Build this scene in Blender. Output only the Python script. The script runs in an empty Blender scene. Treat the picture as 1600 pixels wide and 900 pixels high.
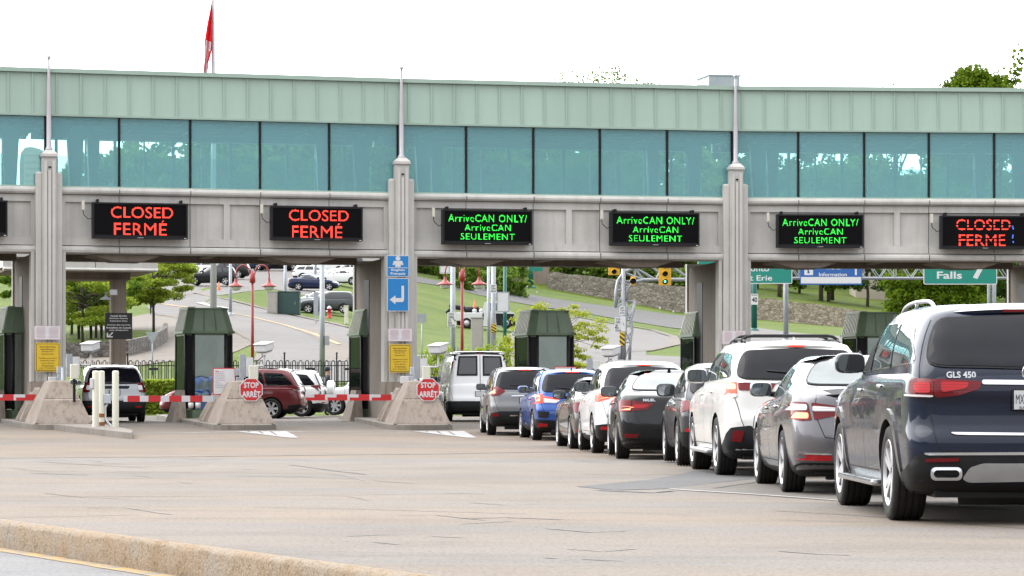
import bpy, bmesh, math, random, bisect
from math import sin, cos, pi, radians, sqrt, atan2
from mathutils import Vector, Matrix, noise
from mathutils.bvhtree import BVHTree
from mathutils.geometry import delaunay_2d_cdt
random.seed(7)
SC = bpy.context.scene
COL = SC.collection
F, YH, CH = 4500.0, 613.0, 1.06          # focal length in photo pixels, horizon row, eye height

def V(*a): return Vector(a)
def PX(px, py, d): return V((px-800)*d/F, d, CH+(YH-py)*d/F)
def interp(x, pts):
    if x <= pts[0][0]: return pts[0][1]
    for (a, va), (b, vb) in zip(pts, pts[1:]):
        if x <= b: return va+(vb-va)*(x-a)/(b-a)
    return pts[-1][1]

# ------------------------------------------------------------------ materials
class NT:
    def __init__(s, name):
        s.m = bpy.data.materials.new(name); s.m.use_nodes = True
        s.t = s.m.node_tree; s.n = s.t.nodes; s.n.clear()
        s.out = s.n.new('ShaderNodeOutputMaterial')
    def a(s, typ, **kw):
        nd = s.n.new(typ)
        for k, v in kw.items():
            if k in nd.inputs: 
                nd.inputs[k].default_value = v
            else: setattr(nd, k, v)
        return nd
    def l(s, a, b): s.t.links.new(a, b)
    def ramp(s, fac, stops):
        r = s.n.new('ShaderNodeValToRGB'); e = r.color_ramp.elements
        while len(e) < len(stops): e.new(0.5)
        for el, (p, c) in zip(e, stops):
            el.position = p; el.color = (*c, 1) if len(c) == 3 else c
        s.l(fac, r.inputs[0]); return r.outputs[0]
    def mix(s, fac, a, b, mode='MIX'):
        m = s.n.new('ShaderNodeMix'); m.data_type = 'RGBA'; m.blend_type = mode
        for sock, v in ((m.inputs[0], fac), (m.inputs[6], a), (m.inputs[7], b)):
            if hasattr(v, 'links') or hasattr(v, 'is_linked'): s.l(v, sock)
            elif isinstance(v, (int, float)): sock.default_value = v
            else: sock.default_value = (*v, 1)
        return m.outputs[2]
    def coord(s, scale=(1, 1, 1), kind='Object', deg=0):
        tc = s.n.new('ShaderNodeTexCoord'); mp = s.n.new('ShaderNodeMapping')
        mp.inputs['Scale'].default_value = scale
        s.l(s.turn(tc.outputs[kind], deg) if deg else tc.outputs[kind], mp.inputs[0]); return mp.outputs[0]
    def turn(s, vec, deg):
        r = s.n.new('ShaderNodeVectorRotate'); r.rotation_type = 'Z_AXIS'; r.inputs['Angle'].default_value = radians(deg); s.l(vec, r.inputs['Vector']); return r.outputs[0]
    def noise(s, vec, scale, detail=4, rough=.55):
        n = s.n.new('ShaderNodeTexNoise'); n.inputs['Scale'].default_value = scale
        n.inputs['Detail'].default_value = detail; n.inputs['Roughness'].default_value = rough
        s.l(vec, n.inputs['Vector']); return n.outputs[0]
    def bump(s, h, strength=.3, dist=.02):
        b = s.n.new('ShaderNodeBump'); b.inputs['Strength'].default_value = strength
        b.inputs['Distance'].default_value = dist; s.l(h, b.inputs['Height']); return b.outputs[0]
    def bsdf(s, col, rough=.6, metal=0, coat=0, spec=.5, normal=None):
        b = s.n.new('ShaderNodeBsdfPrincipled')
        if hasattr(col, 'is_linked'): s.l(col, b.inputs['Base Color'])
        else: b.inputs['Base Color'].default_value = (*col, 1)
        if hasattr(rough, 'is_linked'): s.l(rough, b.inputs['Roughness'])
        else: b.inputs['Roughness'].default_value = rough
        b.inputs['Metallic'].default_value = metal; b.inputs['Coat Weight'].default_value = coat
        b.inputs['Coat Roughness'].default_value = .03
        b.inputs['Specular IOR Level'].default_value = spec
        if normal: s.l(normal, b.inputs['Normal'])
        return b
    def done(s, sh): s.l(sh.outputs[0], s.out.inputs[0]); return s.m

def mul(c, k): return tuple(min(1, x*k) for x in c)
def worn(name, col, rough=.6, var=.12, scale=3, metal=0, coat=0, streak=False, bump=0, spec=.5):
    """a base colour with soft unevenness of its own, optionally streaked down the face"""
    if metal < .3: col = mul(col, .68)
    t = NT(name); v = t.coord((1, 1, .12) if streak else (1, 1, 1))
    n = t.noise(v, scale, 6, .6)
    c = t.ramp(n, [(.28, mul(col, 1-var*1.6)), (.5, col), (.75, mul(col, 1+var))])
    nm = t.bump(t.noise(t.coord(), 60, 3), bump, .01) if bump else None
    return t.done(t.bsdf(c, rough, metal, coat, spec, nm))
def paint(name, col, metal=0.0, rough=.32, coat=.9, var=.03):
    col = mul(col, .88 if max(col) > .3 else .8)
    t = NT(name); v = t.coord()
    n = t.noise(v, 1.4, 3)
    c = t.ramp(n, [(.3, mul(col, 1-var)), (.7, mul(col, 1+var))])
    dz = t.noise(v, 9, 4)
    r = t.ramp(dz, [(.3, (rough,)*3), (.7, (rough+.10,)*3)])
    return t.done(t.bsdf(c, r, metal, coat*(.75 if max(col) < .05 else 1), .10 if max(col) < .1 else .4))
def emit(name, col, st):
    t = NT(name); v = t.coord(); n = t.noise(v, 20, 2)
    c = t.ramp(n, [(.3, mul(col, .85)), (.7, col)])
    b = t.bsdf(mul(col, .5), .3); t.l(c, b.inputs['Emission Color']); b.inputs['Emission Strength'].default_value = st
    return t.done(b)
def flat(name, col, rough=.5): return worn(name, col, rough, .04, 5)

M = {}
def concrete(name, col, stain=.5, fq=2.2):
    col = mul(col, .58); t = NT(name); o = t.coord(); st = t.coord((fq, fq, .10))
    n1 = t.noise(o, .7, 6, .6); n2 = t.noise(st, 1.3, 5, .65); n3 = t.noise(o, 25, 4)
    c = t.ramp(n1, [(.3, mul(col, .86)), (.7, mul(col, 1.08))])
    c = t.mix(stain, c, t.ramp(n2, [(.30, mul((.95, .90, .84), .60)), (.52, (1, 1, 1))]), 'MULTIPLY')
    c = t.mix(.35, c, t.ramp(n3, [(.25, (.78,)*3), (.6, (1, 1, 1))]), 'MULTIPLY')
    return t.done(t.bsdf(c, .85, spec=.25, normal=t.bump(n3, .25, .01)))
M['conc'] = concrete('facade_concrete', (.85, .83, .785), .36)
M['conc_old'] = concrete('weathered_concrete', (.40, .335, .28), .95, 5.5)
M['conc_dk'] = concrete('dark_brown_concrete', (.36, .31, .26), .6)  # darker, browner colour than the facade concrete
M['fascia'] = worn('pale_green_metal', (.46, .61, .52), .45, .075, .8, streak=True, spec=.4)
M['fascia_trim'] = worn('green_metal_trim', (.42, .56, .475), .45, .05, .8)
M['spire'] = worn('grey_painted_steel', (.42, .40, .42), .35, .05, 2, metal=.3)
M['black'] = worn('matt_black', (.010, .010, .012), .55, .1, 4, spec=.25)
M['ledbox'] = worn('sign_face_black', (.004, .004, .005), .7, .1, 6, spec=.08)
M['plastic'] = worn('black_plastic', (.017, .018, .020), .6, .15, 9, spec=.22)
M['white'] = worn('white_paint', (.74, .75, .76), .45, .04, 3)
M['galv'] = worn('galvanised_steel', (.29, .31, .335), .5, .1, 4, metal=.35)
M['pole_w'] = worn('pale_pole_paint', (.56, .57, .60), .45, .05, 2)
M['greybox'] = worn('grey_enclosure', (.52, .56, .62), .5, .06, 4)
M['cream'] = worn('cream_paint', (.76, .74, .62), .5, .08, 3, streak=True)
M['steel_dk'] = worn('dark_slate_steel', (.12, .17, .24), .45, .05, 2)
M['ceil'] = worn('ceiling_slats', (.13, .18, .24), .7, .06, 2)
M['floor_in'] = worn('interior_floor', (.22, .21, .2), .7, .06, 1)
M['sheet_w'] = flat('sign_white', (.78, .78, .80))
M['sheet_y'] = flat('sign_yellow', (.82, .54, .015))
M['sheet_b'] = flat('sign_blue', (.0, .23, .62))
M['sheet_bd'] = flat('sign_deep_blue', (.015, .12, .42))
M['sheet_r'] = flat('sign_red', (.62, .015, .02))
M['sheet_g'] = flat('sign_green', (.0, .26, .20))
M['sheet_k'] = flat('sign_black', (.012, .012, .014))
M['sheet_pk'] = flat('sign_pink_lines', (.66, .36, .42))
M['led_r'] = emit('red_led', (1, .055, .03), .8)
M['led_g'] = emit('green_led', (.03, 1, .07), .6)
M['led_b'] = emit('blue_led', (.08, .2, 1), .5)
M['booth'] = worn('dark_green_metal', (.125, .185, .11), .4, .1, 2, spec=.45)
M['booth_lt'] = worn('olive_metal_ribs', (.42, .44, .31), .5, .08, 4)
M['iron'] = worn('black_iron', (.015, .015, .017), .4, .1, 6)
M['lampred'] = worn('red_lamp_paint', (.36, .03, .028), .4, .08, 4)
M['greenpole'] = worn('green_pole_paint', (.0, .13, .10), .45, .06, 4)
M['arm_w'] = flat('barrier_white', (.72, .73, .76))
M['signal'] = worn('signal_yellow', (.75, .42, .02), .5, .06, 6)
M['skin'] = worn('skin', (.45, .27, .19), .6, .05, 10)
M['cloth_k'] = worn('dark_uniform_cloth', (.02, .022, .03), .85, .15, 20)
M['cloth_b'] = worn('blue_cloth', (.10, .18, .34), .85, .15, 20)
M['cloth_w'] = worn('pale_cloth', (.6, .58, .58), .85, .1, 20)
M['orange'] = worn('orange_plastic', (.75, .18, .03), .5, .06, 8)
M['tancab'] = worn('tan_cabinet', (.42, .40, .36), .5, .06, 4)
M['dkgreen'] = worn('dark_green_cabinet', (.02, .07, .06), .5, .08, 4)
M['housewall'] = worn('cream_stucco', (.62, .55, .46), .8, .05, 1)
def cloth(name, col):
    t = NT(name); c = t.ramp(t.noise(t.coord(), 3, 4), [(.3, mul(col, .88)), (.7, col)]); d = t.a('ShaderNodeBsdfDiffuse'); e = t.a('ShaderNodeBsdfTranslucent'); t.l(c, d.inputs[0]); t.l(c, e.inputs[0])
    m = t.a('ShaderNodeMixShader'); m.inputs[0].default_value = .5; t.l(d.outputs[0], m.inputs[1]); t.l(e.outputs[0], m.inputs[2]); return t.done(m)
M['flagred'] = cloth('flag_red_cloth', (.62, .035, .045)); M['flagwhite'] = cloth('flag_white_cloth', (.60, .59, .62))

def glass_sheet(name, tint, refl=.5, veil=None, veilf=0.0):
    """architectural glass: tinted see-through with a fresnel reflection"""
    t = NT(name); tr = t.a('ShaderNodeBsdfTransparent'); v = t.coord()
    n = t.noise(v, .35, 2)
    c = t.ramp(n, [(.3, mul(tint, .94)), (.7, mul(tint, 1.03))])
    oi = t.n.new('ShaderNodeObjectInfo'); c = t.mix(1, c, t.ramp(oi.outputs['Random'], [(0, (.86, .90, .90)), (1, (1, 1, 1))]), 'MULTIPLY'); t.l(c, tr.inputs[0])
    gl = t.a('ShaderNodeBsdfGlossy'); gl.inputs['Roughness'].default_value = .02
    gl.inputs['Color'].default_value = (.8, .95, .95, 1)
    nb = t.bump(t.noise(t.coord((1, 1, .6)), .8, 2), .25, .05); t.l(nb, gl.inputs['Normal'])
    lw = t.a('ShaderNodeFresnel'); lw.inputs['IOR'].default_value = 1.5
    m = t.a('ShaderNodeMath', operation='MULTIPLY'); m.inputs[1].default_value = refl; t.l(lw.outputs[0], m.inputs[0])
    base = tr
    if veil:
        df = t.a('ShaderNodeBsdfDiffuse'); df.inputs[0].default_value = (*veil, 1)
        mv = t.a('ShaderNodeMixShader'); mv.inputs[0].default_value = veilf
        t.l(tr.outputs[0], mv.inputs[1]); t.l(df.outputs[0], mv.inputs[2]); base = mv
    mx = t.a('ShaderNodeMixShader'); t.l(m.outputs[0], mx.inputs[0]); t.l(base.outputs[0], mx.inputs[1]); t.l(gl.outputs[0], mx.inputs[2])
    return t.done(mx)
M['glass'] = glass_sheet('teal_window_glass', (.80, .99, .97), 1.0, (.26, .60, .66), .31)  # veil tint paints in the haze of reflected sky
M['glass_back'] = glass_sheet('rear_window_glass', (.92, .99, .98), .4)
M['glass_rail'] = glass_sheet('balustrade_glass', (.93, .99, .99), .4, (.2, .43, .42), .10)
M['glass_booth'] = glass_sheet('booth_glass', (.20, .25, .20), 9, (.03, .04, .03), .2)
M['glass_side'] = glass_sheet('booth_side_glass', (.13, .17, .13), .3, (.02, .03, .02), .3)

def carglass(name, col=(.012, .014, .016), rough=.02, spec=.9):
    t = NT(name); v = t.coord(); n = t.noise(v, 3, 3)
    c = t.ramp(n, [(.35, mul(col, .8)), (.65, mul(col, 1.25))])
    b = t.bsdf(c, rough, 0, .0, spec); return t.done(b)
M['cg'] = carglass('tinted_car_glass'); M['cgd'] = carglass('privacy_glass', (.005, .005, .008), .05, .22)
M['cgl'] = carglass('clear_car_glass', (.045, .06, .06), .015, .45)
M['cabin_dark'] = worn('cabin_dark', (.012, .011, .011), .8, .2, 12, spec=.1)  # opaque dark panel painted for the shaded cabin at open windows
M['chrome'] = worn('chrome', (.58, .59, .61), .16, .03, 8, metal=1)
M['alu'] = worn('alloy_rim', (.46, .46, .48), .34, .06, 6, metal=.45)
M['alu_dk'] = worn('dark_rim_well', (.03, .03, .032), .6, .1, 8)
M['tyre'] = worn('tyre_rubber', (.024, .023, .022), .8, .18, 14, spec=.3, bump=.2)
def lamp(name, col, st, rough=.12):
    t = NT(name); v = t.coord((1, 1, 1)); w = t.a('ShaderNodeTexWave'); w.inputs['Scale'].default_value = 14
    w.bands_direction = 'Z'; t.l(v, w.inputs['Vector'])
    c = t.ramp(w.outputs[0], [(.2, mul(col, .72)), (.8, col)])
    b = t.bsdf(c, rough, 0, .0, .35)
    if st: t.l(c, b.inputs['Emission Color']); b.inputs['Emission Strength'].default_value = st
    return t.done(b)
M['tail'] = lamp('tail_lamp_red', (.13, .003, .006), 0)
M['tail_on'] = lamp('tail_lamp_lit', (1, .06, .03), .5)
M['tail_hot'] = lamp('brake_lamp_core', (1, .26, .14), 1.2)
M['lens'] = lamp('clear_lamp_lens', (.70, .70, .72), 0)
M['reflector'] = lamp('red_reflector', (.38, .01, .014), 0)
M['plate'] = worn('number_plate', (.66, .68, .70), .4, .06, 12)
M['mirror'] = worn('mirror_glass', (.20, .22, .24), .04, .05, 3, metal=.9)
M['skid'] = worn('brushed_silver', (.42, .43, .45), .3, .05, 5, metal=.6)
PAINT = dict(
 navy=paint('navy_car_paint', (.0035, .0085, .026), .1, .25), grey=paint('grey_car_paint', (.155, .15, .165), .65, .3),
 white=paint('white_car_paint', (.67, .665, .645), 0, .35), white2=paint('cool_white_car_paint', (.78, .79, .80), 0, .35),
 dkgrey=paint('charcoal_car_paint', (.055, .055, .06), .5, .3), black=paint('black_car_paint', (.006, .0065, .008), .1, .25),
 brown=paint('brown_grey_car_paint', (.10, .09, .085), .6, .3), blue=paint('blue_car_paint', (.012, .075, .33), .35, .28),
 rogue=paint('gunmetal_car_paint', (.17, .175, .18), .6, .3), silver=paint('silver_car_paint', (.42, .44, .46), .6, .33),
 ltgrey=paint('pale_grey_car_paint', (.38, .40, .42), .3, .35), maroon=paint('maroon_car_paint', (.15, .012, .018), .35, .27),
 navy2=paint('midnight_blue_car_paint', (.012, .022, .075), .3, .3), slate=paint('slate_car_paint', (.055, .065, .07), .5, .3),
 red=paint('red_car_paint', (.40, .02, .025), .2, .3))
MATIDX = {}

# ------------------------------------------------------------------ mesh builder
class MB:
    def __init__(s): s.v = []; s.f = []; s.m = []; s.s = []; s.mats = []
    def mi(s, mat):
        if isinstance(mat, str): mat = M[mat]
        if mat not in s.mats: s.mats.append(mat)
        return s.mats.index(mat)
    def add(s, vs, fs, mat, smooth=False, tf=None):
        b = len(s.v); i = s.mi(mat)
        s.v += [(tf @ Vector(p)) if tf else Vector(p) for p in vs]
        for f in fs: s.f.append([b+k for k in f]); s.m.append(i); s.s.append(smooth)
    def box(s, c, size, mat, tf=None, bev=0):
        x, y, z = (k/2 for k in size); c = Vector(c)
        if bev and min(x, y, z) > bev*1.2:
            bm = bmesh.new(); bmesh.ops.create_cube(bm, size=1)
            for v in bm.verts: v.co = Vector((v.co.x*2*x, v.co.y*2*y, v.co.z*2*z))
            bmesh.ops.bevel(bm, geom=bm.edges[:], offset=bev, segments=2, affect='EDGES', profile=.5)
            bm.verts.index_update()
            s.add([c+v.co for v in bm.verts], [[v.index for v in f.verts] for f in bm.faces], mat, False, tf); bm.free(); return
        vs = [c+V(a*x, b*y, e*z) for a in (-1, 1) for b in (-1, 1) for e in (-1, 1)]
        s.add(vs, [(0, 1, 3, 2), (4, 6, 7, 5), (0, 4, 5, 1), (2, 3, 7, 6), (0, 2, 6, 4), (1, 5, 7, 3)], mat, False, tf)
    def hexa(s, vs, mat, tf=None):   # 8 corners: bottom 4 ccw, top 4 ccw
        s.add(vs, [(3, 2, 1, 0), (4, 5, 6, 7), (0, 1, 5, 4), (1, 2, 6, 5), (2, 3, 7, 6), (3, 0, 4, 7)], mat, False, tf)
    def tube(s, pts, r, mat, n=8, tf=None, caps=True):
        pts = [Vector(p) for p in pts]; vs = []; fs = []
        rs = r if isinstance(r, (list, tuple)) else [r]*len(pts)
        u = None
        for i, p in enumerate(pts):
            d = (pts[min(i+1, len(pts)-1)]-pts[max(i-1, 0)]).normalized()
            if u is None: u = d.orthogonal().normalized()
            u = (u-d*u.dot(d)).normalized() if (u-d*u.dot(d)).length > 1e-6 else d.orthogonal().normalized()
            w = d.cross(u)
            for k in range(n): a = 2*pi*k/n; vs.append(p+(u*cos(a)+w*sin(a))*rs[i])
        for i in range(len(pts)-1):
            for k in range(n): fs.append((i*n+k, i*n+(k+1) % n, (i+1)*n+(k+1) % n, (i+1)*n+k))
        if caps: fs += [tuple(range(n))[::-1], tuple((len(pts)-1)*n+k for k in range(n))]
        s.add(vs, fs, mat, n > 5, tf)
    def lathe(s, prof, mat, n=24, tf=None, axis='Z', smooth=True):
        vs = []; fs = []
        for (r, h) in prof:
            for k in range(n):
                a = 2*pi*k/n
                vs.append(V(r*cos(a), r*sin(a), h) if axis == 'Z' else V(h, r*cos(a), r*sin(a)))
        for i in range(len(prof)-1):
            for k in range(n): fs.append((i*n+k, i*n+(k+1) % n, (i+1)*n+(k+1) % n, (i+1)*n+k))
        s.add(vs, fs, mat, smooth, tf)
    def prism(s, poly, h0, h1, mat, tf=None):     # poly in xy, extruded in z
        n = len(poly); vs = [V(x, y, h0) for x, y in poly]+[V(x, y, h1) for x, y in poly]
        fs = [tuple(range(n))[::-1], tuple(range(n, 2*n))]+[(k, (k+1) % n, n+(k+1) % n, n+k) for k in range(n)]
        s.add(vs, fs, mat, False, tf)
    def ball(s, c, r, mat, n=10, tf=None, sc=(1, 1, 1)):
        prof = [(max(1e-4, sin(pi*i/n)), -cos(pi*i/n)) for i in range(n+1)]
        t = Matrix.Translation(Vector(c)) @ Matrix.Diagonal((r*sc[0], r*sc[1], r*sc[2], 1))
        s.lathe(prof, mat, n*2, (tf @ t) if tf else t)
    def build(s, name, parent=None, off=None, auto=None, label=None):
        me = bpy.data.meshes.new(name)
        o3 = Vector(off) if off is not None else V(0, 0, 0)
        me.from_pydata([tuple(p-o3) for p in s.v], [], s.f)
        for m in s.mats: me.materials.append(m)
        me.polygons.foreach_set('material_index', s.m)
        me.polygons.foreach_set('use_smooth', s.s); me.update()
        if auto is not None: me.set_sharp_from_angle(angle=radians(auto))
        o = bpy.data.objects.new(name, me); COL.objects.link(o)
        if parent: o.parent = parent
        if label: o['label'] = label
        return o
def one(name, mat, fn, parent=None, **kw):
    b = MB(); fn(b); return b.build(name, parent, **kw)
def thing(name, label, cat, loc=(0, 0, 0), rz=0, group=None):
    o = bpy.data.objects.new(name, None); COL.objects.link(o); o.empty_display_size = .2
    o.location = loc; o.rotation_euler = (0, 0, rz); o['label'] = label; o['category'] = cat
    if group: o['group'] = group
    return o
def tag(o, label, cat, group=None, kind=None):
    o['label'] = label; o['category'] = cat
    if group: o['group'] = group
    if kind: o['kind'] = kind
    return o
def struct(o): o['kind'] = 'structure'; return o
def dup(root, loc, rz=None, scale=None, label=None):
    r = root.copy(); COL.objects.link(r); r.location = loc
    if rz is not None: r.rotation_euler = (0, 0, rz)
    if scale is not None: r.scale = scale if isinstance(scale, (tuple, list)) else (scale,)*3
    if label: r['label'] = label
    for ch in list(root.children):
        c = ch.copy(); COL.objects.link(c); c.parent = r
        for g in list(ch.children):
            d = g.copy(); COL.objects.link(d); d.parent = c
    return r
def tframe(o, x, z, y=None):
    """matrix with local x,y(depth),z axes -> world"""
    x = Vector(x).normalized(); z = Vector(z).normalized(); y = z.cross(x)
    m = Matrix((x, y, z)).transposed().to_4x4(); m.translation = Vector(o); return m

# ------------------------------------------------------------------ lettering
_txt = {}
def text_geo(body, bold=0.0, spacing=1.0, align='CENTER', line=1.0):
    k = (body, bold, spacing, align, line)
    if k in _txt: return _txt[k]
    cu = bpy.data.curves.new('lettering', 'FONT'); cu.body = body; cu.align_x = align; cu.offset = bold
    cu.space_character = spacing; cu.space_line = line; cu.resolution_u = 3; cu.fill_mode = 'FRONT'
    o = bpy.data.objects.new('lettering', cu); COL.objects.link(o)
    dg = bpy.context.evaluated_depsgraph_get(); dg.update()
    me = bpy.data.meshes.new_from_object(o.evaluated_get(dg))
    vs = [v.co.copy() for v in me.vertices]; fs = [list(p.vertices) for p in me.polygons]
    bpy.data.objects.remove(o); bpy.data.meshes.remove(me); bpy.data.curves.remove(cu)
    x0, x1 = min(v.x for v in vs), max(v.x for v in vs); y0, y1 = min(v.y for v in vs), max(v.y for v in vs)
    vs = [((v.x-(x0+x1)/2)/(x1-x0), (v.y-(y0+y1)/2)/(y1-y0)) for v in vs]
    _txt[k] = (vs, fs, (x1-x0)/(y1-y0)); return _txt[k]
def text(mb, body, tf, cx, cz, w, h, mat, y=-.006, bold=0.0, spacing=1.0, align='CENTER', line=1.0):
    """letters fitted to a w x h box on the local xz plane of tf, facing -y"""
    vs, fs, asp = text_geo(body, bold, spacing, align, line)
    if h is None: h = w/asp
    if w is None: w = h*asp
    mb.add([V(cx+a*w, y, cz+b*h) for a, b in vs], fs, mat, False, tf)
def led_text(mb, body, tf, cx, cz, w, h, mat, cell, y, drop=None, bold=.02, spacing=1.0):
    """letters as a dot matrix of square diodes"""
    vs, fs, asp = text_geo(body, bold, spacing)
    bv = BVHTree.FromPolygons([V(a*w, b*h, 0) for a, b in vs], fs)
    nx, nz = int(w/cell)+2, int(h/cell)+2; k = cell*.47
    for i in range(-nx//2, nx//2+1):
        for j in range(-nz//2, nz//2+1):
            hit = bv.ray_cast(V(i*cell, j*cell, 1), V(0, 0, -1))
            if hit[0] is None: continue
            if drop and drop(j*cell/h): continue
            x, z = cx+i*cell, cz+j*cell
            mb.add([V(x-k, y, z-k), V(x+k, y, z-k), V(x+k, y, z+k), V(x-k, y, z+k)], [(0, 1, 2, 3)], mat, False, tf)
def rrect(w, h, r, n=4):
    pts = []
    for (cx, cy, a0) in ((w/2-r, h/2-r, 0), (-w/2+r, h/2-r, 90), (-w/2+r, -h/2+r, 180), (w/2-r, -h/2+r, 270)):
        for k in range(n+1): a = radians(a0+90*k/n); pts.append((cx+r*cos(a), cy+r*sin(a)))
    return pts
XZ = Matrix.Rotation(radians(90), 4, 'X')      # takes a polygon drawn in xy to the xz plane (thickness to -y)
# ------------------------------------------------------------------ cars
def pchip(xs, ys):
    n = len(xs); h = [xs[i+1]-xs[i] for i in range(n-1)]; dl = [(ys[i+1]-ys[i])/h[i] for i in range(n-1)]
    d = [0]*n; d[0] = dl[0]; d[-1] = dl[-1]
    for i in range(1, n-1):
        d[i] = 0 if dl[i-1]*dl[i] <= 0 else 2*dl[i-1]*dl[i]/(dl[i-1]+dl[i])
    def f(x):
        if x <= xs[0]: return ys[0]
        if x >= xs[-1]: return ys[-1]
        for i in range(n-1):
            if x <= xs[i+1]: break
        t = (x-xs[i])/h[i]; a, b = ys[i], ys[i+1]
        return a*(1+2*t)*(1-t)**2+d[i]*h[i]*t*(1-t)**2+b*t*t*(3-2*t)+d[i+1]*h[i]*t*t*(t-1)
    return f
def contour(y0, y1, w, ra, rb, fa, fb, br, bf, sb, n=2.4):
    nr, nc, ns = 7, 9, 30; h = []
    for i in range(nr): x = (w-ra)*i/nr; h.append((x, y0+br*(x/w)**2))
    yc = y0+br*((w-ra)/w)**2
    for k in range(nc+1):
        a = pi/2*k/nc; h.append((w-ra+ra*sin(a)**(2/n), yc+rb-rb*cos(a)**(2/n)))
    ya, yb = yc+rb, y1-fb
    for i in range(1, ns): h.append((w, ya+(yb-ya)*i/ns))
    yd = y1-bf*((w-fa)/w)**2
    for k in range(nc+1):
        a = pi/2*(1-k/nc); h.append((w-fa+fa*sin(a)**(2/n), yd-fb+fb*cos(a)**(2/n)))
    for i in range(nr-1, -1, -1): x = (w-fa)*i/nr; h.append((x, y1-bf*(x/w)**2))
    ym, hl = (y0+y1)/2, (y1-y0)/2
    h = [(x*(1-sb*((y-ym)/hl)**2), y) for x, y in h]
    return h+[(-x, y) for x, y in h[-2:0:-1]]
def loft(levels, L, nz, warp, cap, br, bf, sb, bottom=False):
    zs = [l[0] for l in levels]; cols = [pchip(zs, [l[k] for l in levels]) for k in range(1, len(levels[0]))]
    vs = []; fs = []; n = None; rings = []
    for i in range(nz+1):
        z = zs[0]+(zs[-1]-zs[0])*i/nz; rings.append((z, [c(z) for c in cols], 1.0))
    for zc, sc in cap: rings.append((zs[-1]+zc, [c(zs[-1]) for c in cols], sc))
    for z, (r, f, w, ra, rb, fa, fb), sc in rings:
        y0, y1 = r, L-f; ct = contour(y0, y1, w, min(ra, w*.95), rb, min(fa, w*.95), fb, br, bf, sb); ym = (y0+y1)/2
        n = len(ct)
        for x, y in ct: x *= sc; y = ym+(y-ym)*sc; vs.append(V(x, y, warp(y, z)))
    R = len(rings)
    for i in range(R-1):
        for k in range(n): fs.append((i*n+k, i*n+(k+1) % n, (i+1)*n+(k+1) % n, (i+1)*n+k))
    fs.append(tuple(range(n))[::-1]); fs.append(tuple((R-1)*n+k for k in range(n)))
    return vs, fs
def dense(poly, step):
    out = []
    for (a, b) in zip(poly, poly[1:]+poly[:1]):
        k = max(1, int(math.hypot(a[0]-b[0], a[1]-b[1])/step))
        out += [(a[0]+(b[0]-a[0])*i/k, a[1]+(b[1]-a[1])*i/k) for i in range(k)]
    return out
def soften(poly, r, n=3):
    """round the corners of a polygon"""
    out = []; m = len(poly)
    for i in range(m):
        p, a, b = Vector(poly[i]), Vector(poly[i-1]), Vector(poly[(i+1) % m])
        ra = min(r, (a-p).length*.45); rb = min(r, (b-p).length*.45)
        s, e = p+(a-p).normalized()*ra, p+(b-p).normalized()*rb
        for k in range(n+1):
            t = k/n; out.append(tuple(s*(1-t)**2+p*2*t*(1-t)+e*t*t))
    return out
def inside(p, poly):
    c = False; x, y = p; j = len(poly)-1
    for i in range(len(poly)):
        if (poly[i][1] > y) != (poly[j][1] > y) and x < (poly[j][0]-poly[i][0])*(y-poly[i][1])/(poly[j][1]-poly[i][1])+poly[i][0]: c = not c
        j = i
    return c
def triangulate(poly, step):
    b = dense(poly, step); n = len(b)
    xs = [p[0] for p in b]; ys = [p[1] for p in b]; pts = [Vector(p) for p in b]
    x = min(xs)+step*.5
    while x < max(xs):
        y = min(ys)+step*.5
        while y < max(ys):
            if inside((x, y), b) and all((x-p[0])**2+(y-p[1])**2 > (step*.45)**2 for p in b): pts.append(V(x, y))
            y += step
        x += step
    r = delaunay_2d_cdt(pts, [(i, (i+1) % n) for i in range(n)], [], 1, 1e-5)
    return r[0], [list(f) for f in r[2]], r[1]

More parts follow.
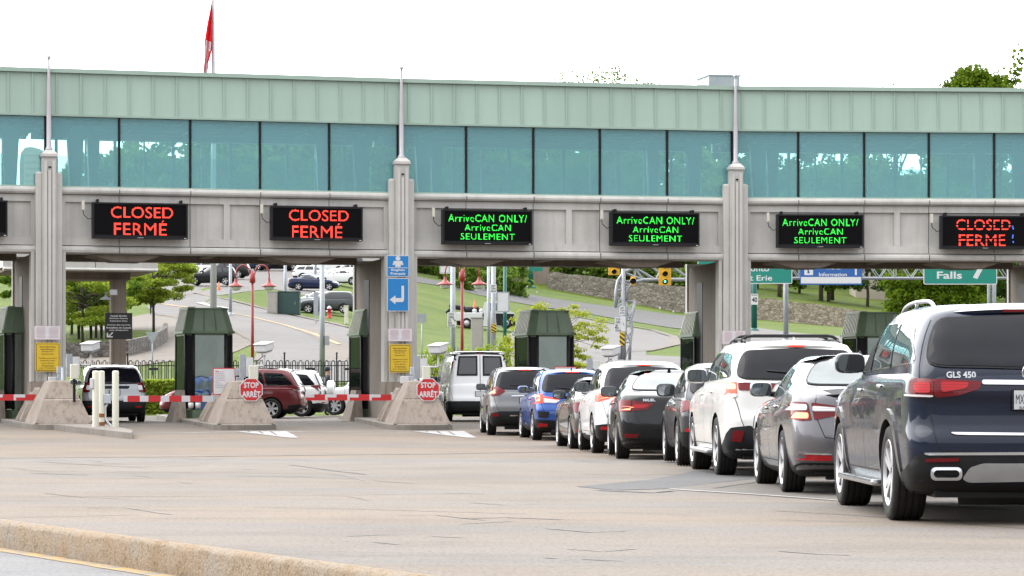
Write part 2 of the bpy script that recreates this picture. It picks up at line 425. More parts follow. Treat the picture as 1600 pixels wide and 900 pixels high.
class Car:
    def __init__(s, sp, paintmat, lit=False):
        s.sp = sp; L = sp['L']; W = sp['W']; s.L, s.W = L, W; s.paint = PAINT[paintmat]
        dk = pchip(*zip(*[(y if y >= 0 else L+y, z) for y, z in sp['deck']]))
        zb, zt = sp['low'][0][0], sp['low'][-1][0]; ub = sp.get('under', .09)
        def warp(y, z):
            e = 0
            if y < sp['ro']-.45: e = (sp['ro']-.45-y)*ub*1.3
            q = (z-zb)/(zt-zb); top = dk(y)
            return zb+q*(top-zb)+e*max(0, 1-q*4)
        lo = [(z, r, f, w*W, ra, rb, fa, fb) for z, r, f, w, ra, rb, fa, fb in sp['low']]
        s.lv, s.lf = loft(lo, L, 30, warp, sp.get('lcap', [(.012, .94), (.018, .8), (.022, .5), (.022, .1)]), sp.get('br', .07), sp.get('bf', .22), sp.get('sb', .05))
        rp = pchip(*zip(*[(y if y >= 0 else L+y, z) for y, z in sp['roofline']]))
        c0, c1 = sp['cab'][0][0], sp['cab'][-1][0]
        def warp2(y, z):
            q = (z-c0)/(c1-c0); return c0+q*(rp(y)-c0)
        cb = [(z, r, f, w*W, ra, rb, fa, fb) for z, r, f, w, ra, rb, fa, fb in sp['cab']]
        s.cv, s.cf = loft(cb, L, 26, warp2, [(.012, .96), (.024, .85), (.032, .6), (.036, .3), (.036, .05)], sp.get('cbr', .05), sp.get('cbf', .25), sp.get('csb', .04))
        n = len(s.lv)
        s.bvh = BVHTree.FromPolygons(s.lv+s.cv, s.lf+[tuple(k+n for k in f) for f in s.cf])
        s.bl = BVHTree.FromPolygons(s.lv, s.lf)
        s.root = None
    # projections --------------------------------------------------
    def ray(s, kind, u, z, sd=1):
        u += .00037; z += .00023
        if kind == 'S': o, d = V(sd*4, u, z), V(-sd, 0, 0)
        elif kind == 'R': o, d = V(u, -4, z), V(0, 1, 0)
        elif kind == 'F': o, d = V(u, s.L+4, z), V(0, -1, 0)
        elif kind == 'T': o, d = V(u, z, 4), V(0, 0, -1)
        elif kind == 'W':      # wrapped round the tail; u is an angle
            c = V(0, s.W*1.05, z); d = V(-sin(u), -cos(u), 0); o, d = c+d*5, -d
        elif kind == 'N':      # wrapped round the nose
            c = V(0, s.L-s.W*1.15, z); d = V(-sin(u), cos(u), 0); o, d = c+d*5, -d
        h = s.bvh.ray_cast(o, d)
        if h[0] is None: return None
        nn = h[1] if h[1].dot(d) < 0 else -h[1]
        return h[0], nn
    def wrap(s, pts, nose=False):
        """('r',x,z) points seen on the tail, ('s',y,z) points seen on the flank (left side, x<0)"""
        out = []
        for k, a, z in pts:
            if nose: out.append((atan2(abs(a), s.W*1.15) if k == 'r' else atan2(s.W, s.W*1.15-a), z))
            elif k == 'r':
                h = s.ray('R', a, z); y = h[0].y if h and h[0].y < s.W*.9 else .06; out.append((atan2(-a, s.W*1.05-y), z))
            else:
                h = s.ray('S', a, z, -1); out.append((atan2(-h[0].x if h else s.W, s.W*1.05-a), z))
        return out
    def patch(s, mb, kind, poly, mat, off=.005, sd=1, step=.07, skirt=.012, flip=False):
        """a panel laid on the body: outline -> triangles -> pressed on the surface"""
        if flip: poly = [(-a, b) for a, b in poly]
        vs, fs, ed = triangulate(poly, step if kind not in 'WN' else step)
        P = []; ok = []
        for v in vs:
            h = s.ray(kind, v[0], v[1], sd)
            ok.append(h is not None); P.append(h[0]+h[1]*off if h else V(0, 0, 0))
            
        base = [h for h in P]
        F2 = [f for f in fs if all(ok[k] for k in f)]
        if not F2: return
        ctr = V(0, s.L/2, .8); F3 = []
        for f in F2:
            a, b, c = (P[k] for k in f[:3]); nrm = (b-a).cross(c-a)
            F3.append(f if nrm.dot((a+b+c)/3-ctr) > 0 else f[::-1])
        cnt = {}
        for f in F3:
            for a, b in zip(f, f[1:]+f[:1]): cnt[(a, b)] = cnt.get((a, b), 0)+1
        rim = [(a, b) for (a, b) in cnt if (b, a) not in cnt]
        vv = list(P); remap = {}
        for a, b in rim:
            for k in (a, b):
                if k not in remap:
                    v = vs[k]; h = s.ray(kind, v[0], v[1], sd); remap[k] = len(vv); vv.append(h[0]-h[1]*skirt)
        mb.add(vv, F3, mat, True)
        if skirt is not None: mb.add(vv, [(b, a, remap[a], remap[b]) for a, b in rim], mat, False)
    def strip(s, mb, kind, line, mat, w=.012, off=.003, sd=1, step=.05, closed=False, flip=False):
        if flip: line = [(-a, b) for a, b in line]
        pts = []
        seg = list(zip(line, line[1:]))+([(line[-1], line[0])] if closed else [])
        for a, b in seg:
            k = max(1, int(math.hypot(a[0]-b[0], a[1]-b[1])/step))
            pts += [(a[0]+(b[0]-a[0])*i/k, a[1]+(b[1]-a[1])*i/k) for i in range(k)]
        pts.append(line[0] if closed else line[-1])
        C = [s.ray(kind, p[0], p[1], sd) for p in pts]
        vs = []; good = []
        for i, c in enumerate(C):
            good.append(c is not None)
            if c is None: vs += [V(0, 0, 0)]*2; continue
            pa = next((C[j] for j in (i+1, i) if j < len(C) and C[j]), c); pb = next((C[j] for j in (i-1, i) if j >= 0 and C[j]), c)
            t = pa[0]-pb[0]
            if t.length < 1e-6: t = V(0, 0, 1)
            q = c[1].cross(t).normalized()*w/2
            vs += [c[0]+c[1]*off-q, c[0]+c[1]*off+q]
        fs = [(2*i, 2*i+2, 2*i+3, 2*i+1) for i in range(len(pts)-1) if good[i] and good[i+1] and (vs[2*i]-vs[2*i+2]).length < .4]
        mb.add(vs, fs, mat, False)
    def part(s, name, mb, parent=None, label=None):
        if not mb.v: return None
        return mb.build(name, parent or s.root, off=(0, s.sp['ro'], 0), label=label)

def car(name, sp, paintmat, label, cat, group, lit=False, far=False, tail_only=False):
    s = Car(sp, paintmat, lit); L, W, ro = s.L, s.W, sp['ro']; wb = sp['wb']; R = sp.get('R', .35)
    s.root = thing(name, label, cat, group=group)
    roof = sp['cab'][-1][0]; belt = sp['belt']
    # ---- body with wheel wells cut out
    lb = MB(); lb.add(s.lv, s.lf, s.paint, True); zsill = sp.get('sill', .36)
    pl = lb.mi('plastic')
    for i, f in enumerate(lb.f):
        zc = sum(lb.v[k].z for k in f)/len(f)
        if zc < zsill: lb.m[i] = pl
    lo = lb.build('body', None)
    cut = MB(); wy = [ro, ro+wb]
    for y in wy:
        for sd in (-1, 1):
            t = Matrix.Translation(V(sd*(W-.16), y, R))
            cut.lathe([(.001, -.20), (R+.055, -.20), (R+.055, .3), (.001, .3)], 'black', 30, t, 'X', False) if sd > 0 else cut.lathe([(.001, -.3), (R+.055, -.3), (R+.055, .20), (.001, .20)], 'black', 30, t, 'X', False)
    co = cut.build('wheel_well', None)
    bmx = bmesh.new(); bmx.from_mesh(co.data); bmesh.ops.remove_doubles(bmx, verts=bmx.verts, dist=.0005); bmesh.ops.recalc_face_normals(bmx, faces=bmx.faces); bmx.to_mesh(co.data); bmx.free()
    md = lo.modifiers.new('cut', 'BOOLEAN'); md.object = co; md.solver = 'EXACT'; md.operation = 'DIFFERENCE'
    try: md.material_mode = 'TRANSFER'
    except Exception: pass
    dg = bpy.context.evaluated_depsgraph_get(); dg.update(); ev = lo.evaluated_get(dg); me = bpy.data.meshes.new_from_object(ev)
    body = MB()
    mats = [m for m in me.materials]
    groups = {}
    for p in me.polygons: groups.setdefault(p.material_index, []).append(list(p.vertices))
    pv = [v.co.copy() for v in me.vertices]
    for gi, fl in groups.items():
        mt = mats[gi] if gi < len(mats) and mats[gi] else M['black']
        body.add(pv, fl, mt, mt.name != 'matt_black')
    for o in (lo, co):
        d = o.data; bpy.data.objects.remove(o); bpy.data.meshes.remove(d)
    bpy.data.meshes.remove(me)
    body.add(s.cv, s.cf, s.paint, True)
    # ---- seams pressed into the body
    if not far:
        for sd in (-1, 1):
            for ln in sp['seams']: s.strip(body, 'S', [(a, b) for a, b in ln], 'black', .009, .0025, sd)
        for ln in sp.get('rseams', []):
            w_ = s.wrap(ln)
            s.strip(body, 'W', w_, 'black', .009, .003, step=.04); s.strip(body, 'W', w_, 'black', .009, .003, step=.04, flip=True)
    for fn in sp.get('bodyfx', []): fn(s, body)
    bo = s.part('body', body); bo.data.set_sharp_from_angle(angle=radians(38))
    # ---- glass
    gs = sp.get('glass', 'cg')
    for q, poly in enumerate(sp['win']):
        pp = soften(poly, .05)
        for sd in (-1, 1):
            if not far:
                fr = MB(); s.strip(fr, 'S', pp, sp.get('winfr', 'black'), .028, .004, sd, closed=True)
            m = MB(); s.patch(m, 'S', pp, sp.get('winmat', {}).get((q, sd), gs), .007, sd, .055)
            w = s.part('side_window', m)
            if not far and w: s.part('window_trim', fr, w)
    rw = sp['rwin']; rk = 'R' if sp.get('sedan') else 'W'
    if rw:
        pw = [(x, z) for _, x, z in rw] if rk == 'R' else s.wrap(rw)
        full = soften(pw+[(-a, b) for a, b in pw[::-1]], .06)
        m = MB(); s.patch(m, rk, full, sp.get('rglass', 'cgd'), .014, step=.05, skirt=.02); rwo = s.part('rear_window', m)
    if rw and not far:
        fr = MB(); s.strip(fr, rk, full, sp.get('rwinfr', 'black'), .035, .010, closed=True); s.part('window_trim', fr, rwo)
        if sp.get('wiper', True) and not sp.get('sedan'):
            p = [s.ray('R', x, rw[0][2]+.05+dz) for x, dz in ((0, .0), (-.18, .03), (-.40, .05))]
            p = [h[0]+h[1]*.025 for h in p if h]
            if len(p) > 1:
                b = MB(); b.tube(p, .009, 'black', 6); b.ball(p[0], .028, 'black', 6); s.part('wiper', b)
    wsn = [(x, z) for _, x, z in sp['fwin']]; full = soften(wsn+[(-a, b) for a, b in wsn[::-1]], .06)
    m = MB(); s.patch(m, 'F', full, 'cgl', .006, step=.09); s.part('windscreen', m)
    # ---- lamps, bumpers and other panels
    for pn, ps in sp['panels']:
        for flip in (False, True):
            sub = None
            for (pts, mat, off) in ps:
                m = MB(); nose = pts[0][0] == 'nose'; pp = pts[1:] if nose else pts
                s.patch(m, 'N' if nose else 'W', soften(s.wrap(pp, nose), .02), (mat if lit or mat not in ('tail_on', 'tail_hot') else 'tail'), off, step=.05, flip=flip)
                o = s.part(pn if sub is None else ('lens' if 'light' in pn else 'trim'), m, sub)
                sub = sub or o
    for pn, pts, mat, off in sp['centre']:
        nose = pts[0][0] == 'nose'; pp = s.wrap(pts[1:] if nose else pts, nose)
        m = MB(); s.patch(m, 'N' if nose else 'W', soften(pp+[(-a, b) for a, b in pp[::-1]], .02), (mat if lit or mat not in ('tail_on', 'tail_hot') else 'tail'), off, step=.07); s.part(pn, m)
    if sp.get('arch'):
        for y in wy:
            for sd in (-1, 1):
                m = MB(); Ra, Rb = R+.05, R+.05+sp['arch']
                a0 = math.asin(max(-1, min(1, (.22-R)/Rb)))
                pin = [(y+Ra*cos(a0+(pi-2*a0)*k/18), R+Ra*sin(a0+(pi-2*a0)*k/18)) for k in range(19)]
                pout = [(y+Rb*cos(a0+(pi-2*a0)*k/18), R+Rb*sin(a0+(pi-2*a0)*k/18)) for k in range(19)]
                s.patch(m, 'S', pin+pout[::-1], sp.get('archmat', 'plastic'), .014, sd, .07, .02); s.part('wheel_arch', m)
    if sp.get('step'):
        for sd in (-1, 1):
            b = MB(); b.box((sd*(W-.03), ro+wb/2, .30), (.17, wb-2*R-.12, .055), sp['step'], bev=.02); s.part('running_board', b)
    # ---- number plate
    if sp.get('plate'):
        z, w = sp['plate']; h = s.ray('R', 0, z)
        y = h[0].y-.02; b = MB(); b.box((0, y, z), (.34, .016, .17), 'black', bev=.006); b.box((0, y-.01, z), (.305, .006, .15), 'plate')
        if w: text(b, w, Matrix.Translation((0, y-.014, z)), 0, 0, .26, .085, 'sheet_k')
        s.part('number_plate', b)
    # ---- handles
    if not far:
        for hy, hz in sp['handles']:
            for sd in (-1, 1):
                h = s.ray('S', hy, hz, sd)
                if h: b = MB(); b.ball(h[0]+h[1]*.012, 1, sp.get('handlemat', s.paint), 8, sc=(.02, .105, .018)); s.part('door_handle', b)
    # ---- mirrors
    my, mz = sp['mirror']
    for sd in (-1, 1):
        hx = s.ray('S', my, mz-.03, sd); x0 = abs(hx[0].x) if hx else W*.9
        b = MB(); c = V(sd*(x0+.19), my-.02, mz+.04); k = sp.get('mirs', 1)
        prof = [(0.001, -.10), (.7, -.092), (.95, -.06), (1.0, 0), (.95, .06), (.72, .10), (.3, .125), (.001, .13)]
        vs = []; n = 20
        for r, h in prof:
            for q in range(n):
                a = 2*pi*q/n; e = .55
                vs.append(c+V(r*.125*k*math.copysign(abs(cos(a))**e, cos(a)), h, r*.085*k*math.copysign(abs(sin(a))**e, sin(a))))
        fs = [(i*n+q, i*n+(q+1) % n, (i+1)*n+(q+1) % n, (i+1)*n+q) for i in range(len(prof)-1) for q in range(n)]
        b.add(vs, fs, sp.get('mirmat') or s.paint, True); b.tube([V(sd*(x0-.03), my+.02, mz-.02), c+V(-sd*.07, .02, -.05)], [.035, .03], 'black', 8)
        mo = s.part('wing_mirror', b)
        if not far:
            g = MB(); g.add([c+V(.108*k*math.copysign(abs(cos(2*pi*q/24))**.55, cos(2*pi*q/24)), -.104, .071*k*math.copysign(abs(sin(2*pi*q/24))**.55, sin(2*pi*q/24))) for q in range(24)], [tuple(range(24))], 'mirror')
            s.part('mirror_glass', g, mo)
    # ---- roof rails, crossbars, aerial, spoiler
    if sp.get('rails'):
        ya, yb, xr, mt, hh = sp['rails']
        for sd in (-1, 1):
            p = []
            for i in range(15):
                t = i/14; y = ya+(yb-ya)*t; h = s.ray('T', sd*xr, y)
                p.append(V(sd*xr, y, h[0].z-.01+hh*min(1, 6*t, 6*(1-t))**.6))
            b = MB(); b.tube(p, .017, mt, 8)
            for t in (.5,):
                y = ya+(yb-ya)*t; h = s.ray('T', sd*xr, y); b.tube([V(sd*xr, y, h[0].z-.02), V(sd*xr, y, h[0].z+hh)], .014, mt, 6)
            s.part('roof_rail', b)
    for yc in sp.get('bars', []):
        xr = sp['rails'][2]; h = s.ray('T', xr, yc); z = h[0].z+sp['barh']
        p = [V(-xr-.02, yc, h[0].z+.0), V(-xr-.01, yc, z-.05), V(-xr+.05, yc, z-.012), V(-xr+.13, yc, z)]
        p = p+[V(-q.x, q.y, q.z) for q in p[::-1]]
        b = MB(); b.tube(p, .021, 'plastic', 8); s.part('roof_crossbar', b)
    if sp.get('aerial'):
        ya, mt = sp['aerial']; h = s.ray('T', 0, ya); b = MB(); z = h[0].z
        b.hexa([V(-.03, ya-.06, z-.01), V(.03, ya-.06, z-.01), V(.02, ya+.09, z-.01), V(-.02, ya+.09, z-.01), V(-.006, ya-.06, z+.06), V(.006, ya-.06, z+.06), V(.004, ya-.02, z+.055), V(-.004, ya-.02, z+.055)], PAINT.get(mt, M['plastic'])); s.part('shark_fin_aerial', b)
    if sp.get('spoiler'):
        ys, z0, ww, dep, mt = sp['spoiler']; b = MB(); mt = s.paint if mt is None else mt
        pts = []
        for i in range(17):
            x = -ww+2*ww*i/16; t = abs(x/ww); pts.append((x, ys+.10*t**4, z0-.03*t**2))
        vs = []
        for x, y, z in pts: vs += [V(x, y, z), V(x, y+dep, z+.055), V(x, y+dep, z-.01), V(x, y+.01, z-.028)]
        fs = [(4*i+a, 4*i+(a+1) % 4, 4*i+4+(a+1) % 4, 4*i+4+a) for i in range(16) for a in range(4)]+[(0, 3, 2, 1), (64, 65, 66, 67)]
        b.add(vs, fs, mt, False); so = s.part('rear_spoiler', b)
        if sp.get('hibrake'):
            g = MB(); g.box((0, ys-.004, z0-.012), (sp['hibrake'], .014, .022), 'tail_on' if lit else 'tail'); s.part('high_brake_light', g)
    elif sp.get('hibrake_in'):
        z0, ww = sp['hibrake_in']; g = MB(); h = s.ray('R', 0, z0)
        s.patch(g, 'R', [(-ww, z0-.014), (ww, z0-.014), (ww, z0+.014), (-ww, z0+.014)], 'tail_on' if lit else 'tail', .014, step=.1); s.part('high_brake_light', g)
    for fn in sp.get('extra', []): fn(s)
    # ---- underbody and exhaust
    b = MB(); b.box((0, L/2, .30), (2*W-.55, L-.5, .16), 'plastic'); b.box((0, ro, R), (2*W-.45, .12, .12), 'plastic')
    b.tube([V(-.5, ro-.55, .26), V(.5, ro-.55, .26)], .11, 'alu_dk', 10); s.part('underbody', b)
    # ---- wheels
    tw = sp.get('tw', .225); spk = sp.get('spokes', 5); rr = R*sp.get('rimr', .70)
    tyre = MB()
    g = .012; hw = tw/2
    prof = [(rr*.96, -hw*.86), (rr+.01, -hw*.92), (R-.055, -hw), (R-.02, -hw*.93), (R-.004, -hw*.80)]
    for k in range(4):
        c = -hw*.6+k*hw*.4; prof += [(R, c-g), (R-.011, c-g*.7), (R-.011, c+g*.7), (R, c+g)]
    prof += [(R-.004, hw*.80), (R-.02, hw*.93), (R-.055, hw), (rr+.01, hw*.92), (rr*.96, hw*.86)]
    tyre.lathe(prof, 'tyre', 44, None, 'X')
    rim = MB(); rm = sp.get('rim', 'alu')
    rim.lathe([(rr*.96, -hw*.8), (rr*.9, -hw*.6), (rr*.9, hw*.5), (rr*.93, hw*.74)], 'alu_dk', 40, None, 'X')
    rim.lathe([(rr*.93, hw*.74), (rr*.97, hw*.84), (rr*1.0, hw*.9), (rr*.985, hw*.94), (rr*.94, hw*.80)], rm, 40, None, 'X')
    rim.lathe([(.001, hw*.64), (.045, hw*.66), (.07, hw*.58), (.075, hw*.3)], rm, 16, None, 'X')
    for k in range(spk):
        base = 2*pi*k/spk
        for da in sp.get('dbl', (-.16, .16)):
            a0, a1 = base+da*.9, base+da*sp.get('splay', 1.0)
            w0, w1 = .026+.006*(5/spk), (.024 if len(sp.get('dbl', (1, 2))) > 1 else .052)*(5/spk)**.5
            e0, e1 = V(0, cos(a0), sin(a0)), V(0, cos(a1), sin(a1)); q0, q1 = V(0, -sin(a0), cos(a0)), V(0, -sin(a1), cos(a1))
            p = [e0*.05, e1*rr*.95]
            vs = [p[0]-q0*w0+V(hw*.35, 0, 0), p[0]+q0*w0+V(hw*.35, 0, 0), p[1]+q1*w1+V(hw*.4, 0, 0), p[1]-q1*w1+V(hw*.4, 0, 0),
                  p[0]-q0*w0+V(hw*.74, 0, 0), p[0]+q0*w0+V(hw*.74, 0, 0), p[1]+q1*w1+V(hw*.86, 0, 0), p[1]-q1*w1+V(hw*.86, 0, 0)]
            rim.hexa(vs, rm)
    hub = MB(); hub.lathe([(.001, hw*.1), (rr*.62, hw*.1), (rr*.62, -hw*.2), (.001, -hw*.2)], 'alu_dk', 28, None, 'X', False)
    hub.lathe([(rr*.62, -hw*.3), (rr*.91, -hw*.3), (rr*.91, -hw*.35)], 'black', 28, None, 'X', False)
    base = None
    for y in wy:
        for sd in (-1, 1):
            if base is None:
                h = hub.build('wheel', s.root); tt = tyre.build('tyre', h, auto=50); r_ = rim.build('rim', h, auto=35); base = (h, tt, r_)
            else:
                h = base[0].copy(); COL.objects.link(h); h.parent = s.root
                for c in base[1:]: c2 = c.copy(); COL.objects.link(c2); c2.parent = h
            h.location = (sd*(W-hw-.012), y-ro, R); h.rotation_euler = (random.uniform(0, 1) if False else 0, 0, 0 if sd > 0 else pi)
    return s

def place(s, x, y, z, deg):
    s.root.location = (x, y, z); s.root.rotation_euler = (0, 0, radians(deg)); return s.root

# ---- body shapes -------------------------------------------------------
def suv(L=4.65, W=.92, H=1.68, wb=2.7, ro=.98, belt=1.06, R=.355, lean=.34, hood=1.02, nose=.84, wsb=1.30, wst=2.05, cabw=.93, roofw=.72, rx=.30, tall=0, **kw):
    rf = H-.035
    sp = dict(L=L, W=W, wb=wb, ro=ro, belt=belt, R=R, H=H)
    sp['low'] = [(.21, .30, .42, .84, .3, .3, .5, .5), (.27, .11, .16, .93, .3, .26, .5, .5), (.40, .03, .04, .978, rx, .25, .55, .5), (.55, .0, .0, .995, rx, .25, .55, .5),
                 (.70, .0, .01, 1.0, rx, .25, .55, .5), (.84, .035, .05, 1.0, rx, .26, .55, .5), (belt-.10, .06, .12, .99, rx, .28, .55, .5), (belt-.03, .085, .2, .972, rx, .3, .55, .5), (belt, .11, .27, .945, rx, .3, .55, .5)]
    sp['deck'] = [(0, belt), (L*.4, belt), (-wsb-.1, hood+.02), (-wsb+.35, hood-.02), (-.5, hood-.09), (-.12, nose), (-.001, nose-.05)]
    bh = rf-belt
    sp['cab'] = [(belt-.12, .085, wsb-.28, cabw+.022, .22, .26, .5, .5), (belt, .10, wsb, cabw, .22, .26, .5, .55), (belt+bh*.35, .10+lean*.28, wsb+(wst-wsb)*.38, cabw-.035, .22, .28, .5, .6),
                 (belt+bh*.7, .10+lean*.62, wsb+(wst-wsb)*.75, cabw-.105, .2, .3, .5, .7), (belt+bh*.9, .10+lean*.85, wst-.02, cabw-.17, .2, .32, .5, .8), (rf-.02, .12+lean*.93, wst+.12, roofw+.01, .22, .35, .5, .8), (rf, .14+lean, wst+.25, roofw-.05, .25, .36, .5, .8)]
    sp['roofline'] = [(0, rf-.05), (lean+.3, rf-.015), (L*.42, rf), (-wst-.4, rf-.01), (-wst, rf-.03)]
    b0, b1 = belt+.035, rf-.125
    yB = L*.47; yC = ro+.10; sl = .10
    yr = .32; yf = L-wsb-.12
    def frontx(z): return yf-(wst-wsb)*.92*(z-b0)/(b1-b0)-.03
    def rearx(z): return yr+lean*.75*(z-b0)/(b1-b0)
    g = .045
    sp['win'] = [[(frontx(b0), b0), (yB+g, b0+.012), (yB-.02+g, b1), (frontx(b1), b1-.02)],
                 [(yB-g, b0+.014), (yC+.10+g, b0+.03), (yC+.22+g, b1), (yB-.02-g, b1)],
                 [(yC+.10-g, b0+.034), (rearx(b0)+.02, b0+.06), (rearx(b1)+.10, b1-.045), (yC+.22-g, b1-.005)]]
    sp['rwin'] = [('r', 0, belt+.045), ('r', -W*.72, belt+.06), ('r', -W*.79, belt+.10), ('r', -W*.755, belt+.25), ('r', -W*.665, rf-.12), ('r', 0, rf-.09)]
    sp['fwin'] = [('r', 0, hood+.04), ('r', W*.80, hood+.06), ('r', W*.68, rf-.15), ('r', 0, rf-.10)]
    sp['seams'] = [[(yB, belt-.01), (yB, .5), (yB+.02, .40)], [(frontx(b0)+.02, belt-.02), (frontx(b0)+.05, .75), (frontx(b0)-.0, .42)], [(yC+.12, belt-.02), (yC+.16, .85), (ro+R+.12, .6), (ro+R+.14, .42)], [(ro+R+.14, .40), (frontx(b0), .40)]]
    sp['rseams'] = [[('r', -W*.72, rf-.12), ('r', -W*.845, belt+.1), ('r', -W*.82, belt-.25), ('r', -W*.72, .60), ('r', -.3, .57), ('r', 0, .57)]]
    sp['handles'] = [(yB+.22, belt-.13), (yC+.34, belt-.10)]
    sp['mirror'] = (L-wsb-.33, belt+.075); sp['sill'] = .34; sp['plate'] = (.86, None)
    sp['panels'] = [('tail_light', [([('r', -.50, belt-.05), ('r', -W*.95, belt-.03), ('s', .30, belt-.03), ('s', .22, belt-.19), ('r', -W*.95, belt-.21), ('r', -.60, belt-.15)], 'tail', .012)]),
                    ('headlight', [([('nose',), ('r', .45, nose-.05), ('r', .86, nose-.03), ('s', .55, nose+.03), ('s', .40, nose-.12), ('r', .80, nose-.17), ('r', .5, nose-.16)], 'lens', .010)]),
                    ('rear_reflector', [([('r', -.52, .50), ('r', -.78, .50), ('r', -.78, .545), ('r', -.52, .545)], 'reflector', .012)])]
    sp['centre'] = [('rear_bumper', [('r', 0, .28), ('r', -.8, .30), ('s', .50, .30), ('s', .50, .46), ('r', -.86, .50), ('r', -.4, .46), ('r', 0, .46)], 'plastic', .010),
                    ('grille', [('nose',), ('r', 0, .50), ('r', .42, .50), ('r', .46, nose-.1), ('r', 0, nose-.08)], 'black', .01)]
    sp['hibrake'] = .24; sp['spoiler'] = (.11+lean*.80, rf-.035, W*.62, .22, None)
    sp.update(kw); return sp

def sedan(L=4.88, W=.925, H=1.465, wb=2.775, ro=1.08, belt=.98, R=.33, hood=.92, nose=.74, rb=.62, rt=1.55, wsb=1.42, wst=2.35, deck=1.0, cabw=.90, roofw=.66, rx=.42, **kw):
    rf = H-.03
    sp = dict(L=L, W=W, wb=wb, ro=ro, belt=belt, R=R, H=H, sedan=True)
    sp['low'] = [(.18, .32, .42, .84, .3, .3, .5, .5), (.24, .11, .15, .93, rx, .3, .6, .5), (.38, .02, .03, .978, rx, .3, .6, .5), (.55, .0, .0, .995, rx, .3, .6, .5),
                 (.68, .02, .02, 1.0, rx, .3, .6, .5), (.80, .045, .06, .998, rx, .32, .6, .5), (belt-.08, .06, .12, .985, rx, .34, .6, .5), (belt-.025, .075, .2, .965, rx, .36, .6, .5), (belt, .10, .28, .935, rx, .38, .6, .5)]
    sp['deck'] = [(0, deck-.012), (.25, deck+.028), (rb+.15, deck+.065), (1.6, belt+.03), (L*.55, belt-.01), (-wsb-.1, hood+.03), (-wsb+.4, hood), (-.5, hood-.09), (-.10, nose), (-.001, nose-.05)]
    bh = rf-belt
    sp['cab'] = [(belt-.08, rb-.16, wsb-.35, cabw+.02, .35, .5, .5, .5), (belt+.01, rb, wsb, cabw, .3, .45, .5, .6), (belt+bh*.35, rb+(rt-rb)*.36, wsb+(wst-wsb)*.38, cabw-.045, .25, .45, .5, .7),
                 (belt+bh*.7, rb+(rt-rb)*.72, wsb+(wst-wsb)*.75, cabw-.13, .2, .4, .5, .8), (belt+bh*.9, rt-.06, wst-.02, cabw-.20, .2, .4, .5, .8), (rf-.02, rt+.03, wst+.12, roofw, .22, .4, .5, .8), (rf, rt+.15, wst+.25, roofw-.06, .25, .4, .5, .8)]
    sp['roofline'] = [(0, rf-.06), (rt, rf-.025), (L*.5, rf), (-wst-.2, rf-.02), (-wst+.2, rf-.04)]
    b0, b1 = belt+.03, rf-.11; yB = L*.485; yf = L-wsb-.10; g = .035
    def frontx(z): return yf-(wst-wsb)*.95*(z-b0)/(b1-b0)-.03
    sp['win'] = [[(frontx(b0), b0), (yB+g, b0+.01), (yB-.03+g, b1), (frontx(b1), b1-.02)], [(yB-g, b0+.012), (ro+.36, b0+.02), (ro+.52, b0+.14), (rt+.12, b1-.03), (yB-.03-g, b1)],
                 [(ro+.31, b0+.022), (rb+.50, b0+.05), (rb+.78, b0+.19), (ro+.47, b0+.165)]]
    sp['rwin'] = [('r', 0, deck+.10), ('r', -W*.62, deck+.105), ('r', -W*.70, deck+.125), ('r', -W*.60, rf-.14), ('r', -W*.50, rf-.07), ('r', 0, rf-.05)]
    sp['fwin'] = [('r', 0, hood+.05), ('r', W*.78, hood+.07), ('r', W*.64, rf-.12), ('r', 0, rf-.07)]
    sp['seams'] = [[(yB, belt-.01), (yB+.01, .45), (yB+.03, .33)], [(frontx(b0)+.02, belt-.02), (frontx(b0)+.06, .70), (frontx(b0)+.0, .34)], [(ro+.30, belt-.0), (ro+.28, .85), (ro+R+.14, .58), (ro+R+.16, .34)], [(ro+R+.16, .33), (frontx(b0), .33)]]
    sp['rseams'] = [[('r', -W*.70, deck-.01), ('r', -W*.72, deck-.2), ('r', -W*.62, .60), ('r', -.3, .57), ('r', 0, .57)]]
    sp['handles'] = [(yB+.22, belt-.10), (ro+.55, belt-.08)]
    sp['mirror'] = (L-wsb-.42, belt+.07); sp['sill'] = .26; sp['plate'] = (.72, None); sp['br'] = .12
    sp['panels'] = [('tail_light', [([('r', -.46, deck-.07), ('r', -W*.92, deck-.06), ('s', .36, deck-.07), ('s', .28, deck-.22), ('r', -W*.92, deck-.27), ('r', -.52, deck-.21)], 'tail', .012)]),
                    ('headlight', [([('nose',), ('r', .42, nose-.04), ('r', .86, nose-.02), ('s', .62, nose+.05), ('s', .5, nose-.08), ('r', .80, nose-.13), ('r', .46, nose-.12)], 'lens', .010)]),
                    ('rear_reflector', [([('r', -.50, .36), ('r', -.80, .37), ('r', -.80, .41), ('r', -.50, .40)], 'reflector', .012)])]
    sp['centre'] = [('rear_bumper', [('r', 0, .25), ('r', -.7, .26), ('s', .50, .24), ('s', .50, .29), ('r', -.8, .34), ('r', -.3, .33), ('r', 0, .33)], 'plastic', .008),
                    ('grille', [('nose',), ('r', 0, .34), ('r', .40, .34), ('r', .40, nose-.08), ('r', 0, nose-.07)], 'black', .01)]
    sp.update(kw); return sp
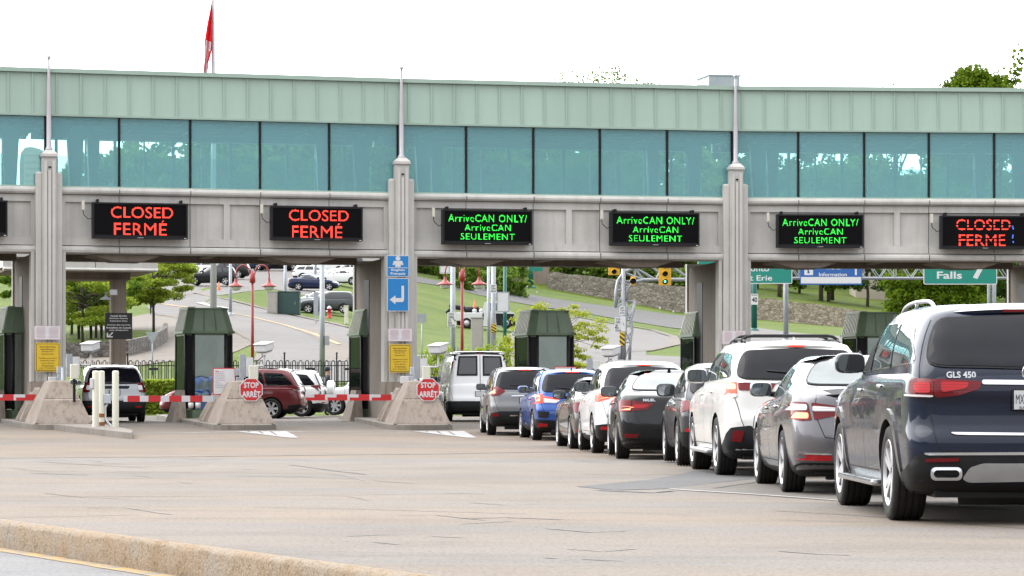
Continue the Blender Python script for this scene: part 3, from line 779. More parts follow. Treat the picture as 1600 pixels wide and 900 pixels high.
# ------------------------------------------------------------------ the vehicles
def exhaust(x, z, w, h):
    def fn(s):
        for sd in (-1, 1):
            hh = s.ray('R', sd*x, z+.02); y = hh[0].y if hh else .05
            b = MB(); T = Matrix.Translation(V(sd*x, y+.03, z)) @ XZ
            o = rrect(w, h, h*.38); i_ = rrect(w-.045, h-.045, h*.30); n = len(o)
            vs = [V(p[0], p[1], .065) for p in o]+[V(p[0], p[1], .07) for p in i_]+[V(p[0], p[1], -.02) for p in o]+[V(p[0], p[1], -.02) for p in i_]
            fs = []
            for k in range(n):
                q = (k+1) % n; fs += [(k, q, n+q, n+k), (2*n+k, 2*n+q, q, k), (n+k, n+q, 3*n+q, 3*n+k)]
            b.add(vs, fs, 'chrome', False, T); b.add([V(p[0], p[1], .02) for p in i_], [tuple(range(n))], 'black', False, T)
            s.part('exhaust_pipe', b)
    return fn
def badge(txt, x, z, w, mat='chrome', name='badge'):
    def fn(s):
        h = s.ray('R', x, z); b = MB(); text(b, txt, Matrix.Translation(V(0, h[0].y-.010, 0)), x, z, w, None, mat, y=0, bold=.03)
        h2 = s.ray('R', x, z+.02); k = (h2[0].y-h[0].y)/.02
        b.v = [V(v.x, v.y+(v.z-z)*k, v.z) for v in b.v]; s.part(name, b)
    return fn
def ring_emblem(z, r, arms=3):
    def fn(s):
        h = s.ray('R', 0, z); y = h[0].y-.012; b = MB()
        b.tube([V(r*cos(2*pi*k/24), y, z+r*sin(2*pi*k/24)) for k in range(25)], .007, 'chrome', 6)
        for k in range(arms):
            a = pi/2+2*pi*k/arms; b.tube([V(0, y, z), V(r*cos(a), y, z+r*sin(a))], [.016, .004], 'chrome', 6)
        s.part('emblem', b)
    return fn
def oval_emblem(z, w, h):
    def fn(s):
        q = s.ray('R', 0, z); y = q[0].y-.01; b = MB()
        b.tube([V(w*cos(2*pi*k/20), y, z+h*sin(2*pi*k/20)) for k in range(21)], .007, 'chrome', 6); s.part('emblem', b)
    return fn
CARS = {}
G1 = 'cars queuing at the border lanes'
W_ = 1.02
gls = suv(L=5.2, W=W_, H=1.80, wb=3.135, ro=1.10, belt=1.21, R=.395, lean=.42, hood=1.14, nose=.95, wsb=1.45, wst=2.3, cabw=.935, roofw=.72,
  winfr='chrome', winmat={(0, -1): 'cabin_dark', (0, 1): 'cgl', (1, -1): 'cgl', (2, -1): 'cgl'}, arch=.085, archmat=PAINT['dkgrey'], step='chrome', rails=(.75, 2.75, .66, 'alu', .06), tw=.285, spokes=5, dbl=(-.2, .2), splay=.9, rimr=.70,
  plate=(1.0, None), mirs=1.1, mirmat=PAINT['navy'], handlemat='chrome', under=.06, rx=.34, hibrake=.34, wiper=False)
gls['low'] = [(.23, .30, .42, .84, .3, .3, .5, .5), (.29, .10, .16, .93, .3, .26, .5, .5), (.42, .03, .04, .975, .34, .26, .55, .5), (.56, .0, .0, .992, .34, .25, .55, .5), (.66, .0, .01, .998, .34, .25, .55, .5), (.73, .02, .02, 1.0, .34, .25, .55, .5),
  (.80, .060, .04, 1.0, .34, .26, .55, .5), (.97, .072, .08, 1.0, .34, .27, .55, .5), (1.05, .055, .1, .997, .34, .28, .55, .5), (1.14, .07, .15, .985, .34, .28, .55, .5), (1.18, .085, .2, .97, .34, .3, .55, .5), (1.21, .11, .27, .945, .34, .3, .55, .5)]
gls['panels'] = [('tail_light', [([('r', -.775, 1.165), ('r', -.88, 1.17), ('s', .26, 1.15), ('s', .24, 1.07), ('r', -.92, 1.02), ('r', -.775, 1.02)], 'tail', .014), ([('r', -.80, 1.135), ('r', -.90, 1.14), ('s', .20, 1.10), ('r', -.9, 1.055), ('r', -.80, 1.055)], 'reflector', .020), ([('r', -.78, 1.04), ('r', -.97, 1.045), ('r', -.97, 1.03), ('r', -.78, 1.025)], 'lens', .021)]),
  ('tail_light', [([('r', -.40, 1.145), ('r', -.768, 1.165), ('r', -.768, 1.02), ('r', -.60, 1.035), ('r', -.42, 1.085)], 'tail', .014), ([('r', -.50, 1.135), ('r', -.72, 1.145), ('r', -.72, 1.06), ('r', -.52, 1.09)], 'reflector', .020)]),
  ('headlight', [([('nose',), ('r', .45, .92), ('r', .86, .95), ('s', .55, .98), ('s', .40, .82), ('r', .80, .80), ('r', .5, .80)], 'lens', .010)]),
  ('rear_reflector', [([('r', -.58, .545), ('r', -.84, .535), ('r', -.84, .512), ('r', -.60, .515)], 'tail', .026)])]
gls['centre'] = [('rear_bumper', [('r', 0, .27), ('r', -.8, .28), ('s', .62, .27), ('s', .62, .40), ('s', .30, .46), ('r', -.90, .565), ('r', -.60, .575), ('r', 0, .575)], 'plastic', .012),
  ('chrome_strip', [('r', 0, 1.115), ('r', -.40, 1.12), ('r', -.40, 1.155), ('r', 0, 1.15)], 'chrome', .018), ('lower_chrome_strip', [('r', 0, .715), ('r', -.62, .72), ('r', -.66, .74), ('r', 0, .733)], 'chrome', .014),
  ('bumper_trim', [('r', 0, .565), ('r', -.84, .562), ('r', -.86, .582), ('r', 0, .588)], 'chrome', .02),
  ('skid_plate', [('r', 0, .37), ('r', -.50, .36), ('r', -.56, .385), ('r', -.50, .47), ('r', -.40, .50), ('r', 0, .50)], 'skid', .03),
  ('grille', [('nose',), ('r', 0, .50), ('r', .42, .50), ('r', .46, .85), ('r', 0, .87)], 'black', .01)]
gls['extra'] = [exhaust(.69, .415, .25, .105), badge('GLS 450', -.56, 1.20, .235, 'skid'), ring_emblem(1.215, .075)]
def gls_plate(s):
    h = s.ray('R', -.06, 1.0); b = MB(); y = h[0].y-.03; T = Matrix.Translation(V(0, y, 0))
    text(b, 'MXW', T, -.082, 1.005, .115, .075, 'sheet_k', y=-.005); text(b, 'T', T, -.05, 1.065, .022, .022, 'sheet_k', y=-.005); text(b, 'BAN', T, -.075, .938, .07, .024, 'sheet_k', y=-.005)
    s.part('plate_lettering', b)
gls['extra'].append(gls_plate)
z = lambda d: interp(d, [(0, 0), (40, 0), (50, -.04), (58, -.08), (66, -.05), (72, 0), (78, .06), (85, .14), (90, .15)])
place(car('large_suv', gls, 'navy', 'large dark navy SUV with chrome trim and open front window, nearest in the queue', 'suv', G1), 4.11, 23.85, 0, .8)

acc = sedan(L=4.93, W=.925, H=1.475, wb=2.775, ro=1.13, belt=.985, deck=1.035, R=.335, winfr='chrome', glass='cgl', rglass='cgl', tw=.24, spokes=5, dbl=(-.22, .16), splay=.8, rimr=.74, winmat={(0, -1): 'cabin_dark'}, aerial=(1.75, 'grey'), hibrake_in=(1.36, .16), mirs=1.0, under=.07)
acc['panels'] = [('tail_light', [([('r', -.74, .955), ('r', -.86, .965), ('s', .55, .94), ('s', .36, .80), ('r', -.92, .765), ('r', -.70, .775)], 'tail', .014), ([('r', -.74, .935), ('r', -.88, .94), ('s', .30, .92), ('r', -.9, .875), ('r', -.74, .875)], 'lens', .021), ([('r', -.73, .85), ('r', -.84, .855), ('r', -.88, .795), ('r', -.73, .79)], 'tail_hot', .022)]),
  ('tail_light', [([('r', -.36, .905), ('r', -.70, .955), ('r', -.68, .775), ('r', -.42, .83)], 'tail', .014), ([('r', -.38, .895), ('r', -.69, .92), ('r', -.69, .865), ('r', -.42, .865)], 'lens', .02)]), acc['panels'][1],
  ('rear_reflector', [([('r', -.50, .365), ('r', -.84, .375), ('s', .12, .39), ('s', .12, .425), ('r', -.84, .425), ('r', -.50, .415)], 'reflector', .018), ([('r', -.50, .422), ('r', -.84, .432), ('s', .12, .435), ('s', .12, .45), ('r', -.84, .447), ('r', -.50, .437)], 'chrome', .022)])]
acc['spoiler'] = (.06, 1.055, .62, .16, 'black'); 
place(car('saloon_car', acc, 'grey', 'metallic grey saloon with a lit brake lamp, between the navy and white SUVs', 'car', G1, lit=True), 3.755, 30.46, 0, .6)

hi = suv(L=4.865, W=.9625, H=1.725, wb=2.79, ro=1.08, belt=1.17, R=.375, lean=.40, hood=1.08, nose=.9, cabw=.925, roofw=.73, step='skid', rails=(.75, 2.6, .60, 'black', .045), bars=[1.0, 1.75], barh=.085, aerial=(.72, 'white'), hibrake=.20, glass='cg', rglass='cgd', winmat={(1, -1): 'cgl', (2, -1): 'cgl'}, tw=.255, spokes=5, dbl=(0,), rimr=.70, mirmat=PAINT['white'], mirs=1.2, spokew=2)
hi['panels'] = [('tail_light', [([('r', -.78, 1.19), ('r', -.90, 1.185), ('s', .36, 1.17), ('s', .26, 1.06), ('r', -.92, 1.03), ('r', -.78, 1.045)], 'tail_on', .016), ([('r', -.79, 1.165), ('r', -.86, 1.165), ('r', -.88, 1.09), ('r', -.79, 1.09)], 'tail_hot', .024), ([('r', -.78, 1.04), ('s', .22, 1.05), ('s', .16, .99), ('r', -.79, 1.00)], 'lens', .018)]),
  ('tail_light', [([('r', -.30, 1.165), ('r', -.765, 1.175), ('r', -.765, 1.085), ('r', -.36, 1.075)], 'tail', .016), ([('r', -.24, 1.185), ('r', -.765, 1.195), ('r', -.765, 1.178), ('r', -.30, 1.168)], 'chrome', .018)]), hi['panels'][1],
  ('rear_reflector', [([('r', -.70, .585), ('r', -.82, .585), ('r', -.845, .465), ('r', -.735, .445)], 'tail', .03)])]
hi['centre'] = [('rear_bumper', [('r', 0, .28), ('r', -.8, .30), ('s', .62, .30), ('s', .62, .38), ('s', .3, .48), ('r', -.86, .62), ('r', -.62, .65), ('r', -.5, .50), ('r', 0, .50)], 'plastic', .012), hi['centre'][1]]
place(car('family_suv', hi, 'white', 'white SUV with black roof crossbars and lit brake lamps, ahead of the grey saloon', 'suv', G1, lit=True), 3.54, 36.8, 0, 2.6)

gc = suv(L=4.15, W=.88, H=1.5, wb=2.6, ro=.72, belt=.98, R=.335, lean=.4, hood=.92, nose=.74, spokes=7, dbl=(0,), mirs=1.15, arch=.05, mirmat=M['plastic'], winmat={(0, -1): 'cabin_dark'})
place(car('hatchback_car', gc, 'dkgrey', 'charcoal hatchback mostly hidden beyond the white SUV, its black mirror showing', 'car', G1), 3.24, 41.6, 0, 1.0)

mal = sedan(L=4.93, W=.927, H=1.47, wb=2.83, ro=1.05, belt=.99, deck=1.02, R=.34, winfr='chrome', glass='cg', rglass='cgl', spokes=5, dbl=(-.12, .12), aerial=(1.75, 'black'), hibrake_in=(1.37, .42), mirmat=M['plastic'], mirs=1.1, rb=.52)
mal['panels'] = [('tail_light', [([('r', -.70, .965), ('r', -.88, .965), ('s', .40, .95), ('s', .30, .80), ('r', -.9, .77), ('r', -.70, .78)], 'tail', .014), ([('r', -.71, .86), ('r', -.86, .865), ('s', .1, .85), ('r', -.86, .80), ('r', -.71, .80)], 'tail_hot', .022)]),
  ('tail_light', [([('r', -.34, .91), ('r', -.69, .955), ('r', -.69, .785), ('r', -.46, .81)], 'tail', .014), ([('r', -.42, .89), ('r', -.66, .90), ('r', -.66, .83), ('r', -.48, .84)], 'reflector', .02)]), mal['panels'][1],
  ('rear_reflector', [([('r', -.58, .42), ('r', -.80, .43), ('r', -.80, .375), ('r', -.62, .365)], 'tail', .02)])]
mal['extra'] = [badge('MALIBU', -.42, .965, .20, 'skid')]
place(car('saloon_car', mal, 'black', 'glossy black saloon with tinted windows and a lit high brake strip', 'car', G1, lit=True), 2.60, 46.9, z(46.9), .6)

esc = suv(L=4.52, W=.92, H=1.69, wb=2.69, ro=.95, belt=1.10, R=.355, lean=.46, hood=1.0, nose=.84, rx=.34, glass='cg', rglass='cgd', spokes=5, dbl=(0,), mirmat=M['plastic'], mirs=1.15, cabw=.92, roofw=.68)
esc['panels'] = [('tail_light', [([('r', -.56, 1.13), ('r', -.84, 1.12), ('s', .50, 1.06), ('s', .36, .97), ('r', -.86, .93), ('r', -.66, 1.0)], 'tail_on', .016), ([('r', -.66, 1.09), ('r', -.82, 1.09), ('s', .10, 1.05), ('r', -.84, .97), ('r', -.70, 1.02)], 'tail_hot', .024)]), esc['panels'][1], ('rear_reflector', [([('r', -.62, .50), ('r', -.80, .50), ('r', -.80, .45), ('r', -.64, .44)], 'reflector', .026)])]
esc['centre'] = [('rear_bumper', [('r', 0, .28), ('r', -.8, .30), ('s', .52, .28), ('s', .52, .36), ('r', -.88, .52), ('r', -.5, .56), ('r', 0, .50)], 'plastic', .012), esc['centre'][1]]
place(car('compact_suv', esc, 'white2', 'white compact SUV with a raked tail, just ahead of the black saloon', 'suv', G1, lit=True), 2.35, 52.5, z(52.5), 3.4)

bc = sedan(L=4.6, W=.89, H=1.47, wb=2.65, ro=.98, R=.32, spokes=9, dbl=(0,), mirmat=M['plastic'], mirs=1.1, winmat={(0, -1): 'cabin_dark'})
place(car('saloon_car', bc, 'brown', 'dark brown saloon half hidden between the white compact and blue SUVs', 'car', G1), 2.02, 57.9, z(57.9), 4.4)

blu = suv(L=4.3, W=.90, H=1.65, wb=2.67, ro=.85, belt=1.06, R=.345, lean=.40, hood=1.02, nose=.85, glass='cg', rglass='cgd', spokes=5, dbl=(-.14, .14), mirmat=PAINT['blue'], rails=(.7, 2.3, .58, 'plastic', .03), aerial=(.66, 'blue'), hibrake=.30, cabw=.92)
blu['panels'] = [('tail_light', [([('r', -.70, 1.06), ('r', -.84, 1.07), ('s', .30, 1.05), ('s', .22, .88), ('r', -.88, .84), ('r', -.70, .86)], 'tail_on', .016), ([('r', -.76, 1.03), ('r', -.84, 1.03), ('s', .02, .98), ('r', -.84, .9), ('r', -.76, .9)], 'tail_hot', .024)]),
  ('tail_light', [([('r', -.32, .92), ('r', -.69, .98), ('r', -.69, .87), ('r', -.42, .86)], 'lens', .016), ([('r', -.34, .95), ('r', -.69, 1.01), ('r', -.69, .975), ('r', -.36, .925)], 'tail_on', .018)]), blu['panels'][1],
  ('rear_reflector', [([('r', -.60, .33), ('r', -.80, .33), ('r', -.80, .40), ('r', -.60, .39)], 'reflector', .026), ([('r', -.56, .66), ('r', -.82, .68), ('r', -.80, .53), ('r', -.60, .52)], 'black', .02)])]
place(car('compact_suv', blu, 'blue', 'bright blue compact SUV with lit lamps and a black window surround', 'suv', G1, lit=True), 1.34, 66.5, z(66.5), 5.6)

rog = suv(L=4.69, W=.92, H=1.70, wb=2.706, ro=.98, belt=1.09, R=.36, lean=.40, hood=1.02, nose=.86, glass='cg', rglass='cgd', spokes=5, dbl=(-.14, .14), mirmat=M['plastic'], hibrake=.34)
rog['panels'] = [('tail_light', [([('r', -.50, 1.10), ('r', -.84, 1.20), ('s', .40, 1.16), ('s', .22, 1.02), ('r', -.84, .96), ('r', -.66, .98)], 'tail', .016), ([('r', -.74, 1.13), ('r', -.86, 1.14), ('s', .1, 1.1), ('r', -.86, 1.03), ('r', -.74, 1.03)], 'tail_hot', .024)]), rog['panels'][1], ('rear_reflector', [([('r', -.66, .54), ('r', -.82, .55), ('r', -.82, .48), ('r', -.66, .48)], 'tail', .026)])]
rog['centre'] = [('rear_bumper', [('r', 0, .30), ('r', -.8, .30), ('s', .5, .30), ('s', .5, .36), ('r', -.9, .56), ('r', -.6, .60), ('r', 0, .60)], 'plastic', .012), ('chrome_strip', [('r', 0, .97), ('r', -.36, .96), ('r', -.36, .985), ('r', 0, .995)], 'chrome', .02), ('bumper_trim', [('r', 0, .49), ('r', -.40, .48), ('r', -.40, .51), ('r', 0, .52)], 'chrome', .02), rog['centre'][1]]
place(car('compact_suv', rog, 'rogue', 'gunmetal grey SUV with red lit lamps, right behind the white van', 'suv', G1, lit=True), .28, 71.5, z(71.5), 4.0)

van = suv(L=5.7, W=1.0, H=2.2, wb=3.43, ro=1.15, belt=1.20, R=.37, lean=.10, hood=1.16, nose=.95, wsb=1.15, wst=1.9, cabw=.975, roofw=.84, rx=.22, spokes=6, dbl=(0,), mirmat=M['plastic'], mirs=1.3, spoiler=None, hibrake=None, hibrake_in=(2.10, .14))
van['win'] = [van['win'][0]]; van['rwin'] = None; van['roofline'] = [(0, 2.15), (.4, 2.16), (3, 2.165), (-1.9, 2.13)]
van['seams'] = [[(2.9, 1.18), (2.9, .5)], [(4.1, 1.18), (4.1, .5)]]; van['rseams'] = [[('r', -.006, 2.05), ('r', -.006, .64)], [('r', -.84, 1.9), ('r', -.86, .70)]]
van['panels'] = [('rear_window', [([('r', -.08, 1.42), ('r', -.73, 1.42), ('r', -.66, 2.03), ('r', -.08, 2.04)], 'cgd', .012), ([('r', -.13, 1.48), ('r', -.67, 1.48), ('r', -.61, 1.98), ('r', -.13, 1.98)], 'cg', .016)]),
  ('tail_light', [([('r', -.84, 1.86), ('r', -.93, 1.86), ('s', .10, 1.84), ('s', .10, 1.52), ('r', -.94, 1.50), ('r', -.86, 1.50)], 'tail', .014)]), van['panels'][1]]
van['centre'] = [('rear_bumper', [('r', 0, .36), ('r', -.9, .36), ('s', .45, .36), ('s', .45, .62), ('r', -.9, .64), ('r', 0, .64)], 'plastic', .05), ('roof_trim', [('r', 0, 2.09), ('r', -.70, 2.07), ('r', -.80, 1.95), ('r', -.86, 1.88), ('r', -.90, 1.95), ('r', -.80, 2.14), ('r', 0, 2.16)], 'black', .012), van['centre'][1]]
place(car('panel_van', van, 'white2', 'white van with two tinted rear doors, at the booth lane beside a stop sign', 'van', None), -1.12, 90.15, .15, 7.5)

exp = suv(L=5.05, W=1.0, H=1.76, wb=3.025, ro=1.05, belt=1.12, R=.385, lean=.42, hood=1.1, nose=.95, spokes=5, dbl=(0,), rails=(.8, 2.9, .66, 'black', .04), cabw=.93, roofw=.74, rglass='cgd', plate=(.90, None), aerial=(1.0, 'black'), hibrake=None)
exp['panels'] = [('tail_light', [([('r', -.68, 1.20), ('r', -.86, 1.21), ('s', .30, 1.18), ('s', .22, .92), ('r', -.86, .90), ('r', -.74, .92)], 'tail', .016), ([('r', -.68, 1.12), ('r', -.82, 1.12), ('r', -.84, .98), ('r', -.72, .98)], 'lens', .022)]), exp['panels'][1], ('rear_reflector', [([('r', -.62, .50), ('r', -.80, .50), ('r', -.80, .46), ('r', -.62, .46)], 'reflector', .03)])]
exp['centre'] = [('rear_bumper', [('r', 0, .30), ('r', -.85, .30), ('s', .6, .3), ('s', .6, .44), ('r', -.93, .66), ('r', 0, .66)], 'plastic', .012), ('black_strip', [('r', 0, 1.02), ('r', -.42, 1.02), ('r', -.46, 1.10), ('r', 0, 1.11)], 'black', .014), exp['centre'][1]]
place(car('family_suv', exp, 'ltgrey', 'pale grey SUV seen from behind, passing the cream bollards', 'suv', None), -12.25, 88.2, .15, 12.5)

wh = suv(L=4.6, W=.92, H=1.73, rails=(.8, 2.6, .62, 'black', .03), mirmat=M['plastic'])
place(car('compact_suv', wh, 'white2', 'small white SUV far up the lane, only its roof and window showing', 'suv', G1), 4.72, 60.4, z(60), 2)
sl = suv(L=4.5, W=.90, H=1.62)
place(car('compact_suv', sl, 'silver', 'silver SUV roof peeking out between the white van and a booth', 'suv', None), .35, 99, .15, 3)

si = suv(L=5.085, W=.99, H=1.75, wb=3.03, ro=1.08, belt=1.08, R=.35, lean=.40, hood=1.0, nose=.78, wsb=1.0, wst=2.15, cabw=.95, roofw=.75, rails=(.8, 3.0, .66, 'maroon' and 'black', .03), spokes=6, dbl=(0,), rimr=.68, glass='cgd')
si['panels'][0] = ('tail_light', [([('r', -.62, 1.10), ('r', -.92, 1.10), ('s', .52, 1.10), ('s', .10, .96), ('r', -.92, .93), ('r', -.66, .95)], 'tail', .016), ([('r', -.70, .975), ('r', -.92, .975), ('s', .34, 1.0), ('s', .12, .965), ('r', -.92, .94), ('r', -.7, .94)], 'lens', .02)])
G2 = 'vehicles stopped crosswise behind the booths'
place(car('minivan', si, 'maroon', 'maroon minivan crossing behind the lit stop sign island', 'minivan', G2), -8.25, 100.2, .15, 87)
ra = suv(L=4.25, W=.91, H=1.70, wb=2.66, ro=.82, belt=1.06, R=.37, lean=.30, glass='cgd', spokes=6, dbl=(0,), rimr=.66, rails=(.7, 2.5, .60, 'white', .03), hibrake=.2)
ra['panels'][0] = ('tail_light', [([('r', -.70, 1.12), ('r', -.86, 1.14), ('s', .50, 1.12), ('s', .10, .84), ('r', -.86, .80), ('r', -.74, .9)], 'tail', .016), ([('r', -.80, 1.05), ('s', .32, 1.08), ('s', .10, .92), ('r', -.82, .9)], 'lens', .02)])
def spare(s):
    b = MB(); T = Matrix.Translation(V(-.05, -.15, .95)) @ Matrix.Rotation(radians(90), 4, 'Z')
    b.lathe([(.001, -.12), (.30, -.12), (.345, -.09), (.36, -.02), (.36, .08), (.33, .13), (.001, .13)], s.paint, 30, T, 'X'); s.part('spare_wheel_cover', b)
ra['extra'] = [spare]
place(car('compact_suv', ra, 'white2', 'white SUV with a spare wheel on its tail, behind the maroon minivan', 'suv', G2), -7.5, 104.2, .18, 86)
w3 = suv(L=4.7, W=.93, H=1.78, R=.37, spokes=7, dbl=(0,), glass='cgd', rails=(.7, 2.6, .62, 'black', .03))
place(car('family_suv', w3, 'white2', 'white SUV with black windows, partly hidden behind the booth by the pillar', 'suv', G2), -4.0, 109.5, .2, 90)
# ------------------------------------------------------------------ ground, plaza, kerb
zp = z
def PG(px, py):
    d = 40
    for _ in range(40): d = (CH-zp(d))*F/(py-YH)
    return V((px-800)*d/F, d, zp(d))
def kx(y): return -4.2-(y-23.6)*.515
def pave(name, tan, grey, bands, rough=.9):
    tan, grey = mul(tan, .30), mul(grey, .285); t = NT(name); o = t.coord(); st = t.coord((.10, .8, 1), deg=6); sp = t.coord((.035, .35, 1), deg=8)
    n1 = t.noise(sp, 1.0, 4, .6); n2 = t.noise(st, 1.6, 6, .65); n3 = t.noise(o, 14, 5, .7); n4 = t.noise(t.coord((1, .7, 1)), .35, 5, .6)
    c = t.mix(t.ramp(n1, [(.38, (0, 0, 0)), (.62, (1, 1, 1))]), tan, grey)
    sx = t.a('ShaderNodeSeparateXYZ'); t.l(t.n['Texture Coordinate'].outputs['Object'], sx.inputs[0])
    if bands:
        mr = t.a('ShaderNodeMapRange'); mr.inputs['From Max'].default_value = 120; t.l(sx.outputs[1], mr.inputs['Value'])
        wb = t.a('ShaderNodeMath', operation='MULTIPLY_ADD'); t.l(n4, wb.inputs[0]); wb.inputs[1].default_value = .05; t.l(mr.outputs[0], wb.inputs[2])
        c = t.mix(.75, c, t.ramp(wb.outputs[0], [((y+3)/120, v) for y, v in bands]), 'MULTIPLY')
    c = t.mix(.55, c, t.ramp(n2, [(.30, (.70, .69, .68)), (.50, (1, 1, 1)), (.75, (1.0, .97, .93))]), 'MULTIPLY')
    c = t.mix(.6, c, t.ramp(n3, [(.30, (.58, .57, .56)), (.47, (1, 1, 1)), (.72, (1.0, 1.0, 1.0))]), 'MULTIPLY')
    n5 = t.noise(t.coord((1, .45, 1)), 34, 3, .8); c = t.mix(.75, c, t.ramp(n5, [(.36, (.52, .51, .50)), (.49, (.95, .95, .95)), (.62, (1.0, 1.0, 1.0))]), 'MULTIPLY')
    n6 = t.noise(t.coord((.5, 1, 1)), .9, 6, .7); c = t.mix(.5, c, t.ramp(n6, [(.36, (.80, .78, .77)), (.5, (1, 1, 1)), (.66, (1.0, .95, .90))]), 'MULTIPLY')
    c = t.mix(.3, c, t.ramp(n4, [(.35, (.56, .54, .52)), (.52, (.95, .95, .95)), (.6, (1, 1, 1))]), 'MULTIPLY')
    return t.done(t.bsdf(c, rough, spec=.3, normal=t.bump(n3, .5, .012)))
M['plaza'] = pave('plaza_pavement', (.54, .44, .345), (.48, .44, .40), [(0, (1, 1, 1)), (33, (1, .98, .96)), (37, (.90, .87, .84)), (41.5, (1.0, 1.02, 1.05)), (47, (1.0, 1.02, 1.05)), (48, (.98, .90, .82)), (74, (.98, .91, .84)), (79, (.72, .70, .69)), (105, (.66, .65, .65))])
M['lowroad'] = pave('lower_road', (.56, .545, .53), (.53, .53, .535), None)
M['asphalt'] = pave('asphalt_patch', (.27, .265, .265), (.31, .305, .31), None)
M['farroad'] = pave('far_road', (.44, .415, .39), (.45, .43, .42), None)
M['pad'] = pave('concrete_pad', (.44, .38, .32), (.42, .39, .36), None)
def _kerb():
    t = NT('chipped_kerb'); o = t.coord(); n1 = t.noise(o, 2.2, 6, .65); n2 = t.noise(o, 16, 6, .75); n3 = t.noise(o, 45, 4, .7)
    c = t.ramp(n1, [(.30, (.25, .18, .11)), (.46, (.30, .23, .16)), (.60, (.29, .245, .195)), (.75, (.29, .265, .23))])
    c = t.mix(.8, c, t.ramp(n2, [(.34, (.60, .54, .47)), (.47, (1, 1, 1)), (.6, (1, 1, 1))]), 'MULTIPLY'); c = t.mix(.6, c, t.ramp(n3, [(.36, (.5, .48, .45)), (.5, (1, 1, 1))]), 'MULTIPLY')
    h = t.mix(.5, n2, n3); return t.done(t.bsdf(c, .9, spec=.2, normal=t.bump(h, 1.0, .05)))
M['kerbstone'] = _kerb()
M['kerbgrey'] = concrete('island_kerb', (.30, .27, .235), .6)
M['linew'] = worn('road_paint_white', (.36, .355, .35), .7, .25, 6)
M['liney'] = (lambda t: t.done(t.bsdf(t.mix(t.ramp(t.noise(t.coord(), 5, 6, .7), [(.42, (0, 0, 0)), (.56, (1, 1, 1))]), (.15, .13, .11), (.30, .18, .035)), .8)))(NT('worn_yellow_paint'))
M['seam'] = worn('tar_seam', (.11, .105, .10), .8, .3, 6)
M['tan'] = pave('tan_walk', (.50, .42, .34), (.47, .42, .37), None)
M['grass'] = (lambda t: t.done(t.bsdf(t.mix(.6, t.ramp(t.noise(t.coord(), .12, 5, .6), [(.3, (.052, .088, .008)), (.7, (.098, .125, .020))]), t.ramp(t.noise(t.coord((1, 1, 1)), 2.2, 5, .7), [(.3, (.45, .5, .4)), (.6, (1, 1, 1))]), 'MULTIPLY'), .9, spec=.15, normal=t.bump(t.noise(t.coord(), 8, 4), .6, .1))))(NT('lawn_grass'))

M['scrub'] = worn('unseen_hill_ground', (.20, .195, .18), .95, .3, .08, spec=.1)  # tone of the added unseen hill, picked for what glass and paint reflect
def grid_sheet(name, rows, mat, kind='structure'):
    b = MB(); n = len(rows[0]); vs = [p for r in rows for p in r]
    fs = [(i*n+k, i*n+k+1, (i+1)*n+k+1, (i+1)*n+k) for i in range(len(rows)-1) for k in range(n-1)]
    b.add(vs, fs, mat, True); o = b.build(name); o['kind'] = kind; return o
ys = [-30+2*i for i in range(72)]+[113]
rows = []
for y in ys:
    x0 = kx(y)+.06; rows.append([V(x0+(120-x0)*(k/40)**1.5, y, zp(y)+.004) for k in range(41)])
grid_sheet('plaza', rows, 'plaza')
grid_sheet('lower_road', [[V(kx(y)+.02-(k/10)**2*150, y, -.21) for k in range(10, -1, -1)] for y in ys], 'lowroad')
b = MB(); n = 0
prof = [(0, -.25), (0.0, -.03), (.022, -.006), (.05, .008), (.11, .010), (.13, -.05)]
kb = []
for i in range(560):
    y = 4+i*.08; dx, dy = .889, .458
    for j, (u, h) in enumerate(prof):
        w = noise.noise(V(y*3.1, j*.7, 1))*.022+noise.noise(V(y*9, j*2.3, 4))*.022
        kb.append(V(kx(y)+(u+w*(j < 4))*dx, y+u*dy, h+(zp(y) if h > -.2 else 0)+(w*.8 if j in (1, 2) else 0)))
b.add(kb, [(i*6+j, (i+1)*6+j, (i+1)*6+j+1, i*6+j+1) for i in range(559) for j in range(5)], 'kerbstone', True)
struct(b.build('kerb'))
b = MB()
vs = []
for i in range(300):
    y = 4+i*.12; w = noise.noise(V(y*2, 0, 9))*.03
    vs += [V(kx(y)-.03, y, -.206), V(kx(y)-.21+w, y, -.206)]
b.add(vs, [(2*i, 2*i+1, 2*i+3, 2*i+2) for i in range(299)], 'liney'); struct(b.build('yellow_edge_line'))

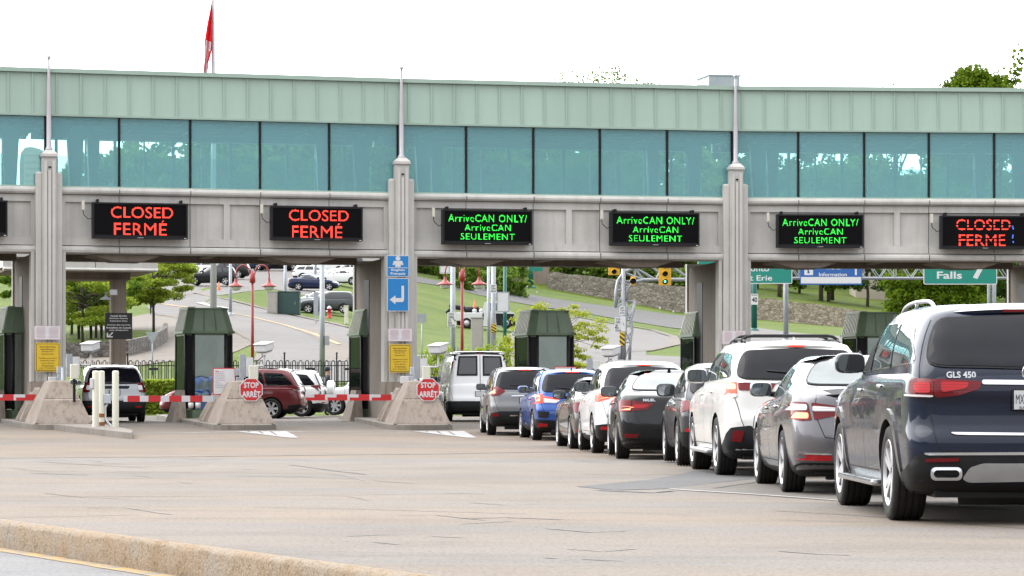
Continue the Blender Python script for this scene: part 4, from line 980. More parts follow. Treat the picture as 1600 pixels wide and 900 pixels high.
def ground_poly(name, pxs, mat, h=.008, res=1.5):
    pl = [PG(*p) for p in pxs]; vs, fs, _ = triangulate([(p.x, p.y) for p in pl], res)
    b = MB(); b.add([V(v[0], v[1], zp(v[1])+h) for v in vs], fs, mat, True); return struct(b.build(name))
ground_poly('asphalt_patch', [(900, 761), (1010, 751), (1062, 742), (1085, 736), (1260, 740), (1230, 752), (1170, 749.5), (1046, 764.5), (960, 767)], 'asphalt')
ground_poly('concrete_pad', [(1046, 764.5), (1170, 750), (1700, 756), (1700, 806), (1330, 784), (1180, 773)], 'pad')
def line_on(b, pts, w, mat, h, wob=.0):
    P = []
    for (a, c) in zip(pts, pts[1:]):
        k = max(2, int((PG(*c)-PG(*a)).length/.5))
        for i in range(k): P.append(PG(a[0]+(c[0]-a[0])*i/k, a[1]+(c[1]-a[1])*i/k))
    P.append(PG(*pts[-1])); vs = []
    for i, p in enumerate(P):
        t = (P[min(i+1, len(P)-1)]-P[max(0, i-1)]); q = V(-t.y, t.x, 0).normalized()
        ww = w*(1+.5*noise.noise(p*1.7)); o = q*noise.noise(p*.6)*wob
        for s in (-1, 1): r = p+o+q*s*ww/2; vs.append(V(r.x, r.y, zp(r.y)+h))
    b.add(vs, [(2*i, 2*i+2, 2*i+3, 2*i+1) if False else (2*i, 2*i+1, 2*i+3, 2*i+2) for i in range(len(P)-1)], mat)
b = MB()
line_on(b, [(-60, 717), (300, 714), (700, 709.5), (900, 706)], .22, 'seam', .009, .12)
line_on(b, [(900, 706.5), (1060, 708)], .12, 'seam', .009, .1)
line_on(b, [(-60, 777.5), (300, 776), (560, 774), (730, 771)], .035, 'seam', .009, .1)
line_on(b, [(400, 793), (620, 798), (820, 804)], .03, 'seam', .009, .1)
line_on(b, [(-40, 812), (90, 808), (218, 805.5)], .03, 'seam', .009, .05)
line_on(b, [(455, 727), (500, 733), (570, 742)], .05, 'seam', .009, .1); line_on(b, [(60, 722), (180, 729), (240, 732)], .05, 'seam', .009, .1)
line_on(b, [(715, 811), (790, 809.5), (880, 813)], .06, 'seam', .009, .05); line_on(b, [(720, 820), (800, 815.5)], .03, 'seam', .009, .05)
line_on(b, [(540, 839), (605, 836)], .03, 'seam', .009, .05); line_on(b, [(590, 848), (630, 852)], .025, 'seam', .009, .05)
line_on(b, [(1210, 799), (1300, 804), (1420, 812), (1640, 830)], .035, 'seam', .010, .05); line_on(b, [(860, 803), (960, 801), (1090, 806)], .02, 'seam', .009, .1)
line_on(b, [(690, 697), (745, 695.5)], .06, 'seam', .009, .05); line_on(b, [(-20, 693), (45, 692)], .12, 'seam', .009, .05)
line_on(b, [(905, 741), (1000, 743), (1090, 741)], .05, 'seam', .009, .1); line_on(b, [(930, 767), (1020, 771), (1050, 768)], .10, 'seam', .013, .1); line_on(b, [(1116, 764), (1180, 755)], .05, 'seam', .013, .02)
for k in range(22):
    x = random.uniform(0, 800); y = random.uniform(716, 750); line_on(b, [(x, y), (x+random.uniform(20, 130), y+random.uniform(-1, 3))], random.uniform(.03, .07), 'seam', .009, .1)
struct(b.build('pavement_seam'))
M['scuff'] = worn('tyre_scuff', (.165, .15, .135), .85, .25, 5)
b = MB(); R2 = random.Random(21)
for k in range(36):
    x = R2.uniform(-20, 1250); y = R2.uniform(716, 880); L_ = R2.uniform(20, 150)
    if PG(x, y).x < kx(PG(x, y).y)+.8: continue
    line_on(b, [(x, y), (x+L_*.5, y+L_*R2.uniform(-.01, .05)), (x+L_, y+L_*R2.uniform(0, .09))], R2.uniform(.012, .05), 'scuff', .0075, .12)
struct(b.build('tyre_scuff'))
b = MB()
line_on(b, [(1046, 765.5), (1180, 774), (1330, 785)], .06, 'linew', .014, .0)
line_on(b, [(160, 678), (300, 676.5), (372, 675)], .22, 'linew', .010); line_on(b, [(440, 675), (560, 674), (640, 673.5)], .22, 'linew', .010)
struct(b.build('white_lane_line'))
for (x, yb) in ((372, 0), (650, 0), (915, .8), (1180, 2)):
    b = MB()
    for q in range(4):
        t0, t1 = q/4, q/4+.20
        def E(t, s): return PG(x+(86*t if s else 70*t+0), 674.6+yb+(10*t if s else .2*t))
        pts = [E(t0, 0), E(t1, 0), E(t1, 1), E(t0, 1)]
        b.add([V(p.x, p.y, zp(p.y)+.012) for p in pts], [(0, 1, 2, 3)], 'linew')
    line_on(b, [(x, 674.6+yb), (x+88, 684.6+yb)], .2, 'linew', .014); line_on(b, [(x, 674.6+yb), (x+70, 674.6+yb)], .25, 'linew', .014); line_on(b, [(x+70, 674.4+yb), (x+88, 684.8+yb)], .18, 'linew', .016)
    struct(b.build('hatched_marking'))

# ------------------------------------------------------------------ the inspection building
PV = [V(-24.1, 82.3, 0), V(-13.76, 85.4, 0), V(-3.43, 88.2, 0), V(6.97, 90.4, 0), V(17.3, 91.1, 0), V(27.8, 91.4, 0)]
ZG = .15
E_ = [(PV[i+1]-PV[i]).normalized() for i in range(5)]
LEN = [(PV[i+1]-PV[i]).length for i in range(5)]
BAY = [tframe(PV[i], E_[i], V(0, 0, 1)) for i in range(5)]       # local x along the facade, y into the building
PIL = []
for i in range(6):
    e = (E_[max(0, i-1)]+E_[min(4, i)]).normalized(); PIL.append(tframe(PV[i], e, V(0, 0, 1)))
bld = thing('inspection_building', 'long border inspection building with a glazed upper corridor over concrete lane portals', 'building', (-3.43, 88.2, ZG))
BO = V(-3.43, 88.2, ZG)
def bpart(name, mb, parent=None, **k): return mb.build(name, parent or bld, off=BO if True else None, **k)
def bb(mb, T, x0, x1, y0, y1, z0, z1, mat): mb.hexa([V(x0, y0, z0), V(x1, y0, z0), V(x1, y1, z0), V(x0, y1, z0), V(x0, y0, z1), V(x1, y0, z1), V(x1, y1, z1), V(x0, y1, z1)], mat, T)
def extr(mb, T, prof, x0, x1, mat):      # profile in (y,z) swept along x
    n = len(prof); vs = [V(x0, y, zz) for y, zz in prof]+[V(x1, y, zz) for y, zz in prof]
    mb.add(vs, [(k, (k+1) % n, n+(k+1) % n, n+k) for k in range(n)]+[tuple(range(n))[::-1], tuple(range(n, 2*n))], mat, False, T)
def col_u(i, px):
    """facade coordinate of photo column px in bay i"""
    r = (px-800)/F; p, e = PV[i], E_[i]; return (r*p.y-p.x)/(e.x-r*e.y)
MULL = {0: [], 1: [186, 297, 406, 514], 2: [728, 833, 937, 1042], 3: [1247, 1350, 1451, 1553], 4: []}
for i in range(5):
    T, L = BAY[i], LEN[i]; a, c = .38, L-.38
    g = MB()
    # cornice, band, recessed panels, lip
    extr(g, T, [(-.02, 6.94), (-.10, 6.95), (-.145, 7.00), (-.155, 7.06), (-.13, 7.12), (-.08, 7.15), (.5, 7.15), (.5, 6.94)], a, c, 'conc')
    bb(g, T, a, c, 0, .5, 6.72, 6.93, 'conc'); bb(g, T, a, c, 0, .5, 5.43, 5.66, 'conc')
    mid = L/2; st = [(a, a+.13), (mid-.09, mid+.09), (c-.13, c)]
    for s0, s1 in st: bb(g, T, s0, s1, 0, .5, 5.66, 6.72, 'conc')
    bb(g, T, a+.13, mid-.09, .09, .5, 5.66, 6.72, 'conc'); bb(g, T, mid+.09, c-.13, .09, .5, 5.66, 6.72, 'conc')
    extr(g, T, [(.02, 5.41), (-.07, 5.40), (-.125, 5.36), (-.14, 5.29), (-.12, 5.22), (-.06, 5.19), (.0, 5.18), (.5, 5.18), (.5, 5.41)], a, c, 'conc')
    us = [col_u(i, p) for p in MULL[i]] if MULL[i] else [L*k/5 for k in range(1, 5)]
    for u in us: bb(g, T, u-.011, u+.011, -.004, .01, 5.44, 6.92, 'seam'); bb(g, T, u-.012, u+.012, -.158, -.1, 6.96, 7.10, 'seam'); bb(g, T, u-.012, u+.012, -.143, -.1, 5.21, 5.38, 'seam')
    go = bpart('girder', g)
    # second girder, soffit, floor
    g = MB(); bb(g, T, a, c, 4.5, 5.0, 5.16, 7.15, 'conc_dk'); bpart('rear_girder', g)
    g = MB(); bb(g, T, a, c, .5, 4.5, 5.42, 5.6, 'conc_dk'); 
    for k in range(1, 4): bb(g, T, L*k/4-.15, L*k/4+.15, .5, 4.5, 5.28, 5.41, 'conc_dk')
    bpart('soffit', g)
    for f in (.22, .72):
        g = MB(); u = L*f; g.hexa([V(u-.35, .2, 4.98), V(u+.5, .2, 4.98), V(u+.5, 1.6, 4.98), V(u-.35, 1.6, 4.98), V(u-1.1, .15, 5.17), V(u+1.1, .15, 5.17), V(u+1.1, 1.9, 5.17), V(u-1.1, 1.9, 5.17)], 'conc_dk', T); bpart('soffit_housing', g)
    g = MB(); bb(g, T, a, c, .5, 4.6, 6.9, 7.05, 'floor_in'); bpart('corridor_floor', g)
    # glazing
    edges = [.06]+us+[L-.06]
    for k in range(5):
        g = MB(); bb(g, T, edges[k]+.03, edges[k+1]-.03, -.012, .012, 7.15, 9.24, 'glass'); bpart('window', g)
    for u in us: g = MB(); bb(g, T, u-.035, u+.035, -.05, .08, 7.15, 9.24, 'black'); bpart('mullion', g)
    for u in (.10,): g = MB(); bb(g, T, u-.06-.15, u+.06-.12, -.04, .14, 7.15, 9.24, 'black'); bpart('mullion', g)
    g = MB(); bb(g, T, .05, L-.05, -.06, -.014, 7.152, 7.19, 'fascia_trim'); bpart('window_sill', g)
    g = MB(); bb(g, T, .3, L-.3, 4.80, 4.815, 7.15, 8.98, 'glass_back'); rwn = bpart('rear_window', g)
    g = MB()
    for k in range(11): u = .3+(L-.6)*(k+.5)/11; bb(g, T, u-.028, u+.028, 4.75, 4.79, 7.15, 8.98, 'white') if k % 2 else bb(g, T, u-.05, u+.05, 4.75, 4.79, 7.15, 8.98, 'steel_dk')
    bb(g, T, .3, L-.3, 4.755, 4.785, 8.985, 9.01, 'white'); bb(g, T, .3, L-.3, 4.70, 4.9, 9.02, 9.24, 'steel_dk'); bpart('window_frame', g, rwn)
    g = MB(); bb(g, T, .4, L-.4, 2.4, 2.415, 7.06, 8.28, 'glass_rail'); bpart('glass_balustrade', g)
    g = MB()
    for k in range(int(L/.42)): u = .4+k*.42; bb(g, T, u, u+.34, .1, 4.68, 9.12, 9.16, 'ceil')
    bb(g, T, .1, L-.1, .05, 4.7, 9.20, 9.24, 'ceil')
    for y in (1.3, 2.6, 3.9): bb(g, T, .1, L-.1, y-.06, y+.06, 8.99, 9.11, 'steel_dk')
    bpart('ceiling', g)
    g = MB()
    for k in range(6): u = L*(k+.5)/6; g.tube([T @ V(u-.1, .6, 8.97), T @ V(u-.1, 2.1, 8.97)], .022, 'white', 6)
    bpart('ceiling_light', g)
    for u in (.95, L-.95, 1.75, L-1.75):
        g = MB(); w0, w1 = (.15, .27) if u in (.95, L-.95) else (.12, .20); y0 = 1.2 if u in (.95, L-.95) else 3.3
        g.hexa([V(u-w0, y0, 7.05), V(u+w0, y0, 7.05), V(u+w0, y0+.25, 7.05), V(u-w0, y0+.25, 7.05), V(u-w1, y0, 9.1), V(u+w1, y0, 9.1), V(u+w1, y0+.25, 9.1), V(u-w1, y0+.25, 9.1)], 'steel_dk', T); bpart('interior_column', g)
    # roof
    g = MB(); z0, z1 = 9.27, 10.53
    vs = [V(0, -.10, z0), V(L, -.10, z0), V(L, -.06, z1), V(0, -.06, z1), V(0, .06, z0), V(L, .06, z0), V(L, .1, z1), V(0, .1, z1)]
    g.hexa([vs[0], vs[1], vs[5], vs[4], vs[3], vs[2], vs[6], vs[7]], 'fascia', T)
    ns = 15
    for k in range(ns):
        u = L*(k+.35)/ns
        g.hexa([V(u-.022, -.135, z0+.005), V(u+.022, -.135, z0+.005), V(u+.022, -.09, z0+.005), V(u-.022, -.09, z0+.005), V(u-.022, -.098, z1-.004), V(u+.022, -.098, z1-.004), V(u+.022, -.055, z1-.004), V(u-.022, -.055, z1-.004)], 'fascia_trim', T)
    fo = bpart('roof_fascia', g)
    g = MB(); bb(g, T, 0, L, -.17, .12, 10.535, 10.66, 'fascia_trim'); bb(g, T, 0, L, -.15, .12, 9.245, 9.268, 'fascia_trim'); bb(g, T, 0, L, -.135, -.10, 9.272, 9.31, 'fascia_trim'); bpart('fascia_trim', g, fo)
    g = MB(); bb(g, T, 0, L, .12, 5.2, 10.40, 10.56, 'fascia_trim'); bb(g, T, 0, L, 5.0, 5.2, 9.0, 10.39, 'fascia'); bpart('roof', g)
# pillars
for i in range(6):
    T = PIL[i]; g = MB()
    def ch(mb, w, y0, z0, z1, cap, mat='conc'):
        bb(mb, T, -w, w, y0, .3, z0, z1, mat)
        if cap: mb.hexa([V(-w, y0, z1), V(w, y0, z1), V(w, .3, z1), V(-w, .3, z1), V(-w*.72, y0+cap, z1+cap), V(w*.72, y0+cap, z1+cap), V(w*.72, .3, z1+cap), V(-w*.72, .3, z1+cap)], mat, T)
    for s in (-1, 1):
        bb(g, T, min(s*.41, s*.51), max(s*.41, s*.51), -.13, .4, ZG, 5.25, 'conc'); bb(g, T, min(s*.39, s*.41), max(s*.39, s*.41), -.07, .4, ZG, 7.12, 'conc')
        x0, x1 = min(s*.215, s*.385), max(s*.215, s*.385); bb(g, T, x0, x1, -.27, .3, ZG, 7.53, 'conc')
        g.hexa([V(x0, -.27, 7.53), V(x1, -.27, 7.53), V(x1, .3, 7.53), V(x0, .3, 7.53), V(x0+.03, -.23, 7.58), V(x1-.03, -.23, 7.58), V(x1-.03, .3, 7.58), V(x0+.03, .3, 7.58)], 'conc', T)
    bb(g, T, -.205, .205, -.40, .3, ZG, 8.02, 'conc')
    for s in (-.12, 0.0, .12): bb(g, T, s-.045, s+.045, -.45, -.40, ZG, 7.9 if s else 7.62, 'conc')
    g.hexa([V(-.235, -.47, 8.02), V(.235, -.47, 8.02), V(.235, .3, 8.02), V(-.235, .3, 8.02), V(-.235, -.47, 8.10), V(.235, -.47, 8.10), V(.235, .3, 8.10), V(-.235, .3, 8.10)], 'conc', T)
    g.hexa([V(-.235, -.47, 8.10), V(.235, -.47, 8.10), V(.235, .3, 8.10), V(-.235, .3, 8.10), V(-.12, -.36, 8.22), V(.12, -.36, 8.22), V(.12, .2, 8.22), V(-.12, .2, 8.22)], 'conc', T)
    bb(g, T, -.04, .04, -.46, -.44, 7.68, 7.73, 'black')
    g.hexa([V(-.62, -.62, ZG), V(.62, -.62, ZG), V(.62, .4, ZG), V(-.62, .4, ZG), V(-.55, -.52, 1.38), V(.55, -.52, 1.38), V(.55, .4, 1.38), V(-.55, .4, 1.38)], 'conc_old', T)
    po = bpart('pillar', g)
    g = MB(); q = T @ V(0, -.22, 0)
    g.lathe([(.001, 8.21), (.12, 8.21), (.115, 8.26), (.075, 8.33), (.075, 9.3), (.05, 10.3), (.035, 10.85), (.03, 10.90), (.055, 10.93), (.068, 10.97), (.055, 11.02), (.001, 11.04)], 'spire', 14, Matrix.Translation(V(q.x, q.y, 0))); bpart('spire', g, po)
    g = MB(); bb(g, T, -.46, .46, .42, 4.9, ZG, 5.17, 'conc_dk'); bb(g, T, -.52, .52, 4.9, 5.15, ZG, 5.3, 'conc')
    bb(g, T, -.475, -.46, 2.6, 3.5, ZG+.8, 4.6, 'black'); bpart('pier_wall', g)
g = MB(); T = BAY[2]; u = col_u(2, 1128)+.95; bb(g, T, u-.52, u+.52, 3.0, 4.4, 10.56, 11.33, 'galv'); g2 = MB(); bb(g2, T, u-.56, u+.56, 2.96, 4.44, 11.33, 11.37, 'galv')
hv = g.build('rooftop_unit'); g2.build('cap', hv); tag(hv, 'grey boxy ventilation unit on the flat roof behind a spire', 'roof unit')

# ------------------------------------------------------------------ message signs on the girders
def msg(bay, x0, x1, y0, y1, kind, label):
    u0, u1 = col_u(bay, x0), col_u(bay, x1); u = (u0+u1)/2; w = (u1-u0)
    p = BAY[bay] @ V(u, -.42, 0); d = p.y; zc = CH+(YH-(y0+y1)/2)*d/F; h = (y1-y0)*d/F
    T = BAY[bay].copy(); T.translation = V(p.x, p.y, zc)
    r = thing('message_sign', label, 'electronic sign', p.xy.to_3d()+V(0, 0, zc), 0, 'electronic lane signs on the girders'); off = V(p.x, p.y, zc)
    g = MB(); bb(g, T, -w/2, w/2, 0, .30, -h/2, h/2, 'black'); 
    for s in (-1, 1): bb(g, T, s*w*.44-.03, s*w*.44+.03, .1, .42, h/2, h/2+.10, 'black')
    g.build('housing', r, off=off)
    g = MB(); m = .05; bb(g, T, -w/2+m, w/2-m, -.012, 0, -h/2+m+.06, h/2-m, 'ledbox'); fo = g
    bz = MB(); bb(bz, T, -w/2, w/2, -.03, 0, -h/2, -h/2+.05, 'black'); bb(bz, T, -w/2, w/2, -.03, 0, h/2-.05, h/2, 'black'); bb(bz, T, -w/2, -w/2+.05, -.03, 0, -h/2+.05, h/2-.05, 'black'); bb(bz, T, w/2-.05, w/2, -.03, 0, -h/2+.05, h/2-.05, 'black')
    bb(bz, T, -.09, .09, -.034, -.03, -h/2+.018, -h/2+.036, 'galv'); bb(bz, T, w/2-.11, w/2-.04, -.034, -.03, -h/2+.012, -h/2+.032, 'white'); bz.build('bezel', r, off=off)
    k = w/2.75
    if kind == 'closed':
        led_text(g, 'CLOSED', T, .05*k, .245, 1.80*k, .34, 'led_r', .021, -.016, bold=.0); led_text(g, 'FERM\u00c9', T, 0, -.205, 1.52*k, .46, 'led_r', .021, -.016, bold=.0)
    elif kind == 'torn':
        led_text(g, 'CLOSED', T, -.06, .235, 1.70*k, .34, 'led_r', .021, -.016, lambda t: -.02 < t < .12 or -.34 < t < -.22, bold=.0); led_text(g, 'FERME', T, -.1, -.25, 1.45*k, .34, 'led_r', .021, -.016, lambda t: .1 < t < .24 or -.2 < t < -.08, bold=.0)
        for j, (x, zz) in enumerate(((.87, .18), (.89, .12), (.88, -.1), (.87, -.16), (.89, -.3))): bb(g, T, x-.02, x+.02, -.018, -.013, zz-.025, zz+.025, 'led_b')
    else:
        led_text(g, 'ArriveCAN ONLY/', T, 0, .27, 2.42*k, .22, 'led_g', .0205, -.016, bold=.0, spacing=1.12); led_text(g, 'ArriveCAN', T, 0, -.015, 1.42*k, .205, 'led_g', .0205, -.016, bold=.0, spacing=1.12); led_text(g, 'SEULEMENT', T, 0, -.29, 1.66*k, .20, 'led_g', .0205, -.016, bold=.0, spacing=1.12)
    g.build('display', r, off=off)
    # sensor beside it
    g = MB(); bb(g, T, -w/2-.30, -w/2-.22, .15, .25, h/2-.22, h/2+.06, 'cream'); g.tube([T @ V(-w/2-.26, .2, h/2-.22), T @ V(-w/2-.24, .2, h/2-.36), T @ V(-w/2-.10, .18, h/2-.50), T @ V(-w/2, .15, h/2-.46)], .012, 'black', 6); g.build('sensor', r, off=off)
    return r
msg(0, -128, 9, 312, 368, 'closed', 'electronic sign cut by the left frame edge, its dark corner showing')
msg(1, 142, 290, 317, 373, 'closed', 'electronic sign reading CLOSED FERME above the bollards and pale grey SUV')
msg(1, 420, 562, 323, 376, 'closed', 'electronic sign reading CLOSED FERME, just before the pillar with the blue signs')
msg(2, 688, 827, 328, 382, 'arrive', 'green lettered electronic sign just after the blue-signed pillar, above the van')
msg(2, 950, 1087, 332, 384, 'arrive', 'green lettered electronic sign above the yellow traffic lights and black saloon')
msg(3, 1211, 1345, 335, 387, 'arrive', 'green lettered electronic sign above the blue travel information sign')
msg(3, 1466, 1603, 337, 389, 'torn', 'electronic sign with broken flickering red CLOSED letters, above the Falls sign')
# ------------------------------------------------------------------ booths and lane islands
def booth(px, d, ang, label):
    T0 = PX(px, 613, d); rz = radians(ang+3)
    r = thing('inspection_booth', label, 'booth', (T0.x, T0.y, ZG), rz, 'booths at the lanes')
    hw, hd, c = .71, 1.08, .21
    def octo(w, d_, c_): return [(-w+c_, -d_), (w-c_, -d_), (w, -d_+c_), (w, d_-c_), (w-c_, d_), (-w+c_, d_), (-w, d_-c_), (-w, -d_+c_)]
    def ringp(mb, a, za, b_, zb, mat, cap=True):
        vs = [V(x, y, za) for x, y in a]+[V(x, y, zb) for x, y in b_]
        mb.add(vs, [(k, (k+1) % 8, 8+(k+1) % 8, 8+k) for k in range(8)]+([tuple(range(7, -1, -1)), tuple(range(8, 16))] if cap else []), mat)
    O = octo(hw, hd, c); Oi = octo(hw-.03, hd-.03, c)
    g = MB(); ringp(g, octo(hw+.03, hd+.03, c), .12, octo(hw+.03, hd+.03, c), .38, 'booth'); g.build('base', r)
    g = MB()
    for (x, y) in O: g.tube([V(x, y, .38), V(x, y, 2.70)], .045, 'black', 6)
    for k in (0, 2, 4, 6):
        (x0, y0), (x1, y1) = O[k], O[k-1]
    ringp(g, octo(hw+.01, hd+.01, c), 2.66, octo(hw+.01, hd+.01, c), 2.73, 'booth', False); ringp(g, octo(hw+.01, hd+.01, c), 1.35, octo(hw+.01, hd+.01, c), 1.39, 'black', False)
    g.build('frame', r)
    for k in range(8):
        (x0, y0), (x1, y1) = O[k], O[(k+1) % 8]; t = V(x1-x0, y1-y0, 0).normalized(); a, b_ = V(x0, y0, 0)+t*.05, V(x1, y1, 0)-t*.05
        if k in (1, 7): 
            g = MB(); g.add([a+V(0, 0, .4), b_+V(0, 0, .4), b_+V(0, 0, 2.66), a+V(0, 0, 2.66)], [(0, 1, 2, 3)], 'black'); g.build('corner_panel', r); continue
        g = MB(); n = t.cross(V(0, 0, 1))*.012
        g.hexa([a+V(0, 0, .40)+n, b_+V(0, 0, .40)+n, b_+V(0, 0, .40)-n, a+V(0, 0, .40)-n, a+V(0, 0, 2.66)+n, b_+V(0, 0, 2.66)+n, b_+V(0, 0, 2.66)-n, a+V(0, 0, 2.66)-n], 'glass_side' if k in (2, 3, 5, 6) else 'glass_booth'); g.build('window', r)
    g = MB(); bb(g, Matrix(), -hw+.1, hw-.1, -.1, .5, .4, 1.28, 'booth'); bb(g, Matrix(), -hw+.1, -.1, .3, .36, 1.3, 2.5, 'black'); g.box((.25, .1, 1.46), (.34, .1, .3), 'black'); g.build('counter', r)
    g = MB(); e = octo(hw+.10, hd+.10, c+.03); ringp(g, e, 2.72, e, 2.80, 'booth'); e2 = octo(hw+.06, hd+.06, c+.02); m = octo(hw-.11, hd-.15, c-.02); ringp(g, e2, 2.80, m, 3.46, 'booth')
    m2 = octo(hw-.08, hd-.12, c-.02); ringp(g, m2, 3.46, m2, 3.51, 'booth'); ro_ = g.build('roof', r)
    g = MB()
    for k in range(9):
        y = -hd+.30+k*(2*hd-.6)/8; yt = y*.84
        g.hexa([V(-hw-.085, y-.035, 2.81), V(-hw-.03, y-.035, 2.81), V(-hw-.03, y+.035, 2.81), V(-hw-.085, y+.035, 2.81), V(-hw+.07, yt-.03, 3.45), V(-hw+.13, yt-.03, 3.45), V(-hw+.13, yt+.03, 3.45), V(-hw+.07, yt+.03, 3.45)], 'booth_lt')
    bb(g, Matrix(), -hw+.10, -hw+.3, -hd+.2, hd-.2, 3.512, 3.545, 'booth_lt'); g.build('ribs', ro_)
    g = MB()
    for x in (-.18, .2): g = MB(); g.tube([V(x, -hd-.085, 2.82), V(x*.84, -hd+.15, 3.45)], .012, 'booth', 5); g.build('roof_seam', ro_)
    g = MB(); x0, x1 = -hw-.42, -hw-.06; y0 = -hd-.35; g.hexa([V(x0-.08, y0, 0), V(x1, y0, 0), V(x1, y0+1.3, 0), V(x0-.08, y0+1.3, 0), V(x0+.22, y0+.35, .98), V(x1, y0+.35, .98), V(x1, y0+1.2, .98), V(x0+.22, y0+1.2, .98)], 'conc_old'); g.build('guard_block', r)
    return r
AXD = 10
booth(38, 88.6, 15, 'dark green booth half behind the pillar at the left frame edge')
booth(318, 89.5, 13, 'dark green booth with ribbed mansard roof, standing free before the maroon minivan')
booth(590, 92, 12, 'dark green booth tucked behind the pillar carrying the blue signs')
booth(850, 92, 11, 'dark green booth behind the grey and blue SUVs, beside a young tree')
booth(1108, 94.5, 8, 'dark green booth tucked behind the pillar above the white SUV with crossbars')
booth(1362, 94, 6, 'dark green booth showing above the grey saloon and navy SUV')

def camera_unit(T, label):
    p = T @ V(0, 0, 0); r = thing('lane_camera', label, 'camera', p, 0, 'cameras on the island posts'); off = p
    g = MB(); bb(g, T, -.14, .06, -.05, .12, -.75, -.22, 'white'); bb(g, T, -.30, -.145, -.02, .14, -.78, -.14, 'galv'); g.build('junction_box', r, off=off)
    g = MB(); g.tube([T @ V(.06, .0, -.38), T @ V(.12, .0, -.45), T @ V(.34, .0, -.45), T @ V(.37, 0, -.42), T @ V(.37, 0, -.15)], .03, 'white', 8); g.build('bracket', r, off=off)
    T2 = T @ Matrix.Translation(V(.36, -.05, .06)) @ Matrix.Rotation(radians(-28), 4, 'Z') @ Matrix.Rotation(radians(8), 4, 'X')
    g = MB(); g.box((0, 0, 0), (.36, .60, .20), 'white', T2, .03); g.box((0, 0, .115), (.40, .66, .03), 'white', T2, .01); g.build('housing', r, off=off)
    g = MB(); g.box((0, .02, -.125), (.26, .44, .04), 'galv', T2); g.build('tray', r, off=off)
    g = MB(); g.tube([T @ V(.30, -.02, -.06), T @ V(.32, .02, -.2), T @ V(.2, .0, -.3)], .012, 'black', 6); g.build('cable', r, off=off)
    return r
ISL = []
